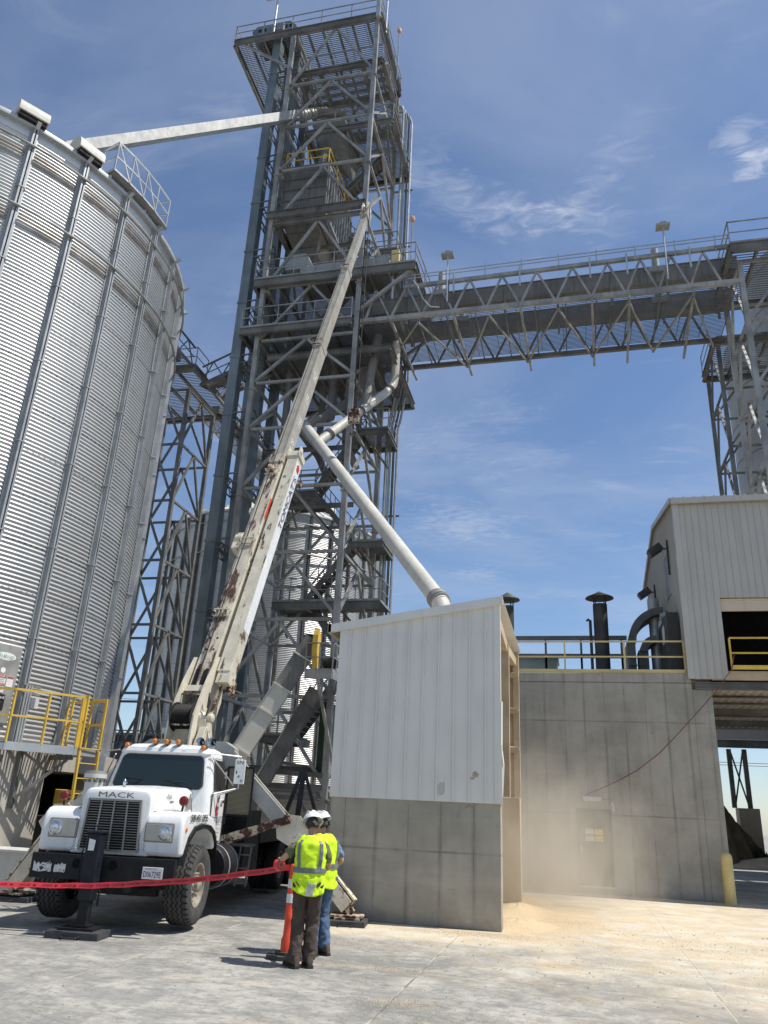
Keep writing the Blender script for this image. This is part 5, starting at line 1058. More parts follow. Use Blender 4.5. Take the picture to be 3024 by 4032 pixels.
incl('front cream inclined conveyor rising behind the truck to the tower', (-12.4, 25.2, .9), (-9.05, 26.4, 7.5), .55, .62, M['conv_cream'], M['tank'])
incl('dark inclined conveyor running just behind the cream one', (-11.9, 26.9, .3), (-9.2, 27.6, 5.9), .5, .5, M['galv_dark'], M['galv_dark'])
t = thing('belt_guard', (-8.85, 26, 6.4), 'tall narrow yellow belt guard at the head of the inclined conveyor', 'machine guard')
mb = MB(); mb.prism([(-.03, .0), (.12, .35), (.16, .8), (.1, 1.25), (-.05, 1.45), (-.16, 1.2), (-.18, .6)], (-8.8, 26.1, 6.4), (.1, .99, 0), (0, 0, 1), (1, -.1, 0), -.1, .1); mb.build('cover', M['yellow'], t)
t = thing('drive_landing', (-8.6, 26.3, 6.2), 'small grey railed landing under the yellow belt guard', 'platform'); mb = MB(); grating(mb, -9.1, -8.1, 25.9, 27.3, 6.3, .1, .05); mb.box(-9.1, -8.1, 25.88, 25.94, 6.05, 6.3); mb.box(-8.13, -8.07, 25.94, 27.3, 6.05, 6.3); mb.build('deck', SB, t)
mb = MB(); railing(mb, [(-9.1, 25.9, 6.3), (-8.1, 25.9, 6.3), (-8.1, 27.3, 6.3)], 1.0, .02, .5); mb.build('railing', SB, t)
mb = MB(); mb.bar((-8.65, 26.0, 6.1), (-8.5, 28.2, 3.2), .1); mb.bar((-8.2, 27.0, 6.1), (-8.7, 28.3, 5.9), .1); mb.build('brace', SB, t)
mb = MB(); mb.lathe([(0, 0), (.2, 0), (.2, .5), (0, .5)], (-8.6, 26.5, 6.7), 12, (1, 0, 0)); mb.box(-9.4, -8.9, 26.3, 26.8, 7.2, 7.7); mb.build('motor', M['chassis'], t)
# low frame between tower legs
mb = MB(); mb.bar((-13.5, 28.25, 2.53), (-8.9, 28.25, 2.53), .16, .2); mb.bar((-13.5, 28.25, 2.15), (-8.9, 28.25, 2.15), .14, .16); mb.bar((-13.5, 28.25, 3.1), (-8.9, 28.25, 2.95), .14, .16)
for x in (-12.4, -11.2, -10, -9.2): mb.bar((x, 28.3, 2.5), (x + .5, 28.3, 1.7), .08)
mb.build('base_frame', SD, tw)
t = thing('conc_pit', (-10.5, 32, 0), 'low concrete wall seen between the lower legs of the elevator tower', 'wall'); t.name = 'pit_wall'
mb = MB(); mb.box(-18, -5.2, 35.0, 35.4, 0, 2.55); mb.build('concrete_wall', M['conc_far'], t)
mb = MB(); mb.box(-9.3, -8.95, 28.6, 29.6, 2.9, 5.6); tag(mb.build('green_panel', gmat('dark_green', (.01, .04, .015), .2)), 'dark green box in the shade behind the tower front leg', 'panel')
# ================================================================== CRANE TRUCK (local frame: x right, y to the rear, z up)
TYAW = R(8.0)
tk = thing('crane_truck', (-7.02, 12.2, 0), 'white conventional cab crane truck with its cream boom raised, front wheels lifted off the yard', 'crane truck', rot=TYAW)
def TB(mb, name, mat, par=None, bevel=0, seg=2): return mb.build(name, M[mat] if isinstance(mat, str) else mat, par or tk, local=True, bevel=bevel, seg=seg)
def loft(mb, secs, smooth=True, cap=True):
    n = len(secs[0]); o = len(mb.v)
    for s_ in secs: mb.v += [V(p) for p in s_]
    for j in range(len(secs) - 1):
        for i in range(n): u = (i + 1) % n; mb.f.append((o + j * n + i, o + j * n + u, o + (j + 1) * n + u, o + (j + 1) * n + i)); mb.sm.append(smooth)
    if cap: mb.f.append(tuple(o + i for i in range(n))[::-1]); mb.f.append(tuple(o + (len(secs) - 1) * n + i for i in range(n))); mb.sm += [False, False]
def hoodsec(y, w, zt, rr, z0=1.1, n=6):
    p = [(-w - .03, y, z0), (-w - .01, y, zt - .3)]
    for i in range(n + 1): a = math.pi - math.pi / 2 * i / n; p.append((-w + rr + rr * math.cos(a), y, zt - rr + rr * math.sin(a)))
    p.append((0, y, zt + .015))
    for i in range(n + 1): a = math.pi / 2 - math.pi / 2 * i / n; p.append((w - rr + rr * math.cos(a), y, zt - rr + rr * math.sin(a)))
    p += [(w + .01, y, zt - .3), (w + .03, y, z0)]; return p
mb = MB(); loft(mb, [hoodsec(-.76, .50, 1.93, .10), hoodsec(-.74, .535, 1.97, .11), hoodsec(-.66, .56, 2.0, .12), hoodsec(-.2, .585, 2.03, .13), hoodsec(.88, .66, 2.075, .14)])
hood = TB(mb, 'hood', 'white_paint')
fend = [(-.78, 1.08), (-.785, 1.3), (-.78, 1.52), (-.74, 1.62), (-.66, 1.685), (-.5, 1.71), (.1, 1.70), (.5, 1.67), (.78, 1.61), (.95, 1.52), (1.0, 1.3), (1.0, 1.12), (.90, 1.12), (.86, 1.24), (.74, 1.38), (.5, 1.475), (.12, 1.5), (-.22, 1.46), (-.43, 1.33), (-.55, 1.16), (-.58, 1.06)]
for s_ in (-1, 1):
    mb = MB(); mb.prism([(a, b) for a, b in fend], (0, 0, 0), (0, 1, 0), (0, 0, 1), (1, 0, 0), min(s_ * .52, s_ * 1.12), max(s_ * .52, s_ * 1.12), True); f = TB(mb, 'fender', 'white_paint', bevel=.07, seg=4)
    mb = MB(); arc = [(1.0, 1.1), (.93, 1.28), (.78, 1.43), (.52, 1.525), (.12, 1.55), (-.25, 1.51), (-.48, 1.37), (-.60, 1.18), (-.66, 1.0)]
    mb.grid(lambda u, v, s_=s_: (s_ * (1.04 + v * .12), arc[min(8, int(u * 8 + .001))][0], arc[min(8, int(u * 8 + .001))][1] - .02 - v * .02), 8, 1); mb.grid(lambda u, v, s_=s_: (s_ * (1.16 - v * .0), arc[min(8, int(u * 8 + .001))][0] + v * .0, arc[min(8, int(u * 8 + .001))][1] - .04 - v * .05), 8, 1)
    for p, q in zip(arc, arc[1:]): mb.bar((s_ * 1.11, p[0], p[1] - .04), (s_ * 1.11, q[0], q[1] - .04), .1, .035)
    TB(mb, 'fender_flare', 'black_steel', f)
    mb = MB(); mb.box(s_ * .76 - .23, s_ * .76 + .23, -.80, -.70, 1.26, 1.54); TB(mb, 'headlight_bezel', 'trim', f, bevel=.02)
    mb = MB(); mb.box(s_ * .76 - .2, s_ * .76 + .2, -.81, -.79, 1.285, 1.515); 
    for k in range(9): mb.box(s_ * .76 - .2, s_ * .76 + .2, -.816, -.811, 1.29 + k * .026, 1.302 + k * .026)
    TB(mb, 'headlight_panel', gmat('bezel_louvre', (.50, .47, .40), .08, 8, .5), f)
    hl_ = MB(); hl_.lathe([(0, .02), (.05, .022), (.083, .004), (.09, 0)], (s_ * .87, -.825, 1.4), 24, (0, -1, 0)); h_ = TB(hl_, 'headlight', 'headlamp')
    mb = MB(); mb.lathe([(.083, 0), (.10, 0), (.104, .02), (.09, .03), (.083, .012)], (s_ * .87, -.815, 1.4), 24, (0, -1, 0), caps=False); TB(mb, 'rim', 'chrome', h_)
    mb = MB(); mb.lathe([(0, -.05), (.06, -.04), (.078, 0), (.06, .04), (0, .05)], (s_ * .98, -.5, 1.86), 16, (0, 1, 0)); m_ = TB(mb, 'marker_lamp', 'red_lens')
    mb = MB(); mb.tube((s_ * .96, -.48, 1.68), (s_ * .98, -.49, 1.8), .018, 6); TB(mb, 'stalk', 'black_steel', m_)
    mb = MB()
    for a, b in ((.50, 1.22), (.57, 1.215), (.5, 1.16), (.57, 1.155)): mb.lathe([(0, .014), (.012, .01), (.016, 0)], (s_ * a, -.785, b), 10, (0, -1, 0))
    TB(mb, 'bolts', 'chrome', f)
mb = MB(); mb.box(-.60, .60, -.77, -.6, 1.06, 1.13); TB(mb, 'lower_lip', 'white_paint', bevel=.02)
gr = MB(); gr.add([(-.45, -.775, 1.13), (.45, -.775, 1.13), (.40, -.775, 1.82), (-.40, -.775, 1.82)], [(0, 1, 2, 3)]); grille = TB(gr, 'grille', 'void')
mb = MB()
for p, q in (((-.46, 1.12), (.46, 1.12)), ((.46, 1.12), (.41, 1.83)), ((.41, 1.83), (-.41, 1.83)), ((-.41, 1.83), (-.46, 1.12))): mb.bar((p[0], -.79, p[1]), (q[0], -.79, q[1]), .03, .04, up=(0, 1, 0), ext=.012)
for x in (-.225, 0, .225): mb.bar((x * 1.04, -.80, 1.13), (x * .92, -.80, 1.82), .022, .03, up=(0, 1, 0))
TB(mb, 'grille_frame', 'trim', grille)
mb = MB()
for k in range(18): z = 1.165 + k * .037; w = .445 - (z - 1.13) * .07; mb.bar((-w, -.785, z), (w, -.785, z), .016, .008)
TB(mb, 'grille_bars', 'trim', grille)
mb = MB(); mb.text('MACK', (0, -.765, 1.865), (1, 0, 0), (0, 0, 1), .08, width=.58); mb.v = [V((p.x, p.y - .012 + .16 * max(0, 1.9 - p.z) * 0, p.z)) for p in mb.v]
for p in list(mb.v): pass
TB(mb, 'letters', 'letter_grey', hood)
mb = MB(); mb.lathe([(0, 0), (.03, 0), (.02, .03), (.03, .07), (.02, .11), (0, .13)], (-.02, -.5, 2.02), 8); mb.bar((-.02, -.5, 2.08), (-.02, -.42, 2.1), .03); TB(mb, 'hood_ornament', 'chrome', hood)
mb = MB(); mb.text('Mack', (.592, -.2, 1.88), (.02, 1, .02), (0, 0, 1), .08, width=.2, align=.0); mb.box(.594, .602, -.06, .08, 1.83, 1.85); mb.v = [p + V((.012, 0, 0)) for p in mb.v]; TB(mb, 'badge', 'letter_grey', hood)
mb = MB(); mb.text('509-431-2955', (1.135, -.06, 1.56), (0, 1, 0), (0, 0, 1), .11, width=.86); mb.text('509-431-2955', (1.1365, -.052, 1.563), (0, 1, 0), (0, 0, 1), .11, width=.86); TB(mb, 'lettering', 'letter_black', hood)
mb = MB(); mb.lathe([(0, .02), (.03, .015), (.042, 0)], (1.12, -.62, 1.45), 12, (1, 0, 0)); TB(mb, 'side_marker', 'amber')
for s_ in (-1, 1):
    mb = MB(); mb.path([(s_ * .70, .80, 1.68), (s_ * .665, .82, 1.9), (s_ * .60, .85, 2.06), (s_ * .3, .87, 2.095)], .007, 5); TB(mb, 'hood_seam', 'rubber', hood)
    mb = MB(); mb.add([(s_ * .700, .52, 1.74), (s_ * .700, .76, 1.72), (s_ * .690, .72, 1.98), (s_ * .684, .66, 1.99)], [(0, 1, 2, 3)]); TB(mb, 'hood_vent', 'trim', hood)
    mb = MB(); mb.path([(s_ * .60, -.70, 1.69), (s_ * .63, -.3, 1.715), (s_ * .66, .2, 1.715), (s_ * .69, .78, 1.63)], .006, 5); TB(mb, 'fender_seam', 'galv_dark', hood)
# bumper, plate, jack
bp = MB(); bp.prism([(0, 0), (.06, -.0), (.06, .34), (0, .34), (0, .32), (.04, .3), (.04, .04), (0, .02)], (0, -.92, .71), (0, -1, 0), (0, 0, 1), (1, 0, 0), -1.07, 1.14); bp.box(-1.07, 1.14, -.975, -.90, .71, 1.05); bump_ = TB(bp, 'bumper', 'black_steel', bevel=.01)
mb = MB(); n_ = 5
for x0, x1 in ((-1.02, -.74), (-.70, -.52)):
    q = random.Random(int(x1 * 100)); pts = []
    for i in range(9): pts.append((x0 + (x1 - x0) * i / 8, .80 + q.uniform(-.008, .008)))
    for i in range(9): pts.append((x1 - (x1 - x0) * i / 8, .94 + q.uniform(-.045, .012)))
    mb.add([(a, -.985, b) for a, b in pts], [tuple(range(18))])
TB(mb, 'worn_decal', gmat('worn_decal', (.62, .61, .58), .1, 9, .6, rust=((.05, .02, .015), .56, 14, .04)), bump_)
mb = MB(); mb.box(.66, .97, -.99, -.976, .775, .935); pl_ = TB(mb, 'number_plate', 'sign_white', bump_, bevel=.004)
mb = MB(); mb.text('D06729E', (.815, -.994, .80), (1, 0, 0), (0, 0, 1), .08, width=.26); TB(mb, 'plate_number', 'letter_navy', pl_)
mb = MB(); mb.text('WASHINGTON', (.79, -.994, .9), (1, 0, 0), (0, 0, 1), .02, width=.17); TB(mb, 'plate_state', 'letter_red', pl_)
for x in (-.36, .2): mb = MB(); mb.lathe([(0, 0), (.07, 0)], (x, -.985, .93), 14, (0, -1, 0)); TB(mb, 'tow_hole', 'void', bump_)
mb = MB(); mb.box(-.15, .05, -1.23, -1.02, .47, 1.36); mb.box(-.17, .07, -1.25, -1.0, 1.36, 1.39); jk = TB(mb, 'front_jack', gmat('blue_black_steel', (.010, .013, .018), .3, 6, .5, 0, spec=.3), bevel=.01)
mb = MB(); mb.box(-.12, .02, -1.2, -1.06, .16, .47); mb.box(-.17, .07, -1.25, -1.02, .14, .165); TB(mb, 'jack_ram', 'black_steel', jk)
mb = MB(); mb.path([(-.1, -1.14, 1.39), (-.1, -1.14, 1.46), (0, -1.14, 1.46), (0, -1.14, 1.39)], .012, 6); TB(mb, 'handle', 'black_steel', jk)
mb = MB(); mb.add([(-.11, -1.236, 1.13), (-.02, -1.236, 1.13), (-.01, -1.236, 1.27), (-.11, -1.236, 1.29)], [(0, 1, 2, 3)]); TB(mb, 'sticker', 'sign_white', jk)
mb = MB()
for i in range(14): z = 1.3 - i * .055; mb.path([(-.2 + .01 * (i % 2), -1.2, z), (-.2 - .01 * (i % 2), -1.2, z - .045)], .012, 5)
for i in range(8): a = i / 8 * math.pi; mb.path([(.1 + .0 * a, -1.1, .62 - .2 * math.sin(a)), (.12, -1.1, .6 - .2 * math.sin(a + .35))], .012, 5)
TB(mb, 'chain', 'black_steel', jk)
# wheels
def wheel(x, y, zc_, r_, w, out, name='front_wheel', steer=0):
    mb = MB(); ax = V((out, 0, 0)); c = V((x, y, zc_)); h = w / 2
    prof = [(r_ * .54, -h * .80), (r_ * .72, -h * 1.0), (r_ * .90, -h * 1.0), (r_ * .975, -h * .86), (r_, -h * .6), (r_, h * .6), (r_ * .975, h * .86), (r_ * .90, h * 1.0), (r_ * .72, h * 1.0), (r_ * .54, h * .80)]
    mb.lathe(prof, c, 64, ax, caps=False); t_ = TB(mb, name, 'rubber')
    mb = MB()
    for k in (-.56, -.19, .19, .56):
        vs = []; n = 144
        for i in range(n + 1):
            a = i * math.tau / n; zz = h * k + .013 * (1 if (i % 4) < 2 else -1)
            for d_ in (-.011, .011): vs.append(c + V((out * (zz + d_), (r_ + .0025) * math.cos(a), (r_ + .0025) * math.sin(a))))
        mb.add(vs, [(2 * i, 2 * i + 1, 2 * i + 3, 2 * i + 2) for i in range(n)])
    for sgn in (-1, 1):
        for i in range(36):
            a = i * math.tau / 36; p = [c + V((out * sgn * hh, rr * math.cos(aa), rr * math.sin(aa))) for hh, rr, aa in ((h * .72, r_ + .003, a), (h * .72, r_ + .003, a + .05), (h * .97, r_ * .955, a + .07), (h * .97, r_ * .955, a + .02))]; mb.add(p, [(0, 1, 2, 3)])
    TB(mb, 'tread_grooves', 'groove', t_)
    mb = MB(); mb.lathe([(r_ * .54, h * .8), (r_ * .56, h * .86), (r_ * .52, h * .84), (r_ * .50, h * .3), (r_ * .38, h * .25), (r_ * .34, h * .5), (r_ * .2, h * .55), (.0, h * .55)], c, 40, ax, caps=False); rm = TB(mb, 'rim', 'wheel', t_)
    mb = MB(); mb.lathe([(.095, h * .5), (.095, h * .95), (.07, h * 1.05), (0, h * 1.07)], c, 20, ax, caps=False)
    for i in range(10): a = i * math.tau / 10; mb.lathe([(0, h * .78), (.018, h * .76), (.022, h * .5)], c + V((0, .165 * math.cos(a), .165 * math.sin(a))), 8, ax)
    TB(mb, 'hub', 'wheel', rm); return t_
wheel(1.02, 0.08, .64, .575, .40, 1); wheel(-1.0, 0.08, .64, .575, .40, -1)
for y in (6.15, 7.45):
    for x, o_ in ((1.06, 1), (.70, 1), (-1.06, -1), (-.70, -1)): wheel(x, y, .60, .52, .30, o_, 'rear_wheel')
mb = MB(); mb.bar((-.9, .08, .62), (.9, .08, .62), .14, .16); mb.bar((-.55, .08, .5), (.55, .08, .5), .16, .12); mb.bar((-.4, -.85, .62), (-.4, .9, .6), .1, .1); mb.bar((.4, -.85, .62), (.4, .9, .6), .1, .1); TB(mb, 'front_axle', 'chassis')
mb = MB(); mb.box(-.45, -.35, -.9, 9.2, .72, 1.02); mb.box(.35, .45, -.9, 9.2, .72, 1.02); mb.box(-.5, .5, -.6, 1.6, .78, 1.15); TB(mb, 'frame_rails', 'chassis')
mb = MB(); mb.box(-1.2, 1.2, 3.9, 9.4, 1.12, 1.4); mb.box(-1.18, 1.18, 2.75, 3.9, .62, 1.75); mb.box(-.9, .9, 1.86, 2.75, .8, 1.6); TB(mb, 'deck', 'chassis', bevel=.01)
mb = MB(); mb.lathe([(0, 0), (.33, .0), (.36, .04), (.36, .9), (.33, .94), (0, .94)], (.92, 1.25, .82), 28, (0, 1, 0)); tn = TB(mb, 'fuel_tank', 'black_steel')
mb = MB()
for k in (.2, .72): mb.lathe([(.365, k), (.372, k), (.372, k + .05), (.365, k + .05)], (.92, 1.25, .82), 28, (0, 1, 0), caps=False)
TB(mb, 'tank_strap', 'galv_lt', tn)
mb = MB(); mb.lathe([(0, 0), (.33, .0), (.36, .04), (.36, .9), (.33, .94), (0, .94)], (-.92, 1.25, .82), 28, (0, 1, 0)); TB(mb, 'fuel_tank', 'black_steel')
mb = MB(); mb.box(.95, 1.4, 2.3, 2.75, 1.12, 1.16); mb.bar((1.22, 2.35, 1.12), (1.18, 2.3, .45), .03); mb.bar((1.42, 2.35, 1.12), (1.38, 2.3, .45), .03)
for z in (.5, .75, .98): mb.bar((1.2, 2.32, z), (1.4, 2.32, z), .025)
TB(mb, 'access_step', 'galv_dark')
mb = MB(); mb.path([(.7, 5.9, .35), (.62, 5.85, .08), (.75, 5.8, .03), (.95, 5.85, .07), (.95, 5.9, .4)], .018, 6); TB(mb, 'hanging_hose', 'rubber')
# cab
def rr_(x0, x1, y0, y1, r_, z, n=5):
    p = []
    for cx_, cy_, a0 in ((x1 - r_, y0 + r_, -90), (x1 - r_, y1 - r_, 0), (x0 + r_, y1 - r_, 90), (x0 + r_, y0 + r_, 180)):
        for i in range(n + 1): a = R(a0 + 90 * i / n); p.append((cx_ + r_ * math.cos(a), cy_ + r_ * math.sin(a), z))
    return p
mb = MB(); loft(mb, [rr_(-.965, .965, .86, 1.86, .10, 1.18), rr_(-.97, .97, .86, 1.87, .12, 1.7), rr_(-.965, .965, .87, 1.87, .16, 2.03), rr_(-.86, .86, 1.03, 1.86, .16, 2.63), rr_(-.85, .85, .98, 1.88, .16, 2.67), rr_(-.82, .82, 1.0, 1.86, .2, 2.74), rr_(-.70, .70, 1.12, 1.76, .2, 2.80), rr_(-.4, .4, 1.3, 1.6, .1, 2.825)])
cab = TB(mb, 'cab', 'white_paint')
def fp(u, v, off):  # windshield plane
    w = .80 + (.72 - .80) * v; return V((-w + 2 * w * u, .868 + .155 * v - off, 2.07 + .53 * v + off * .2))
def rquad(mb, fn, r_=.12, off=0):
    pts = []
    for cu, cv, a0 in ((1 - r_ * .4, r_, -90), (1 - r_ * .4, 1 - r_, 0), (r_ * .4, 1 - r_, 90), (r_ * .4, r_, 180)):
        for i in range(6): a = R(a0 + 18 * i); pts.append(fn(cu + r_ * .4 * math.cos(a), cv + r_ * math.sin(a), off))
    mb.add(pts, [tuple(range(len(pts)))])
mb = MB(); rquad(mb, lambda u, v, o_: fp(-.02 + u * 1.04, -.04 + v * 1.08, o_), .16, .012); ws_ = TB(mb, 'windshield_seal', 'rubber', cab)
mb = MB(); rquad(mb, fp, .14, .02); TB(mb, 'windshield', 'glass', cab)
for w_ in ([(-.5, .845, 2.06), (-.28, .86, 2.19), (-.62, .862, 2.2)], [(.6, .83, 2.05), (.25, .85, 2.17), (.1, .855, 2.2)]): mb = MB(); mb.path(w_, .008, 5); TB(mb, 'wiper', 'black_steel', cab)
mb = MB()
for i in range(24): a = math.pi * i / 23; b = math.pi * (i + 1) / 23; mb.bar((.4 - .2 * math.cos(a), .84 + .0, 2.09 + .09 * math.sin(a)), (.4 - .2 * math.cos(b), .84, 2.09 + .09 * math.sin(b)), .008)
TB(mb, 'steering_wheel', gmat('dim_wheel', (.03, .032, .034), .1), cab)
for s_ in (-1, 1):
    mb = MB(); mb.add([(s_ * .975, 1.0, 1.22), (s_ * .975, 1.72, 1.22), (s_ * .985, 1.72, 2.03), (s_ * .985, .96, 2.03)], [(0, 1, 2, 3) if s_ > 0 else (3, 2, 1, 0)]); dr_ = TB(mb, 'door', 'white_paint', cab)
    mb = MB(); mb.add([(s_ * .986, 1.06, 2.06), (s_ * .986, 1.72, 2.06), (s_ * .892, 1.70, 2.58), (s_ * .892, 1.2, 2.58)], [(0, 1, 2, 3) if s_ > 0 else (3, 2, 1, 0)]); TB(mb, 'side_window', 'void', dr_)
    mb = MB(); mb.path([(s_ * a_, b_, c_) for a_, b_, c_ in ((.98, 1.73, 1.22), (.98, 1.0, 1.22), (.99, .96, 2.03), (.99, 1.04, 2.05), (.90, 1.18, 2.6), (.90, 1.71, 2.6), (.99, 1.73, 2.05), (.98, 1.73, 1.24))], .007, 5)
    TB(mb, 'door_seam', 'rubber', dr_)
    mb = MB(); mb.bar((s_ * 1.0, 1.5, 1.88), (s_ * 1.0, 1.64, 1.88), .03, .05); TB(mb, 'door_handle', 'chrome', dr_)
    # mirror on tube bracket
    mp = [(s_ * .86, 1.05, 2.68), (s_ * 1.3, 1.42, 2.66), (s_ * 1.3, 1.42, 2.12), (s_ * .98, 1.0, 2.0)]
    mb = MB(); mb.path(mp[:2], .014, 6); mb.path([mp[1], mp[2]], .012, 6); mb.path(mp[2:], .014, 6); mb.path([(s_ * 1.3, 1.42, 2.12), (s_ * .99, 1.25, 1.98)], .012, 6); mb.path([(s_ * .9, 1.0, 2.6), (s_ * 1.22, 1.38, 2.16)], .012, 6); ma = TB(mb, 'mirror_bracket', 'galv_lt', cab)
    if s_ > 0:
        mb = MB(); mb.box(-.095, .095, -.02, .02, -.21, .21, Matrix.Translation((1.31, 1.38, 2.4)) @ Matrix.Rotation(R(6), 4, 'Z')); mi = TB(mb, 'mirror', 'sign_white', ma, bevel=.008)
        for st, x, z, h_, w_ in (('SN', 1.31, 2.53, .06, .12), ('1', 1.26, 2.36, .055, .02), ('4', 1.30, 2.29, .055, .045), ('0', 1.36, 2.22, .05, .045)):
            mb = MB(); mb.text(st, (x, 1.35, z), (1, .1, 0), (0, 0, 1), h_, width=w_); TB(mb, 'lettering', 'letter_black', mi)
    else:
        mb = MB(); mb.box(-1.36, -1.26, 1.38, 1.42, 2.18, 2.58); TB(mb, 'mirror', 'galv_lt', ma)
    mb = MB(); mb.bar((s_ * 1.02, 1.76, 1.5), (s_ * 1.02, 1.76, 2.1), .02); TB(mb, 'grab_handle', 'black_steel', cab)
for st, z, h_, w_, mt in (("TOMCAT'S", 1.52, .115, .6, 'letter_navy'), ('WELDING & FABRICATION', 1.485, .022, .42, 'letter_red'), ('TOMCATWELDING.COM', 1.41, .035, .46, 'letter_black'), ('USDOT 3954864', 1.34, .04, .4, 'letter_black'), ('GVW 41,000', 1.27, .04, .34, 'letter_black')):
    mb = MB(); mb.text(st, (1.0, 1.35, z), (0, 1, 0), (0, 0, 1), h_, width=w_); TB(mb, 'lettering', mt, cab)
mb = MB(); mb.prism([(.07 * math.cos(a / 12 * math.tau) * (1 if math.sin(a / 12 * math.tau) < 0 else .8), .13 * math.sin(a / 12 * math.tau)) for a in range(12)], (.995, 1.3, 1.77), (0, 1, 0), (0, 0, 1), (1, 0, 0), 0, .006); em = TB(mb, 'door_emblem', 'letter_red', cab)
mb = MB(); mb.box(1.002, 1.006, 1.265, 1.335, 1.80, 1.86); mb.box(1.002, 1.006, 1.28, 1.32, 1.69, 1.74); TB(mb, 'emblem_white', 'letter_white', em); mb = MB(); mb.path([(1.003, 1.28, 1.9), (1.003, 1.31, 1.97), (1.003, 1.35, 1.93)], .008, 5); TB(mb, 'emblem_black', 'letter_black', em)
for x, z in ((-.72, 2.765), (-.22, 2.85), (0, 2.85), (.22, 2.85), (.70, 2.765)):
    mb = MB(); mb.lathe([(0, .045), (.03, .04), (.044, .018), (.046, 0)], (x, 1.02, z), 14, (0, -1, 0)); ml_ = TB(mb, 'roof_lamp', 'amber', cab); mb = MB(); mb.lathe([(.054, 0), (.058, .03), (.045, .14), (.02, .2)], (x, 1.02, z), 14, (0, 1, 0)); TB(mb, 'lamp_housing', 'stack', ml_)
mb = MB()
for x in (-.30, -.12, .32): mb.add([(x, .985, 2.70), (x + .07, .985, 2.70), (x + .09, 1.13, 2.805), (x + .02, 1.13, 2.805)], [(0, 1, 2, 3)])
TB(mb, 'roof_stripes', 'galv_dark', cab)
for x, y in ((.55, 1.25), (.78, 1.2)):
    mb = MB(); mb.lathe([(.085, 0), (.05, .06), (.022, .16), (.018, .34)], (x, y, 2.88), 16, (0, 1, .05), caps=False); mb.bar((x, y + .2, 2.88), (x, y + .2, 2.78), .03); TB(mb, 'air_horn', 'chrome', cab)
mb = MB(); mb.tube((-1.18, .95, 1.75), (-1.18, .95, 2.15), .17, 22); mb.tube((-1.18, .95, 2.17), (-1.18, .95, 2.24), .2, 22); ac_ = TB(mb, 'air_cleaner', 'white_enamel')
mb = MB()
for i in range(11): a = i * math.tau / 11; mb.bar(V((-1.18, .95, 2.1)) + V((.172 * math.cos(a), .172 * math.sin(a), 0)), V((-1.18, .95, 2.15)) + V((.172 * math.cos(a), .172 * math.sin(a), 0)), .05)
mb.lathe([(.20, 0), (.17, .05), (0, .06)], (-1.18, .95, 2.24), 22); TB(mb, 'intake_cap', 'galv_dark', ac_)
# expanded mesh rack behind the cab
m_, t_, b_ = newmat('expanded_mesh'); n_ = NT(t_); x_, y_, z_ = n_.xyz(); s1 = n_.m('SINE', n_.m('MULTIPLY', n_.m('ADD', n_.m('MULTIPLY', x_, 1.6), z_), 150)); s2 = n_.m('SINE', n_.m('MULTIPLY', n_.m('SUBTRACT', n_.m('MULTIPLY', x_, 1.6), z_), 150))
n_.put(n_.mix(n_.step(n_.m('MULTIPLY', s1, s2), -.25, .1), (.36, .32, .22), (.015, .015, .015)), b_.inputs['Base Color']); b_.inputs['Roughness'].default_value = .7
mb = MB(); mb.box(.93, 1.42, 1.98, 2.0, 1.66, 2.5); mr = TB(mb, 'mesh_rack', m_)
mb = MB()
for p, q in (((.93, 1.66), (1.42, 1.66)), ((1.42, 1.66), (1.42, 2.5)), ((.93, 2.5), (1.42, 2.5)), ((.93, 1.66), (.93, 2.5))): mb.bar((p[0], 1.97, p[1]), (q[0], 1.97, q[1]), .03)
TB(mb, 'rack_frame', 'black_steel', mr)
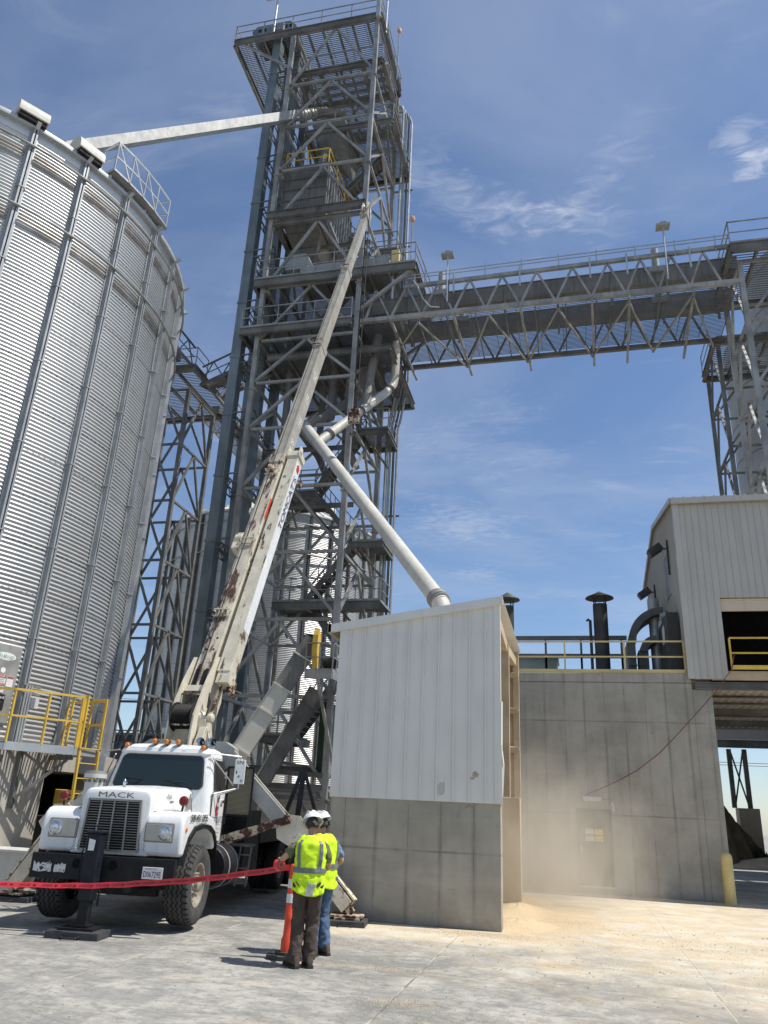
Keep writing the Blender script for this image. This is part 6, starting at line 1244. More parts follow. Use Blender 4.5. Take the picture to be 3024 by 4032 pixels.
# outriggers
for s_ in (-1, 1):
    top = V((s_ * .72, 2.35, 2.78)); knee = V((s_ * 2.12, 2.15, 1.50)); foot = V((s_ * 3.36 if s_ > 0 else -2.92, 1.93 if s_ > 0 else 2.15, .26)); 
    mb = MB(); mb.bar(top, knee, .26, .34, up=(0, 1, 0)); ua = TB(mb, 'outrigger_arm', 'arm_grey')
    dd_ = (knee - top).normalized(); mb = MB(); mb.bar(top + V((s_ * .09, -.14, .14)), knee + V((s_ * .09, -.14, .14)), .03, .03); TB(mb, 'edge_strip', 'cream', ua)
    mb = MB(); mb.prism([(-.15, -.2), (.28, -.42), (.5, -.12), (.25, .2), (-.02, .22), (-.2, .1)] if s_ > 0 else [(.15, -.2), (.2, .1), (.02, .22), (-.25, .2), (-.5, -.12), (-.28, -.42)], knee + V((0, -.16, 0)), (1, 0, 0), (0, 0, 1), (0, 1, 0), -.02, .02); TB(mb, 'knee_plate', 'cream', ua)
    mb = MB(); mb.bar(knee.lerp(foot, .02), foot, .24, .30, up=(0, 1, 0)); lg = TB(mb, 'outrigger_leg', 'leg_rust')
    mb = MB(); side = (foot - knee).normalized().cross(V((0, 1, 0))).normalized() * (.165 if s_ > 0 else -.165); 
    if side.z < 0: side = -side
    mb.bar(knee.lerp(foot, .02) + side, foot + side, .26, .03, up=(side.x, 0, side.z)); TB(mb, 'leg_flange', 'leg_rust', lg)
    mb = MB(); mb.bar(foot, foot + V((s_ * .06, 0, -.09)), .2, .12); mb.box(foot.x - .28, foot.x + .28, foot.y - .26, foot.y + .26, .125, .155); TB(mb, 'foot_plate', 'bar_rust', lg)
    mb = MB(); mb.bar((s_ * .9, 2.0, 1.22), (s_ * 2.2, 1.95, 1.64), .06, .14, up=(0, 0, 1)); mb.bar((s_ * .9, 2.05, 1.13), (s_ * 1.7, 2.0, 1.42), .05, .05); sb_ = TB(mb, 'stay_bar', 'bar_rust', ua)
    mb = MB(); mb.lathe([(.045, 0), (.045, .06), (0, .065)], (s_ * 2.17, 1.95, 1.63), 14, (0, -1, 0)); TB(mb, 'pin', 'bar_rust', sb_)
    mb = MB(); mb.lathe([(.07, 0), (.07, .02)], top + V((0, -.16, .02)), 14, (0, -1, 0)); TB(mb, 'pivot_pin', 'bar_rust', ua)
mb = MB(); mb.prism([(.35, 2.2), (.95, 2.55), (.95, 2.85), (.75, 2.97), (.35, 2.97)], (0, 2.18, 0), (1, 0, 0), (0, 0, 1), (0, 1, 0), -.02, .3); mb.prism([(-.35, 2.97), (-.75, 2.97), (-.95, 2.85), (-.95, 2.55), (-.35, 2.2)], (0, 2.18, 0), (1, 0, 0), (0, 0, 1), (0, 1, 0), -.02, .3); mb.box(-.75, .75, 2.25, 2.6, 1.2, 2.3); TB(mb, 'outrigger_tower', 'arm_grey')
# black A-stand behind right arm
mb = MB(); mb.bar((2.05, 3.2, 1.3), (2.15, 3.2, 2.65), .09); mb.bar((1.75, 3.2, 1.45), (2.12, 3.2, 2.6), .07); mb.bar((2.6, 3.2, 1.3), (2.17, 3.2, 2.5), .06); mb.bar((2.1, 3.2, 0), (2.06, 3.2, 1.4), .08); TB(mb, 'black_stand', 'chassis')
# turret
TR = rot_to((-.32, 3.3, 0), R(-10)); mb = MB()
for a in (-1, 1): mb.prism([(-.35, 1.5), (.5, 1.5), (.45, 2.7), (.15, 3.55), (-.2, 3.55), (-.35, 2.6)], (a * .3, 0, 0), (0, 1, 0), (0, 0, 1), (1, 0, 0), -.02, .02)
mb.v = [TR @ p for p in mb.v]; tu = TB(mb, 'turret', 'cream')
mb = MB(); mb.box(-.42, .28, -.36, -.30, 1.5, 3.42, TR); mb.prism([(.28, 2.3), (.66, 2.75), (.62, 3.0), (.45, 3.45), (.28, 3.45)], (0, 0, 0), (1, 0, 0), (0, 0, 1), (0, 1, 0), -.37, -.33); mb.v[-10:] = [TR @ p for p in mb.v[-10:]]; TB(mb, 'turret_front', 'cream', tu)
for st, z, w_ in (('SERIES', 3.13, .2), ('900', 3.04, .12)):
    mb = MB(); mb.text(st, (.38, -.385, z), (1, 0, 0), (0, 0, 1), .06, width=w_); mb.v = [TR @ p for p in mb.v]; TB(mb, 'lettering', 'letter_grey', tu)
mb = MB(); mb.lathe([(.6, 1.2), (.6, 1.5), (0, 1.5)], (-.32, 3.3, 0), 28); TB(mb, 'turntable', 'black_steel', tu)
# boom (world coordinates)
Bt, Tt = V((-7.80, 15.07, 3.52)), V((-7.55, 24.24, 25.03)); bd_ = (Tt - Bt).normalized(); ba = bd_.cross(V((0, 0, 1))).normalized(); bn = ba.cross(bd_).normalized()
if bn.z < 0 and bn.y > 0: bn = -bn
if ba.x < 0: ba = -ba
bn = bd_.cross(ba); bn = bn if bn.y < 0 else -bn                      # top face normal: up and towards the camera
LB = (Tt - Bt).length
def bp_(t, a=0, n=0): return Bt + bd_ * (t * LB) + ba * a + bn * n
def bbox(mb, t0, t1, a0, a1, n0, n1):
    mb.add([bp_(t, a, n) for t in (t0, t1) for a, n in ((a0, n0), (a1, n0), (a1, n1), (a0, n1))], [(0, 3, 2, 1), (4, 5, 6, 7), (0, 1, 5, 4), (1, 2, 6, 5), (2, 3, 7, 6), (3, 0, 4, 7)])
def WB(mb, name, mat, par=tk, bevel=0): return mb.build(name, M[mat], par, bevel=bevel)
mb = MB(); bbox(mb, .03, .345, -.185, .185, -.52, 0); bbox(mb, .335, .348, -.21, .21, -.54, .03); s0 = WB(mb, 'boom_base_section', 'cream_rusty')
mb = MB(); bbox(mb, .05, .33, .185, .20, -.07, .0); bbox(mb, .05, .33, .187, .205, -.5, -.42); bbox(mb, .03, .34, .186, .192, -.52, 0); WB(mb, 'side_plate', 'cream', s0)
for t, a in ((.07, -.09), (.07, .09), (.083, -.09), (.083, .09)): mb = MB(); mb.lathe([(.028, 0), (.0, .001)], bp_(t, a, .003), 12, bn); WB(mb, 'boom_hole', 'void', s0)
mb = MB(); mb.prism([(-.15, 0), (-.04, 0), (-.04, .42), (-.08, .48), (-.15, .48)], bp_(.028, 0, .003), ba, bd_, bn, 0, .004); WB(mb, 'boom_opening', 'void', s0); mb = MB(); mb.prism([(.04, 0), (.15, 0), (.15, .48), (.08, .48), (.04, .42)], bp_(.028, 0, .003), ba, bd_, bn, 0, .004); WB(mb, 'boom_opening', 'void', s0)
mb = MB(); bbox(mb, .33, .585, -.155, .155, -.46, -.03); bbox(mb, .33, .585, -.15, -.11, -.03, -.012); bbox(mb, .33, .585, .11, .15, -.03, -.012); bbox(mb, .578, .59, -.17, .17, -.47, -.005); s1_ = WB(mb, 'boom_middle_section', 'boom_grey')
mb = MB(); bbox(mb, .57, .80, -.135, .135, -.42, -.05); bbox(mb, .57, .80, -.13, -.09, -.05, -.035); bbox(mb, .57, .80, .09, .13, -.05, -.035); bbox(mb, .795, .805, -.15, .15, -.43, -.03); s2_ = WB(mb, 'boom_outer_section', 'boom_grey')
mb = MB(); bbox(mb, .79, 1.0, -.115, .115, -.38, -.07); bbox(mb, .985, 1.01, -.16, .16, -.42, .02); s3_ = WB(mb, 'boom_tip_section', 'boom_grey')
mb = MB(); mb.lathe([(0, -.05), (.16, -.05), (.12, -.02), (.12, .02), (.16, .05), (0, .05)], bp_(1.012, .0, -.05), 18, ba); bbox(mb, .998, 1.022, -.14, -.09, -.3, .12); bbox(mb, .998, 1.022, .09, .14, -.3, .12); mb.bar(bp_(1.0, .1, .02), bp_(1.02, .45, .35), .06); WB(mb, 'boom_head', 'cream', s3_)
for t, w_ in ((.115, .2), (.21, .2), (.32, .2), (.588, .17), (.80, .15)):
    mb = MB(); mb.path([bp_(t, -w_, .0), bp_(t, -w_, .09), bp_(t, w_, .09), bp_(t, w_, .0)], .018, 6); mb.path([bp_(t - .006, -w_, .03), bp_(t - .006, w_, .03)], .02, 6); WB(mb, 'rope_guide', 'cream' if t < .5 else 'bar_rust', s0)
mb = MB(); bbox(mb, .255, .262, -.32, -.185, -.25, -.05); WB(mb, 'reel_bracket', 'cream', s0, .01); mb = MB(); mb.lathe([(0, -.1), (.16, -.1), (.16, .1), (0, .1)], bp_(.215, -.30, -.12), 16, ba); bbox(mb, .20, .222, -.42, -.2, -.3, .0); WB(mb, 'hose_reel', 'cream', s0, .01)
mb = MB(); bbox(mb, .318, .326, -.1, .06, .0, .16); WB(mb, 'rope_bracket', 'bar_rust', s0)
mb = MB(); mb.path([bp_(-.005, -.03, .0), bp_(.115, -.02, .08), bp_(.32, -.02, .09), bp_(.588, -.01, .08), bp_(1.012, 0, .08)], .017, 5, False); hook_xy = bp_(1.02, .05, .05)
mb.path([bp_(1.012, 0, .08), hook_xy, V((hook_xy.x, hook_xy.y, 15.7))], .022, 5); mb.path([V((hook_xy.x + .12, hook_xy.y, hook_xy.z)), V((hook_xy.x + .12, hook_xy.y, 15.7))], .02, 5); WB(mb, 'hoist_rope', 'rope', s0)
mb = MB(); mb.box(hook_xy.x - .17, hook_xy.x + .25, hook_xy.y - .1, hook_xy.y + .1, 15.2, 15.75); mb.path([(hook_xy.x + .03, hook_xy.y, 15.2), (hook_xy.x + .03, hook_xy.y, 14.95), (hook_xy.x + .14, hook_xy.y, 14.8), (hook_xy.x, hook_xy.y, 14.68), (hook_xy.x - .1, hook_xy.y, 14.8)], .04, 8); WB(mb, 'hook_block', 'bar_rust', s0, .03)
for st, t in (('142', .517), ('154', .468), ('166', .422), ('178', .378)):
    mb = MB(); mb.text(st, bp_(t, .1585, -.36), bd_, bn, .24, width=.34); WB(mb, 'section_number', 'letter_white', s1_)
# winch
mb = MB()
for a in (-.27, .27):
    mb.add([bp_(t, a + d_, n) for d_ in (-.02, .02) for t, n in ((.06, .04), (.03, .16), (-.004, .20), (-.03, .02), (-.024, -.62), (.03, -.7), (.07, -.3))], [tuple(range(7)), tuple(range(7, 14))[::-1]] + [(i, (i + 1) % 7, 7 + (i + 1) % 7, 7 + i) for i in range(7)])
bbox(mb, .024, .03, -.27, .27, -.15, .04); wf = WB(mb, 'winch_frame', 'cream')
mb = MB(); dc = bp_(-.001, 0, -.02)
pr_ = [(0, -.24), (.30, -.24), (.30, -.22), (.24, -.22)]
k = -.21
while k < .21: pr_ += [(.255, k), (.235, k + .012)]; k += .024
pr_ += [(.24, .22), (.30, .22), (.30, .24), (0, .24)]
mb.lathe(pr_, dc, 26, ba); WB(mb, 'winch_drum', 'rope', wf)
for t, q in ((.02, .06), (-.012, .12)): mb = MB(); mb.bar(bp_(t, -.27, q), bp_(t, .27, q), .033); WB(mb, 'guard_bar', 'bar_rust', wf)
mb = MB(); mb.lathe([(0, 0), (.13, 0), (.13, .06), (.09, .1), (.09, .28), (0, .3)], bp_(.0, .28, -.1), 18, ba); mb.bar(bp_(-.01, .45, -.1), bp_(-.035, .42, -.1), .16, .14); WB(mb, 'winch_motor', 'cream', wf, .01)
mb = MB(); mb.path([bp_(-.0, .45, .0), bp_(.012, .5, .1), bp_(.02, .42, .1), bp_(.01, .36, -.1)], .02, 6); mb.path([bp_(-.01, .5, -.2), bp_(-.03, .48, -.3), bp_(-.045, .3, -.3)], .02, 6); WB(mb, 'hydraulic_hose', 'rubber', wf)
mb = MB(); mb.bar(bp_(-.015, -.42, -.02), bp_(-.015, -.30, -.02), .14, .12); mb.bar(bp_(-.015, -.3, 0), bp_(-.015, -.27, 0), .1); WB(mb, 'work_lamp', 'white_enamel', wf, .01)
mb = MB(); mb.tube(bp_(-.05, .0, -.5), bp_(.16, 0, -.62), .1, 14); WB(mb, 'lift_cylinder', 'galv_dark', tu)
# stowed jib on the right of the boom
mb = MB(); J0, J1 = .036, .348
def jb(t, a, n): 
    k = (t - J0) / (J1 - J0); return bp_(t, .47 - .03 * k + a * (1 - .0 * k), n - .05)
def jbox(mb, t0, t1, a0, a1, n0, n1): mb.add([jb(t, a, n) for t in (t0, t1) for a, n in ((a0, n0), (a1, n0), (a1, n1), (a0, n1))], [(0, 3, 2, 1), (4, 5, 6, 7), (0, 1, 5, 4), (1, 2, 6, 5), (2, 3, 7, 6), (3, 0, 4, 7)])
jbox(mb, J0 + .012, J1, -.15, .15, -.34, 0); jib = WB(mb, 'jib', 'cream')
mb = MB(); jbox(mb, J1 - .002, J1 + .006, -.19, .19, -.38, .04); jbox(mb, J1, J1 + .012, -.19, -.15, -.1, .06); jbox(mb, J1, J1 + .012, .15, .19, -.1, .06); WB(mb, 'jib_end_frame', 'cream', jib)
mb = MB(); jbox(mb, J0, J0 + .014, -.12, .18, -.3, -.02); WB(mb, 'jib_bracket', 'cream', jib)
mb = MB(); jbox(mb, J0 - .004, J0 + .008, .08, .2, -.4, -.2); WB(mb, 'jib_pin', 'bar_rust', jib); mb = MB(); jbox(mb, J1 - .036, J1 - .028, .16, .26, -.5, -.38); WB(mb, 'jib_pin', 'bar_rust', jib); mb = MB(); mb.bar(jb(J0 + .01, .0, -.1), jb(J0 - .03, -.05, -.15), .05); WB(mb, 'jib_pin', 'bar_rust', jib)
mb = MB(); mb.add([jb(t, .153, n) for t, n in ((J0 + .06, -.33), (J1 - .01, -.33), (J1 - .01, -.01), (J0 + .06, -.01))], [(0, 1, 2, 3)]); WB(mb, 'side_stripe', 'white_paint', jib)
mb = MB(); mb.text("TOMCAT'S", jb(.275, .172, -.27), bd_, bn, .2, width=1.9); WB(mb, 'lettering', 'letter_navy', jib)
mb = MB(); mb.prism([(.0, -.09), (.2, -.1), (.28, 0), (.2, .09), (0, .07)], jb(.325, .154, -.18), bd_, bn, ba, 0, .004); WB(mb, 'jib_emblem', 'letter_red', jib)
mb = MB(); mb.add([bp_(t, .207, n) for t, n in ((.245, -.1), (.275, -.1), (.275, -.02), (.245, -.02))], [(0, 1, 2, 3)]); WB(mb, 'orange_mark', 'orange', s0)
mb = MB(); mb.text('NATIONAL', bp_(.2, .194, -.36), bd_, bn, .2, width=1.5); WB(mb, 'lettering', 'letter_black', s0)
# pads and loose items
def pad(x, y, sx, sy, lb, rot=TYAW, th=.12):
    t = thing('outrigger_pad', (x, y, 0), lb, 'outrigger pad', rot=rot); mb = MB(); mb.box(-sx / 2, sx / 2, -sy / 2, sy / 2, 0, th * .75); mb.build('board', M['dark_wood'], t, local=True, bevel=.01)
    mb = MB(); mb.box(-sx * .33, sx * .33, -sy * .33, sy * .33, th * .75, th); mb.build('top_plate', M['bar_rust'] if th > .1 and x > -6 else M['black_steel'], t, local=True)
    mb = MB(); mb.path([(-.12, -sy / 2, .04), (-.1, -sy / 2 - .08, .03), (.1, -sy / 2 - .08, .03), (.12, -sy / 2, .04)], .014, 6); mb.build('rope_handle', M['rope'], t, local=True)
pad(-3.93, 14.5, .66, .72, 'dark square pad under the rusty right outrigger foot')
pad(-10.2, 13.98, .8, .62, 'dark square pad under the left outrigger foot')
pad(-6.93, 11.05, .78, .5, 'black pad under the jack on the truck front bumper', th=.13)
t = thing('tool_bin', (-11.6, 14.6, 0), 'white sided bin low behind the left outrigger foot', 'bin'); mb = MB(); mb.prism([(-12.6, 0), (-10.7, 0), (-10.35, .72), (-12.6, .62)], (0, 14.35, .1), (1, 0, 0), (0, 0, 1), (0, 1, 0), 0, .7); mb.build('body', M['pipe'], t, bevel=.01); mb = MB(); mb.box(-12.65, -10.3, 14.3, 15.1, .78, .82); mb.box(-12.6, -10.8, 14.4, 15.0, 0, .1); mb.build('rim', M['white_enamel'], t)
# ================================================================== PEOPLE
def skin_obj(name, pts, edges, root, mat, parent, sub=2, xf=None):
    me = bpy.data.meshes.new(name); me.from_pydata([tuple(p[0]) for p in pts], edges, []); o = bpy.data.objects.new(name, me); COL.objects.link(o)
    sk = o.modifiers.new('s', 'SKIN'); sk.use_smooth_shade = True; sk.branch_smoothing = .6
    sub_ = o.modifiers.new('u', 'SUBSURF'); sub_.levels = sub; sub_.render_levels = sub
    if not me.skin_vertices: me.skin_vertices.new() if hasattr(me.skin_vertices, 'new') else None
    d = me.skin_vertices[0].data
    for i, p in enumerate(pts):
        r_ = p[1]; d[i].radius = r_ if isinstance(r_, tuple) else (r_, r_); d[i].use_root = (i == root)
    dg = bpy.context.evaluated_depsgraph_get(); dg.update(); m2 = bpy.data.meshes.new_from_object(o.evaluated_get(dg)); bpy.data.objects.remove(o); bpy.data.meshes.remove(me)
    o = bpy.data.objects.new(name, m2); COL.objects.link(o); m2.materials.clear(); m2.materials.append(mat); m2.polygons.foreach_set('use_smooth', [True] * len(m2.polygons)); m2.name = name
    if parent: o.parent = parent
    return o
def person(loc, yaw, label, P):
    # local frame: x right of the body, y forward, z up
    h = P; pts = []; E_ = []
    def add(p, r_, par=None):
        pts.append((V(p), r_)); i = len(pts) - 1
        if par is not None: E_.append((par, i))
        return i
    pel = add((0, 0, .95), (.15, .11)); wst = add((0, .0, 1.08), (.14, .10), pel); chs = add(h['chest'], (.165, .115), wst); nb = add(h['neckb'], (.085, .075), chs); nk = add(h['neck'], .055, nb)
    hd = V(h['head']); h1 = add(hd + V((0, 0, -.05)), (.07, .085), nk); h2 = add(hd + V((0, .01, .03)), (.078, .095), h1); h3 = add(hd + V((0, 0, .1)), (.06, .07), h2)
    fdir = V(h['face']).normalized(); add(hd + fdir * .105 + V((0, 0, -.02)), .016, h1)
    joints = {}
    for s_, k in ((-1, 'l'), (1, 'r')):
        sh, el, wr, ha = [V(q) for q in h['arm_' + k]]
        a = add(sh, .062, chs); b = add(el, .043, a); c = add(wr, .029, b); d = add(wr.lerp(ha, .6), (.036, .02), c); e = add(ha, (.038, .017), d); joints[k] = (sh, el, wr, ha)
        fw_ = (ha - wr).normalized(); sd_ = fw_.cross(V((0, 0, 1))).normalized(); curl = V(h.get('curl_' + k, (0, 0, -1)))
        for f in range(4):
            bse = ha + sd_ * (.028 - f * .019); p1 = bse + fw_ * .035 + curl * .008; p2 = p1 + (fw_ * .55 + curl).normalized() * .03; p3 = p2 + (curl - fw_ * .35).normalized() * .022
            i1 = add(bse + fw_ * .012, .0105, e); i2 = add(p1, .0092, i1); i3 = add(p2, .0085, i2); add(p3, .007, i3)
        t1 = add(wr.lerp(ha, .45) + sd_ * .036 * h.get('thumb_' + k, 1), .012, d); t2 = add(wr.lerp(ha, .95) + sd_ * .058 * h.get('thumb_' + k, 1) + curl * .012, .0105, t1); add(wr.lerp(ha, 1.2) + sd_ * .05 * h.get('thumb_' + k, 1) + curl * .035, .008, t2)
        hp, kn, an, to = [V(q) for q in h['leg_' + k]]
        a = add(hp, .085, pel); b = add(kn, .055, a); c = add(an, .04, b); add(to, .035, c)
    body = skin_obj('person', pts, E_, 0, M['skin'], None); body.location = loc; body.rotation_euler = (0, 0, yaw); tag(body, label, 'person')
    def folds(o, s, size, zs=1.0):
        tx = bpy.data.textures.new('folds', 'CLOUDS'); tx.noise_scale = size; tx.noise_depth = 2; d_ = o.modifiers.new('f', 'DISPLACE'); d_.texture = tx; d_.strength = s; d_.mid_level = .5; d_.texture_coords = 'LOCAL'; return o
    def cloth(name, chain_list, mat, sub=2):
        p = []; e = []
        for ch in chain_list:
            prev = None
            for q, r_, key in ch:
                if isinstance(q, int): prev = q; continue
                p.append((V(q), r_)); i = len(p) - 1
                if prev is not None: e.append((prev, i))
                prev = i
        return folds(skin_obj(name, p, e, 0, mat, body, sub + 1), .04, .06)
    # trousers
    chains = [[((0, 0, .98), (.150, .108), 0)]]
    ll = []
    for k in 'lr':
        hp, kn, an, to = [V(q) for q in h['leg_' + k]]
        mid = hp.lerp(kn, .5); m2 = kn.lerp(an, .5)
        ll.append([(0, 0, 0), (hp, .118, 0), (mid, .108, 0), (kn + V((0, .01, .02)), .088, 0), (kn + V((0, .0, -.06)), .094, 0), (m2 + V((0, -.012, 0)), .09, 0), (m2.lerp(an, .6) + V((.004, 0, 0)), .086, 0), (an + V((0, .0, .05)), .094, 0), (an + V((0, 0, -.02)), .088, 0)])
    cloth('trousers', chains + ll, M[h['trousers']])
    for k in 'lr':
        hp, kn, an, to = [V(q) for q in h['leg_' + k]]; d = (to - an); d.z = 0; d.normalize(); sd_ = V((d.y, -d.x, 0)); mb = MB(); secs = []
        for u, w, zt in ((-.10, .030, .07), (-.085, .042, .12), (-.03, .047, .16), (.03, .048, .15), (.08, .05, .10), (.14, .053, .085), (.19, .05, .075), (.215, .032, .055)):
            c = an + d * u; q = []
            for i in range(12):
                a = i * math.tau / 12; q.append(V((c.x, c.y, 0)) + sd_ * (w * math.cos(a)) + V((0, 0, .025 + zt * (.5 + .5 * math.sin(a)) * 1.0)))
            secs.append(q)
        loft(mb, secs); bt = mb.build('boot', M['boot'], body, local=True)
        mb = MB(); secs = []
        for u, w in ((-.108, .034), (-.09, .046), (-.03, .05), (.03, .048), (.1, .055), (.17, .056), (.21, .042), (.225, .025)):
            c = an + d * u; secs.append([V((c.x, c.y, z)) + sd_ * (w * s2) for s2, z in ((-1, 0), (1, 0), (1, .032), (-1, .032))])
        loft(mb, secs, False); mb.build('sole', M['sole'], bt, local=True)
    # shirt with short sleeves
    lean = V(h['chest']) - V((0, 0, 1.30)); C_ = V(h['chest'])
    sl_ = [[((0, 0, .93), (.145, .105), 0), ((0, 0, 1.08), (.145, .11), 0), (C_, (.175, .125), 0), (V(h['neckb']) + V((0, 0, -.01)), (.10, .085), 0), (V(h['neck']) + V((0, 0, -.03)), (.068, .065), 0)]]
    for k in 'lr':
        sh, el, wr, ha = joints[k]; sl_.append([(2, 0, 0), (sh, .083, 0), (sh.lerp(el, .5), .072, 0), (sh.lerp(el, .86), .07, 0)])
    cloth('t_shirt', sl_, M[h['shirt']])
    # vest: open shell round the torso
    def torso(a, z):  # a=0 at right side, back at -90 deg
        k = min(1, max(0, (z - .84) / .68)); c = V((0, 0, z)).lerp(V((C_.x, C_.y, z)), k)
        tab = [(0, .205, .165), (.2, .196, .158), (.45, .192, .152), (.7, .212, .162), (.86, .206, .150), (.94, .155, .122), (1.0, .088, .088)]
        for (k0, a0, b0), (k1, a1, b1) in zip(tab, tab[1:]):
            if k0 <= k <= k1: f = (k - k0) / (k1 - k0); rx_, ry_ = a0 + (a1 - a0) * f, b0 + (b1 - b0) * f; break
        ru = 1 + (.035 * math.sin(a * 7 + z * 5) + .02 * math.sin(a * 13 + 2 + z * 9)) * (1 - k) ** .5 + .008 * math.sin(a * 9 - z * 14)
        ca, sa = math.cos(a), math.sin(a); e = .82
        return c + V((rx_ * ru * math.copysign(abs(ca) ** e, ca), ry_ * ru * math.copysign(abs(sa) ** e, sa), 0))
    def ztop(u): return 1.515
    hem = lambda a: .84 + .03 * math.sin(a * 2 + 1) + (.07 * math.exp(-((a + 1.45) / .22) ** 2) if h.get('glove') else 0)
    mb = MB(); hole = []
    for k in 'lr': hole.append(joints[k][0])
    nu, nv = 64, 40; base = len(mb.v)
    for j in range(nv + 1):
        for i in range(nu):
            a = i / nu * math.tau; z = hem(a) + (1.515 - hem(a)) * j / nv; mb.v.append(torso(a, z))
    for j in range(nv):
        for i in range(nu):
            u = (i + 1) % nu; q = (j * nu + i, j * nu + u, (j + 1) * nu + u, (j + 1) * nu + i); c = sum((mb.v[t] for t in q), V((0, 0, 0))) / 4
            if any((abs(c.x - hh.x) < .07 and c.z > 1.24 and c.z < 1.455 and abs(c.y - hh.y) < .085 and c.x * hh.x > 0) for hh in hole): continue
            mb.f.append(q); mb.sm.append(True)
    vest = mb.build('vest', M['hiviz'], body, local=True); folds(vest, .04, .09); so_ = vest.modifiers.new('t', 'SOLIDIFY'); so_.thickness = .008; so_.offset = 1
    def band(a0, a1, z0, z1, n=48, m_=6):
        mb = MB()
        def fn(u, v):
            a = a0 + (a1 - a0) * u; z = z0 + (z1 - z0) * v; p = torso(a, z); k = min(1, max(0, (z - .84) / .68)); c = V((0, 0, z)).lerp(V((C_.x, C_.y, z)), k); d = (p - c).normalized(); return p + d * .02
        mb.grid(fn, n, m_, True); return folds(mb.build('reflective_band', M['vest_band'], vest, local=True), .04, .09)
    band(0, math.tau, 1.075, 1.135)
    for a in (-1.57 - .62, -1.57 + .62, 1.57 - .55, 1.57 + .55): band(a - .12, a + .12, 1.13, 1.47, 5, 16)
    if h.get('glove'):
        mb = MB()
        for i in range(4): p = torso(-1.36, .92) + V((-.04 + .026 * i, -.035, .0 - .004 * i)); mb.path([p, p + V((.008, -.004, .035)), p + V((.002, -.006, .055))], [.012, .012, .009], 7)
        mb.box(-.02, .075, torso(-1.36, .9).y - .045, torso(-1.36, .9).y - .02, .82, .92); mb.build('spare_glove', M['glove'], body, local=True)
    # head: hair, ears, face, helmet
    right = fdir.cross(V((0, 0, 1))).normalized(); upv = right.cross(fdir).normalized(); hc = hd + V((0, 0, .045))
    FR = Matrix((right, fdir, upv)).transposed().to_4x4(); FR.translation = hc
    def HB(mb, name, mat, par=body): mb.v = [FR @ p for p in mb.v]; return mb.build(name, M[mat], par, local=True)
    mb = MB(); mb.grid(lambda u, v: (math.cos(math.pi * (1 + u)) * .084 * math.cos(-.75 + v * 1.3), -.005 + math.sin(math.pi * (1 + u)) * .105 * math.cos(-.75 + v * 1.3), .008 + .115 * math.sin(-.75 + v * 1.3)), 20, 10, True); HB(mb, 'hair', 'hair')
    mb = MB()
    for s_ in (-1, 1): mb.lathe([(0, -.008), (.02, -.006), (.028, 0), (.022, .008), (0, .01)], (s_ * .082, .0, -.025), 12, (s_, -.3, 0))
    mb.grid(lambda u, v: (.012 * math.cos(u * 6.28) * (.4 + v), .088 + .025 * (1 - v) , -.005 - .045 * v + .008 * math.sin(u * 6.28)), 10, 4, True)
    HB(mb, 'ears_and_nose', 'skin')
    mb = MB()
    for s_ in (-1, 1): mb.lathe([(0, 0), (.008, -.001), (.011, -.004)], (s_ * .03, .088, .005), 10, (0, 1, 0))
    mb.box(-.02, .02, .088, .094, -.062, -.056); HB(mb, 'eyes_and_mouth', 'hair')
    mb = MB(); mb.grid(lambda u, v: ((.128 - .02 * v * v) * math.cos(u * math.tau) * math.cos(v * 1.5), (.155 - .02 * v) * math.sin(u * math.tau) * math.cos(v * 1.5) - .004, .045 + .132 * math.sin(v * 1.5)), 36, 12, True, True)
    mb.grid(lambda u, v: ((.128 + .015 * v + .004) * math.cos(u * math.tau), ((.155 + .012 * v) + (.055 * v if math.sin(u * math.tau) > 0 else 0) * max(0, math.sin(u * math.tau)) ** 1.5) * math.sin(u * math.tau) - .004, .045 - .012 * v), 36, 3, True, True)
    hat = HB(mb, 'hard_hat', 'hat')
    mb = MB(); mb.grid(lambda u, v: ((-.022 + .044 * u), (.148 * math.cos(.25 + v * 2.65)) * .99, .045 + .14 * math.sin(.25 + v * 2.65) + .006), 3, 18, True)
    for s_ in (-.05, .05): mb.path([(s_ * (1 + .4 * math.sin(a)), .142 * math.cos(a), .047 + .133 * math.sin(a) * .965) for a in [.4 + i * .22 for i in range(11)]], .006, 5)
    HB(mb, 'hat_ridge', 'hat', hat)
    mb = MB(); mb.grid(lambda u, v: (.095 * math.cos(math.pi * (1 + u)), -.005 + .118 * math.sin(math.pi * (1 + u)), -.03 + .06 * v - .03 * math.sin(math.pi * u)), 20, 2, True)
    mb.lathe([(0, 0), (.022, 0), (.022, .02), (0, .022)], (0, -.122, -.03), 12, (0, -1, 0)); HB(mb, 'hat_strap', 'strap_black', hat)
    return body
p1 = person((-3.40, 10.5, 0), R(14), 'person in a yellow vest and brown trousers, back to the camera, holding a tape roll', dict(
    chest=(0, .03, 1.30), neckb=(0, .05, 1.44), neck=(-.01, .085, 1.50), head=(-.015, .12, 1.60), face=(-.25, 1, -.55),
    arm_l=((-.175, .03, 1.40), (-.34, .03, 1.24), (-.40, .22, 1.20), (-.42, .30, 1.21)), arm_r=((.175, .03, 1.40), (.245, .06, 1.15), (.17, .27, 1.10), (.12, .33, 1.11)),
    leg_l=((-.09, 0, .90), (-.10, .03, .50), (-.115, -.05, .09), (-.20, .08, .04)), leg_r=((.09, 0, .90), (.075, .06, .50), (.07, .02, .09), (.03, .16, .04)),
    trousers='brown', shirt='olive', glove=True, curl_l=(0.25, .2, -1), thumb_l=1))
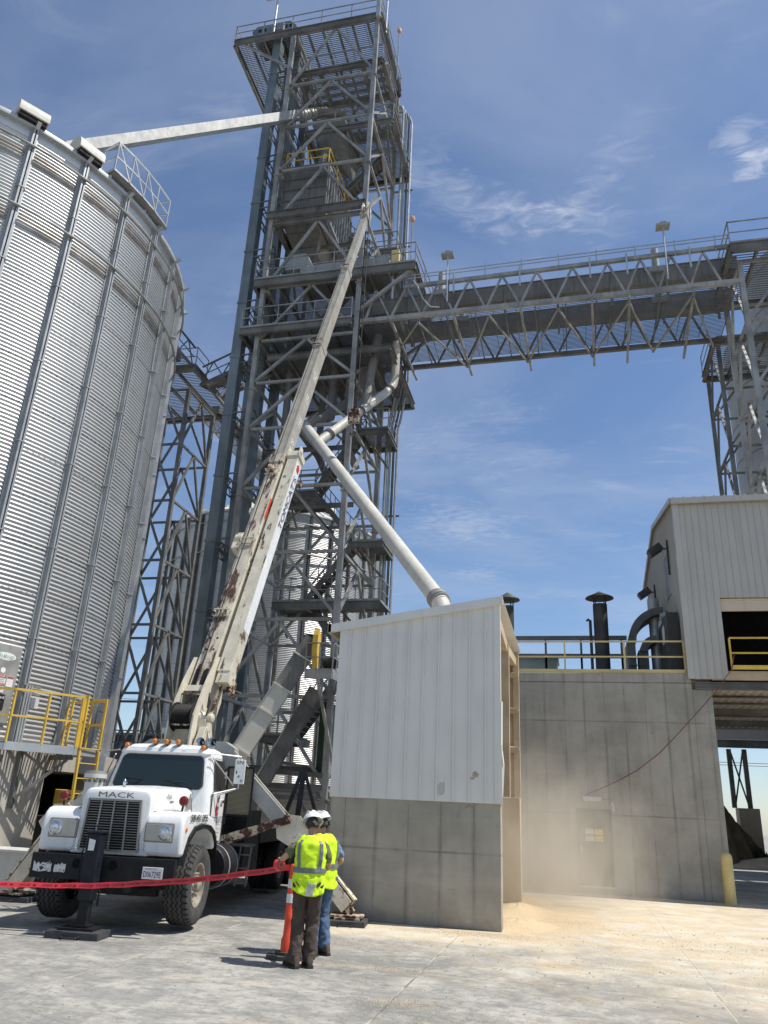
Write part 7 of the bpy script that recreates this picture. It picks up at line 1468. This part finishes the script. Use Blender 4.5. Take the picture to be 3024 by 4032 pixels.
p2 = person((-3.50, 11.42, 0), R(58), 'person in a yellow vest over a blue tee and jeans, partly behind the other worker', dict(
    chest=(0, .02, 1.30), neckb=(0, .035, 1.44), neck=(0, .07, 1.50), head=(0, .10, 1.60), face=(-.25, 1, -.5),
    arm_l=((-.175, .02, 1.40), (-.23, .05, 1.13), (-.12, .27, 1.08), (-.06, .33, 1.09)), arm_r=((.18, .0, 1.40), (.27, -.10, 1.16), (.13, .14, 1.08), (.07, .21, 1.08)),
    leg_l=((-.085, 0, .90), (-.09, .04, .50), (-.13, .0, .09), (-.18, .14, .04)), leg_r=((.085, 0, .90), (.08, .03, .50), (.07, -.04, .09), (.06, .1, .04)),
    trousers='denim', shirt='blue_tee'))
# tape roll in the hand
hand = (Matrix.Translation(p1.location) @ Matrix.Rotation(R(14), 4, 'Z')) @ V((-.43, .30, 1.13))
tr_ = thing('tape_roll', tuple(hand), 'roll of red danger tape held in the left worker hand', 'tape roll')
mb = MB(); mb.lathe([(.035, -.038), (.072, -.038), (.072, .038), (.035, .038), (.035, -.038)], hand, 28, (1, -.55, .15), caps=False); mb.build('tape', M['tape'], tr_)
mb = MB(); mb.lathe([(.030, -.038), (.0352, -.038), (.0352, .038), (.030, .038)], hand, 20, (1, -.55, .15), caps=False); mb.build('core', M['tan_dust'], tr_)
# delineator post
dl = thing('delineator_post', (-3.78, 10.95, 0), 'orange delineator post with two white bands, beside the front worker', 'delineator post')
D0 = V((-3.78, 10.95, 0)); mb = MB(); mb.lathe([(.085, .04), (.085, .22), (.065, .27), (.06, .45), (.068, .5), (.06, .52), (.052, .85), (.044, 1.02), (.044, 1.10), (.03, 1.13), (0, 1.135)], D0, 26); dp = mb.build('post', M['orange'], dl)
for z in (.66, .84): mb = MB(); k = (.0605 if z < .7 else .0545); mb.lathe([(k, z), (k - .004, z + .11)], D0, 26, caps=False); mb.build('white_band', M['band'], dp)
mb = MB(); mb.prism([(.27 * math.cos(a * math.tau / 8 + .4), .22 * math.sin(a * math.tau / 8 + .4)) for a in range(8)], D0, (1, .2, 0), (-.2, 1, 0), (0, 0, 1), 0, .05); mb.prism([(.15 * math.cos(a * math.tau / 8), .13 * math.sin(a * math.tau / 8)) for a in range(8)], D0, (1, .2, 0), (-.2, 1, 0), (0, 0, 1), .05, .085); mb.build('rubber_base', M['rubber'], dl)
# danger tape
TP = [(-9.3, 10.75, .58), (-8.3, 10.8, .615), (-7.3, 10.82, .655), (-6.53, 10.82, .705), (-5.9, 10.85, .77), (-5.24, 10.85, .845), (-4.5, 10.88, .965), (-3.82, 10.92, 1.09)]
def tpt(u):
    k = u * (len(TP) - 1); i = min(int(k), len(TP) - 2); f = k - i; p = [V(TP[max(0, min(len(TP) - 1, i + j))]) for j in (-1, 0, 1, 2)]
    return .5 * ((2 * p[1]) + (p[2] - p[0]) * f + (2 * p[0] - 5 * p[1] + 4 * p[2] - p[3]) * f * f + (3 * p[1] - p[0] - 3 * p[2] + p[3]) * f ** 3)
def tfr(u):
    d = (tpt(min(1, u + .01)) - tpt(max(0, u - .01))).normalized(); tw_ = .35 + .5 * math.sin(u * 5 + 1.0) + (1.0 if u < .12 else 0) * (1 - u / .12); n = V((0, 0, 1)); n = (n - d * n.dot(d)).normalized(); s_ = d.cross(n); return d, (n * math.cos(tw_ * .8) + s_ * math.sin(tw_ * .8) * -1).normalized()
mb = MB(); mb.grid(lambda u, v: tpt(u) + tfr(u)[1] * (.037 * (2 * v - 1) + .004 * math.sin(u * 60)), 160, 2, True); tape = mb.build('danger_tape', M['tape']); tag(tape, 'red danger tape stretched across the front of the crane truck', 'barrier tape')
mb = MB(); k = .06
while k < .985:
    d, n = tfr(k); f_ = d.cross(n); o_ = tpt(k) - n * .017; q = 1 if f_.y < 0 else -1; mb.text('DANGER', o_ + f_ * (.004 * q), d, n, .036, width=.17); mb.bar(tpt(k + .022) + f_ * .004 * q - d * .02, tpt(k + .022) + f_ * .004 * q + d * .02, .012, .012); k += .052
org = tape.location.copy(); mb.v = [p - org for p in mb.v]; o_ = mb.build('lettering', M['letter_black'], tape, local=True)
# ================================================================== DUST
m_ = bpy.data.materials.new('grain_dust'); m_.use_nodes = True; nt = m_.node_tree; nt.nodes.remove(nt.nodes['Principled BSDF']); n = NT(nt)
vol = nt.nodes.new('ShaderNodeVolumePrincipled'); vol.inputs['Color'].default_value = (.93, .86, .74, 1); vol.inputs['Anisotropy'].default_value = .2
x, y, z = n.xyz(); cx_ = n.m('DIVIDE', n.m('SUBTRACT', x, -.7), 2.2); cy_ = n.m('DIVIDE', n.m('SUBTRACT', y, 20.8), 3.4); cz_ = n.m('DIVIDE', n.m('SUBTRACT', z, .7), 2.4)
rr = n.m('SQRT', n.m('ADD', n.m('ADD', n.m('MULTIPLY', cx_, cx_), n.m('MULTIPLY', cy_, cy_)), n.m('MULTIPLY', cz_, cz_)))
rr = n.m('ADD', rr, n.m('MULTIPLY', n.m('SUBTRACT', n.noise(1.1, 7, n.mapv((1, 1, .7)), rough=.68, dist=.6), .5), 2.2))
n.put(n.m('MULTIPLY', n.step(rr, -.1, 1.3, 1, 0), .42), vol.inputs['Density']); nt.links.new(vol.outputs[0], nt.nodes['Material Output'].inputs['Volume'])
mb = MB(); mb.box(-4.0, 3.0, 15.6, 24.05, .03, 4.8); o_ = mb.build('dust_cloud', m_); tag(o_, 'pale tan grain dust drifting in front of the tall concrete wall', 'dust', kind='stuff')
for o_ in bpy.data.objects:
    if o_.name.startswith('ground'): pass
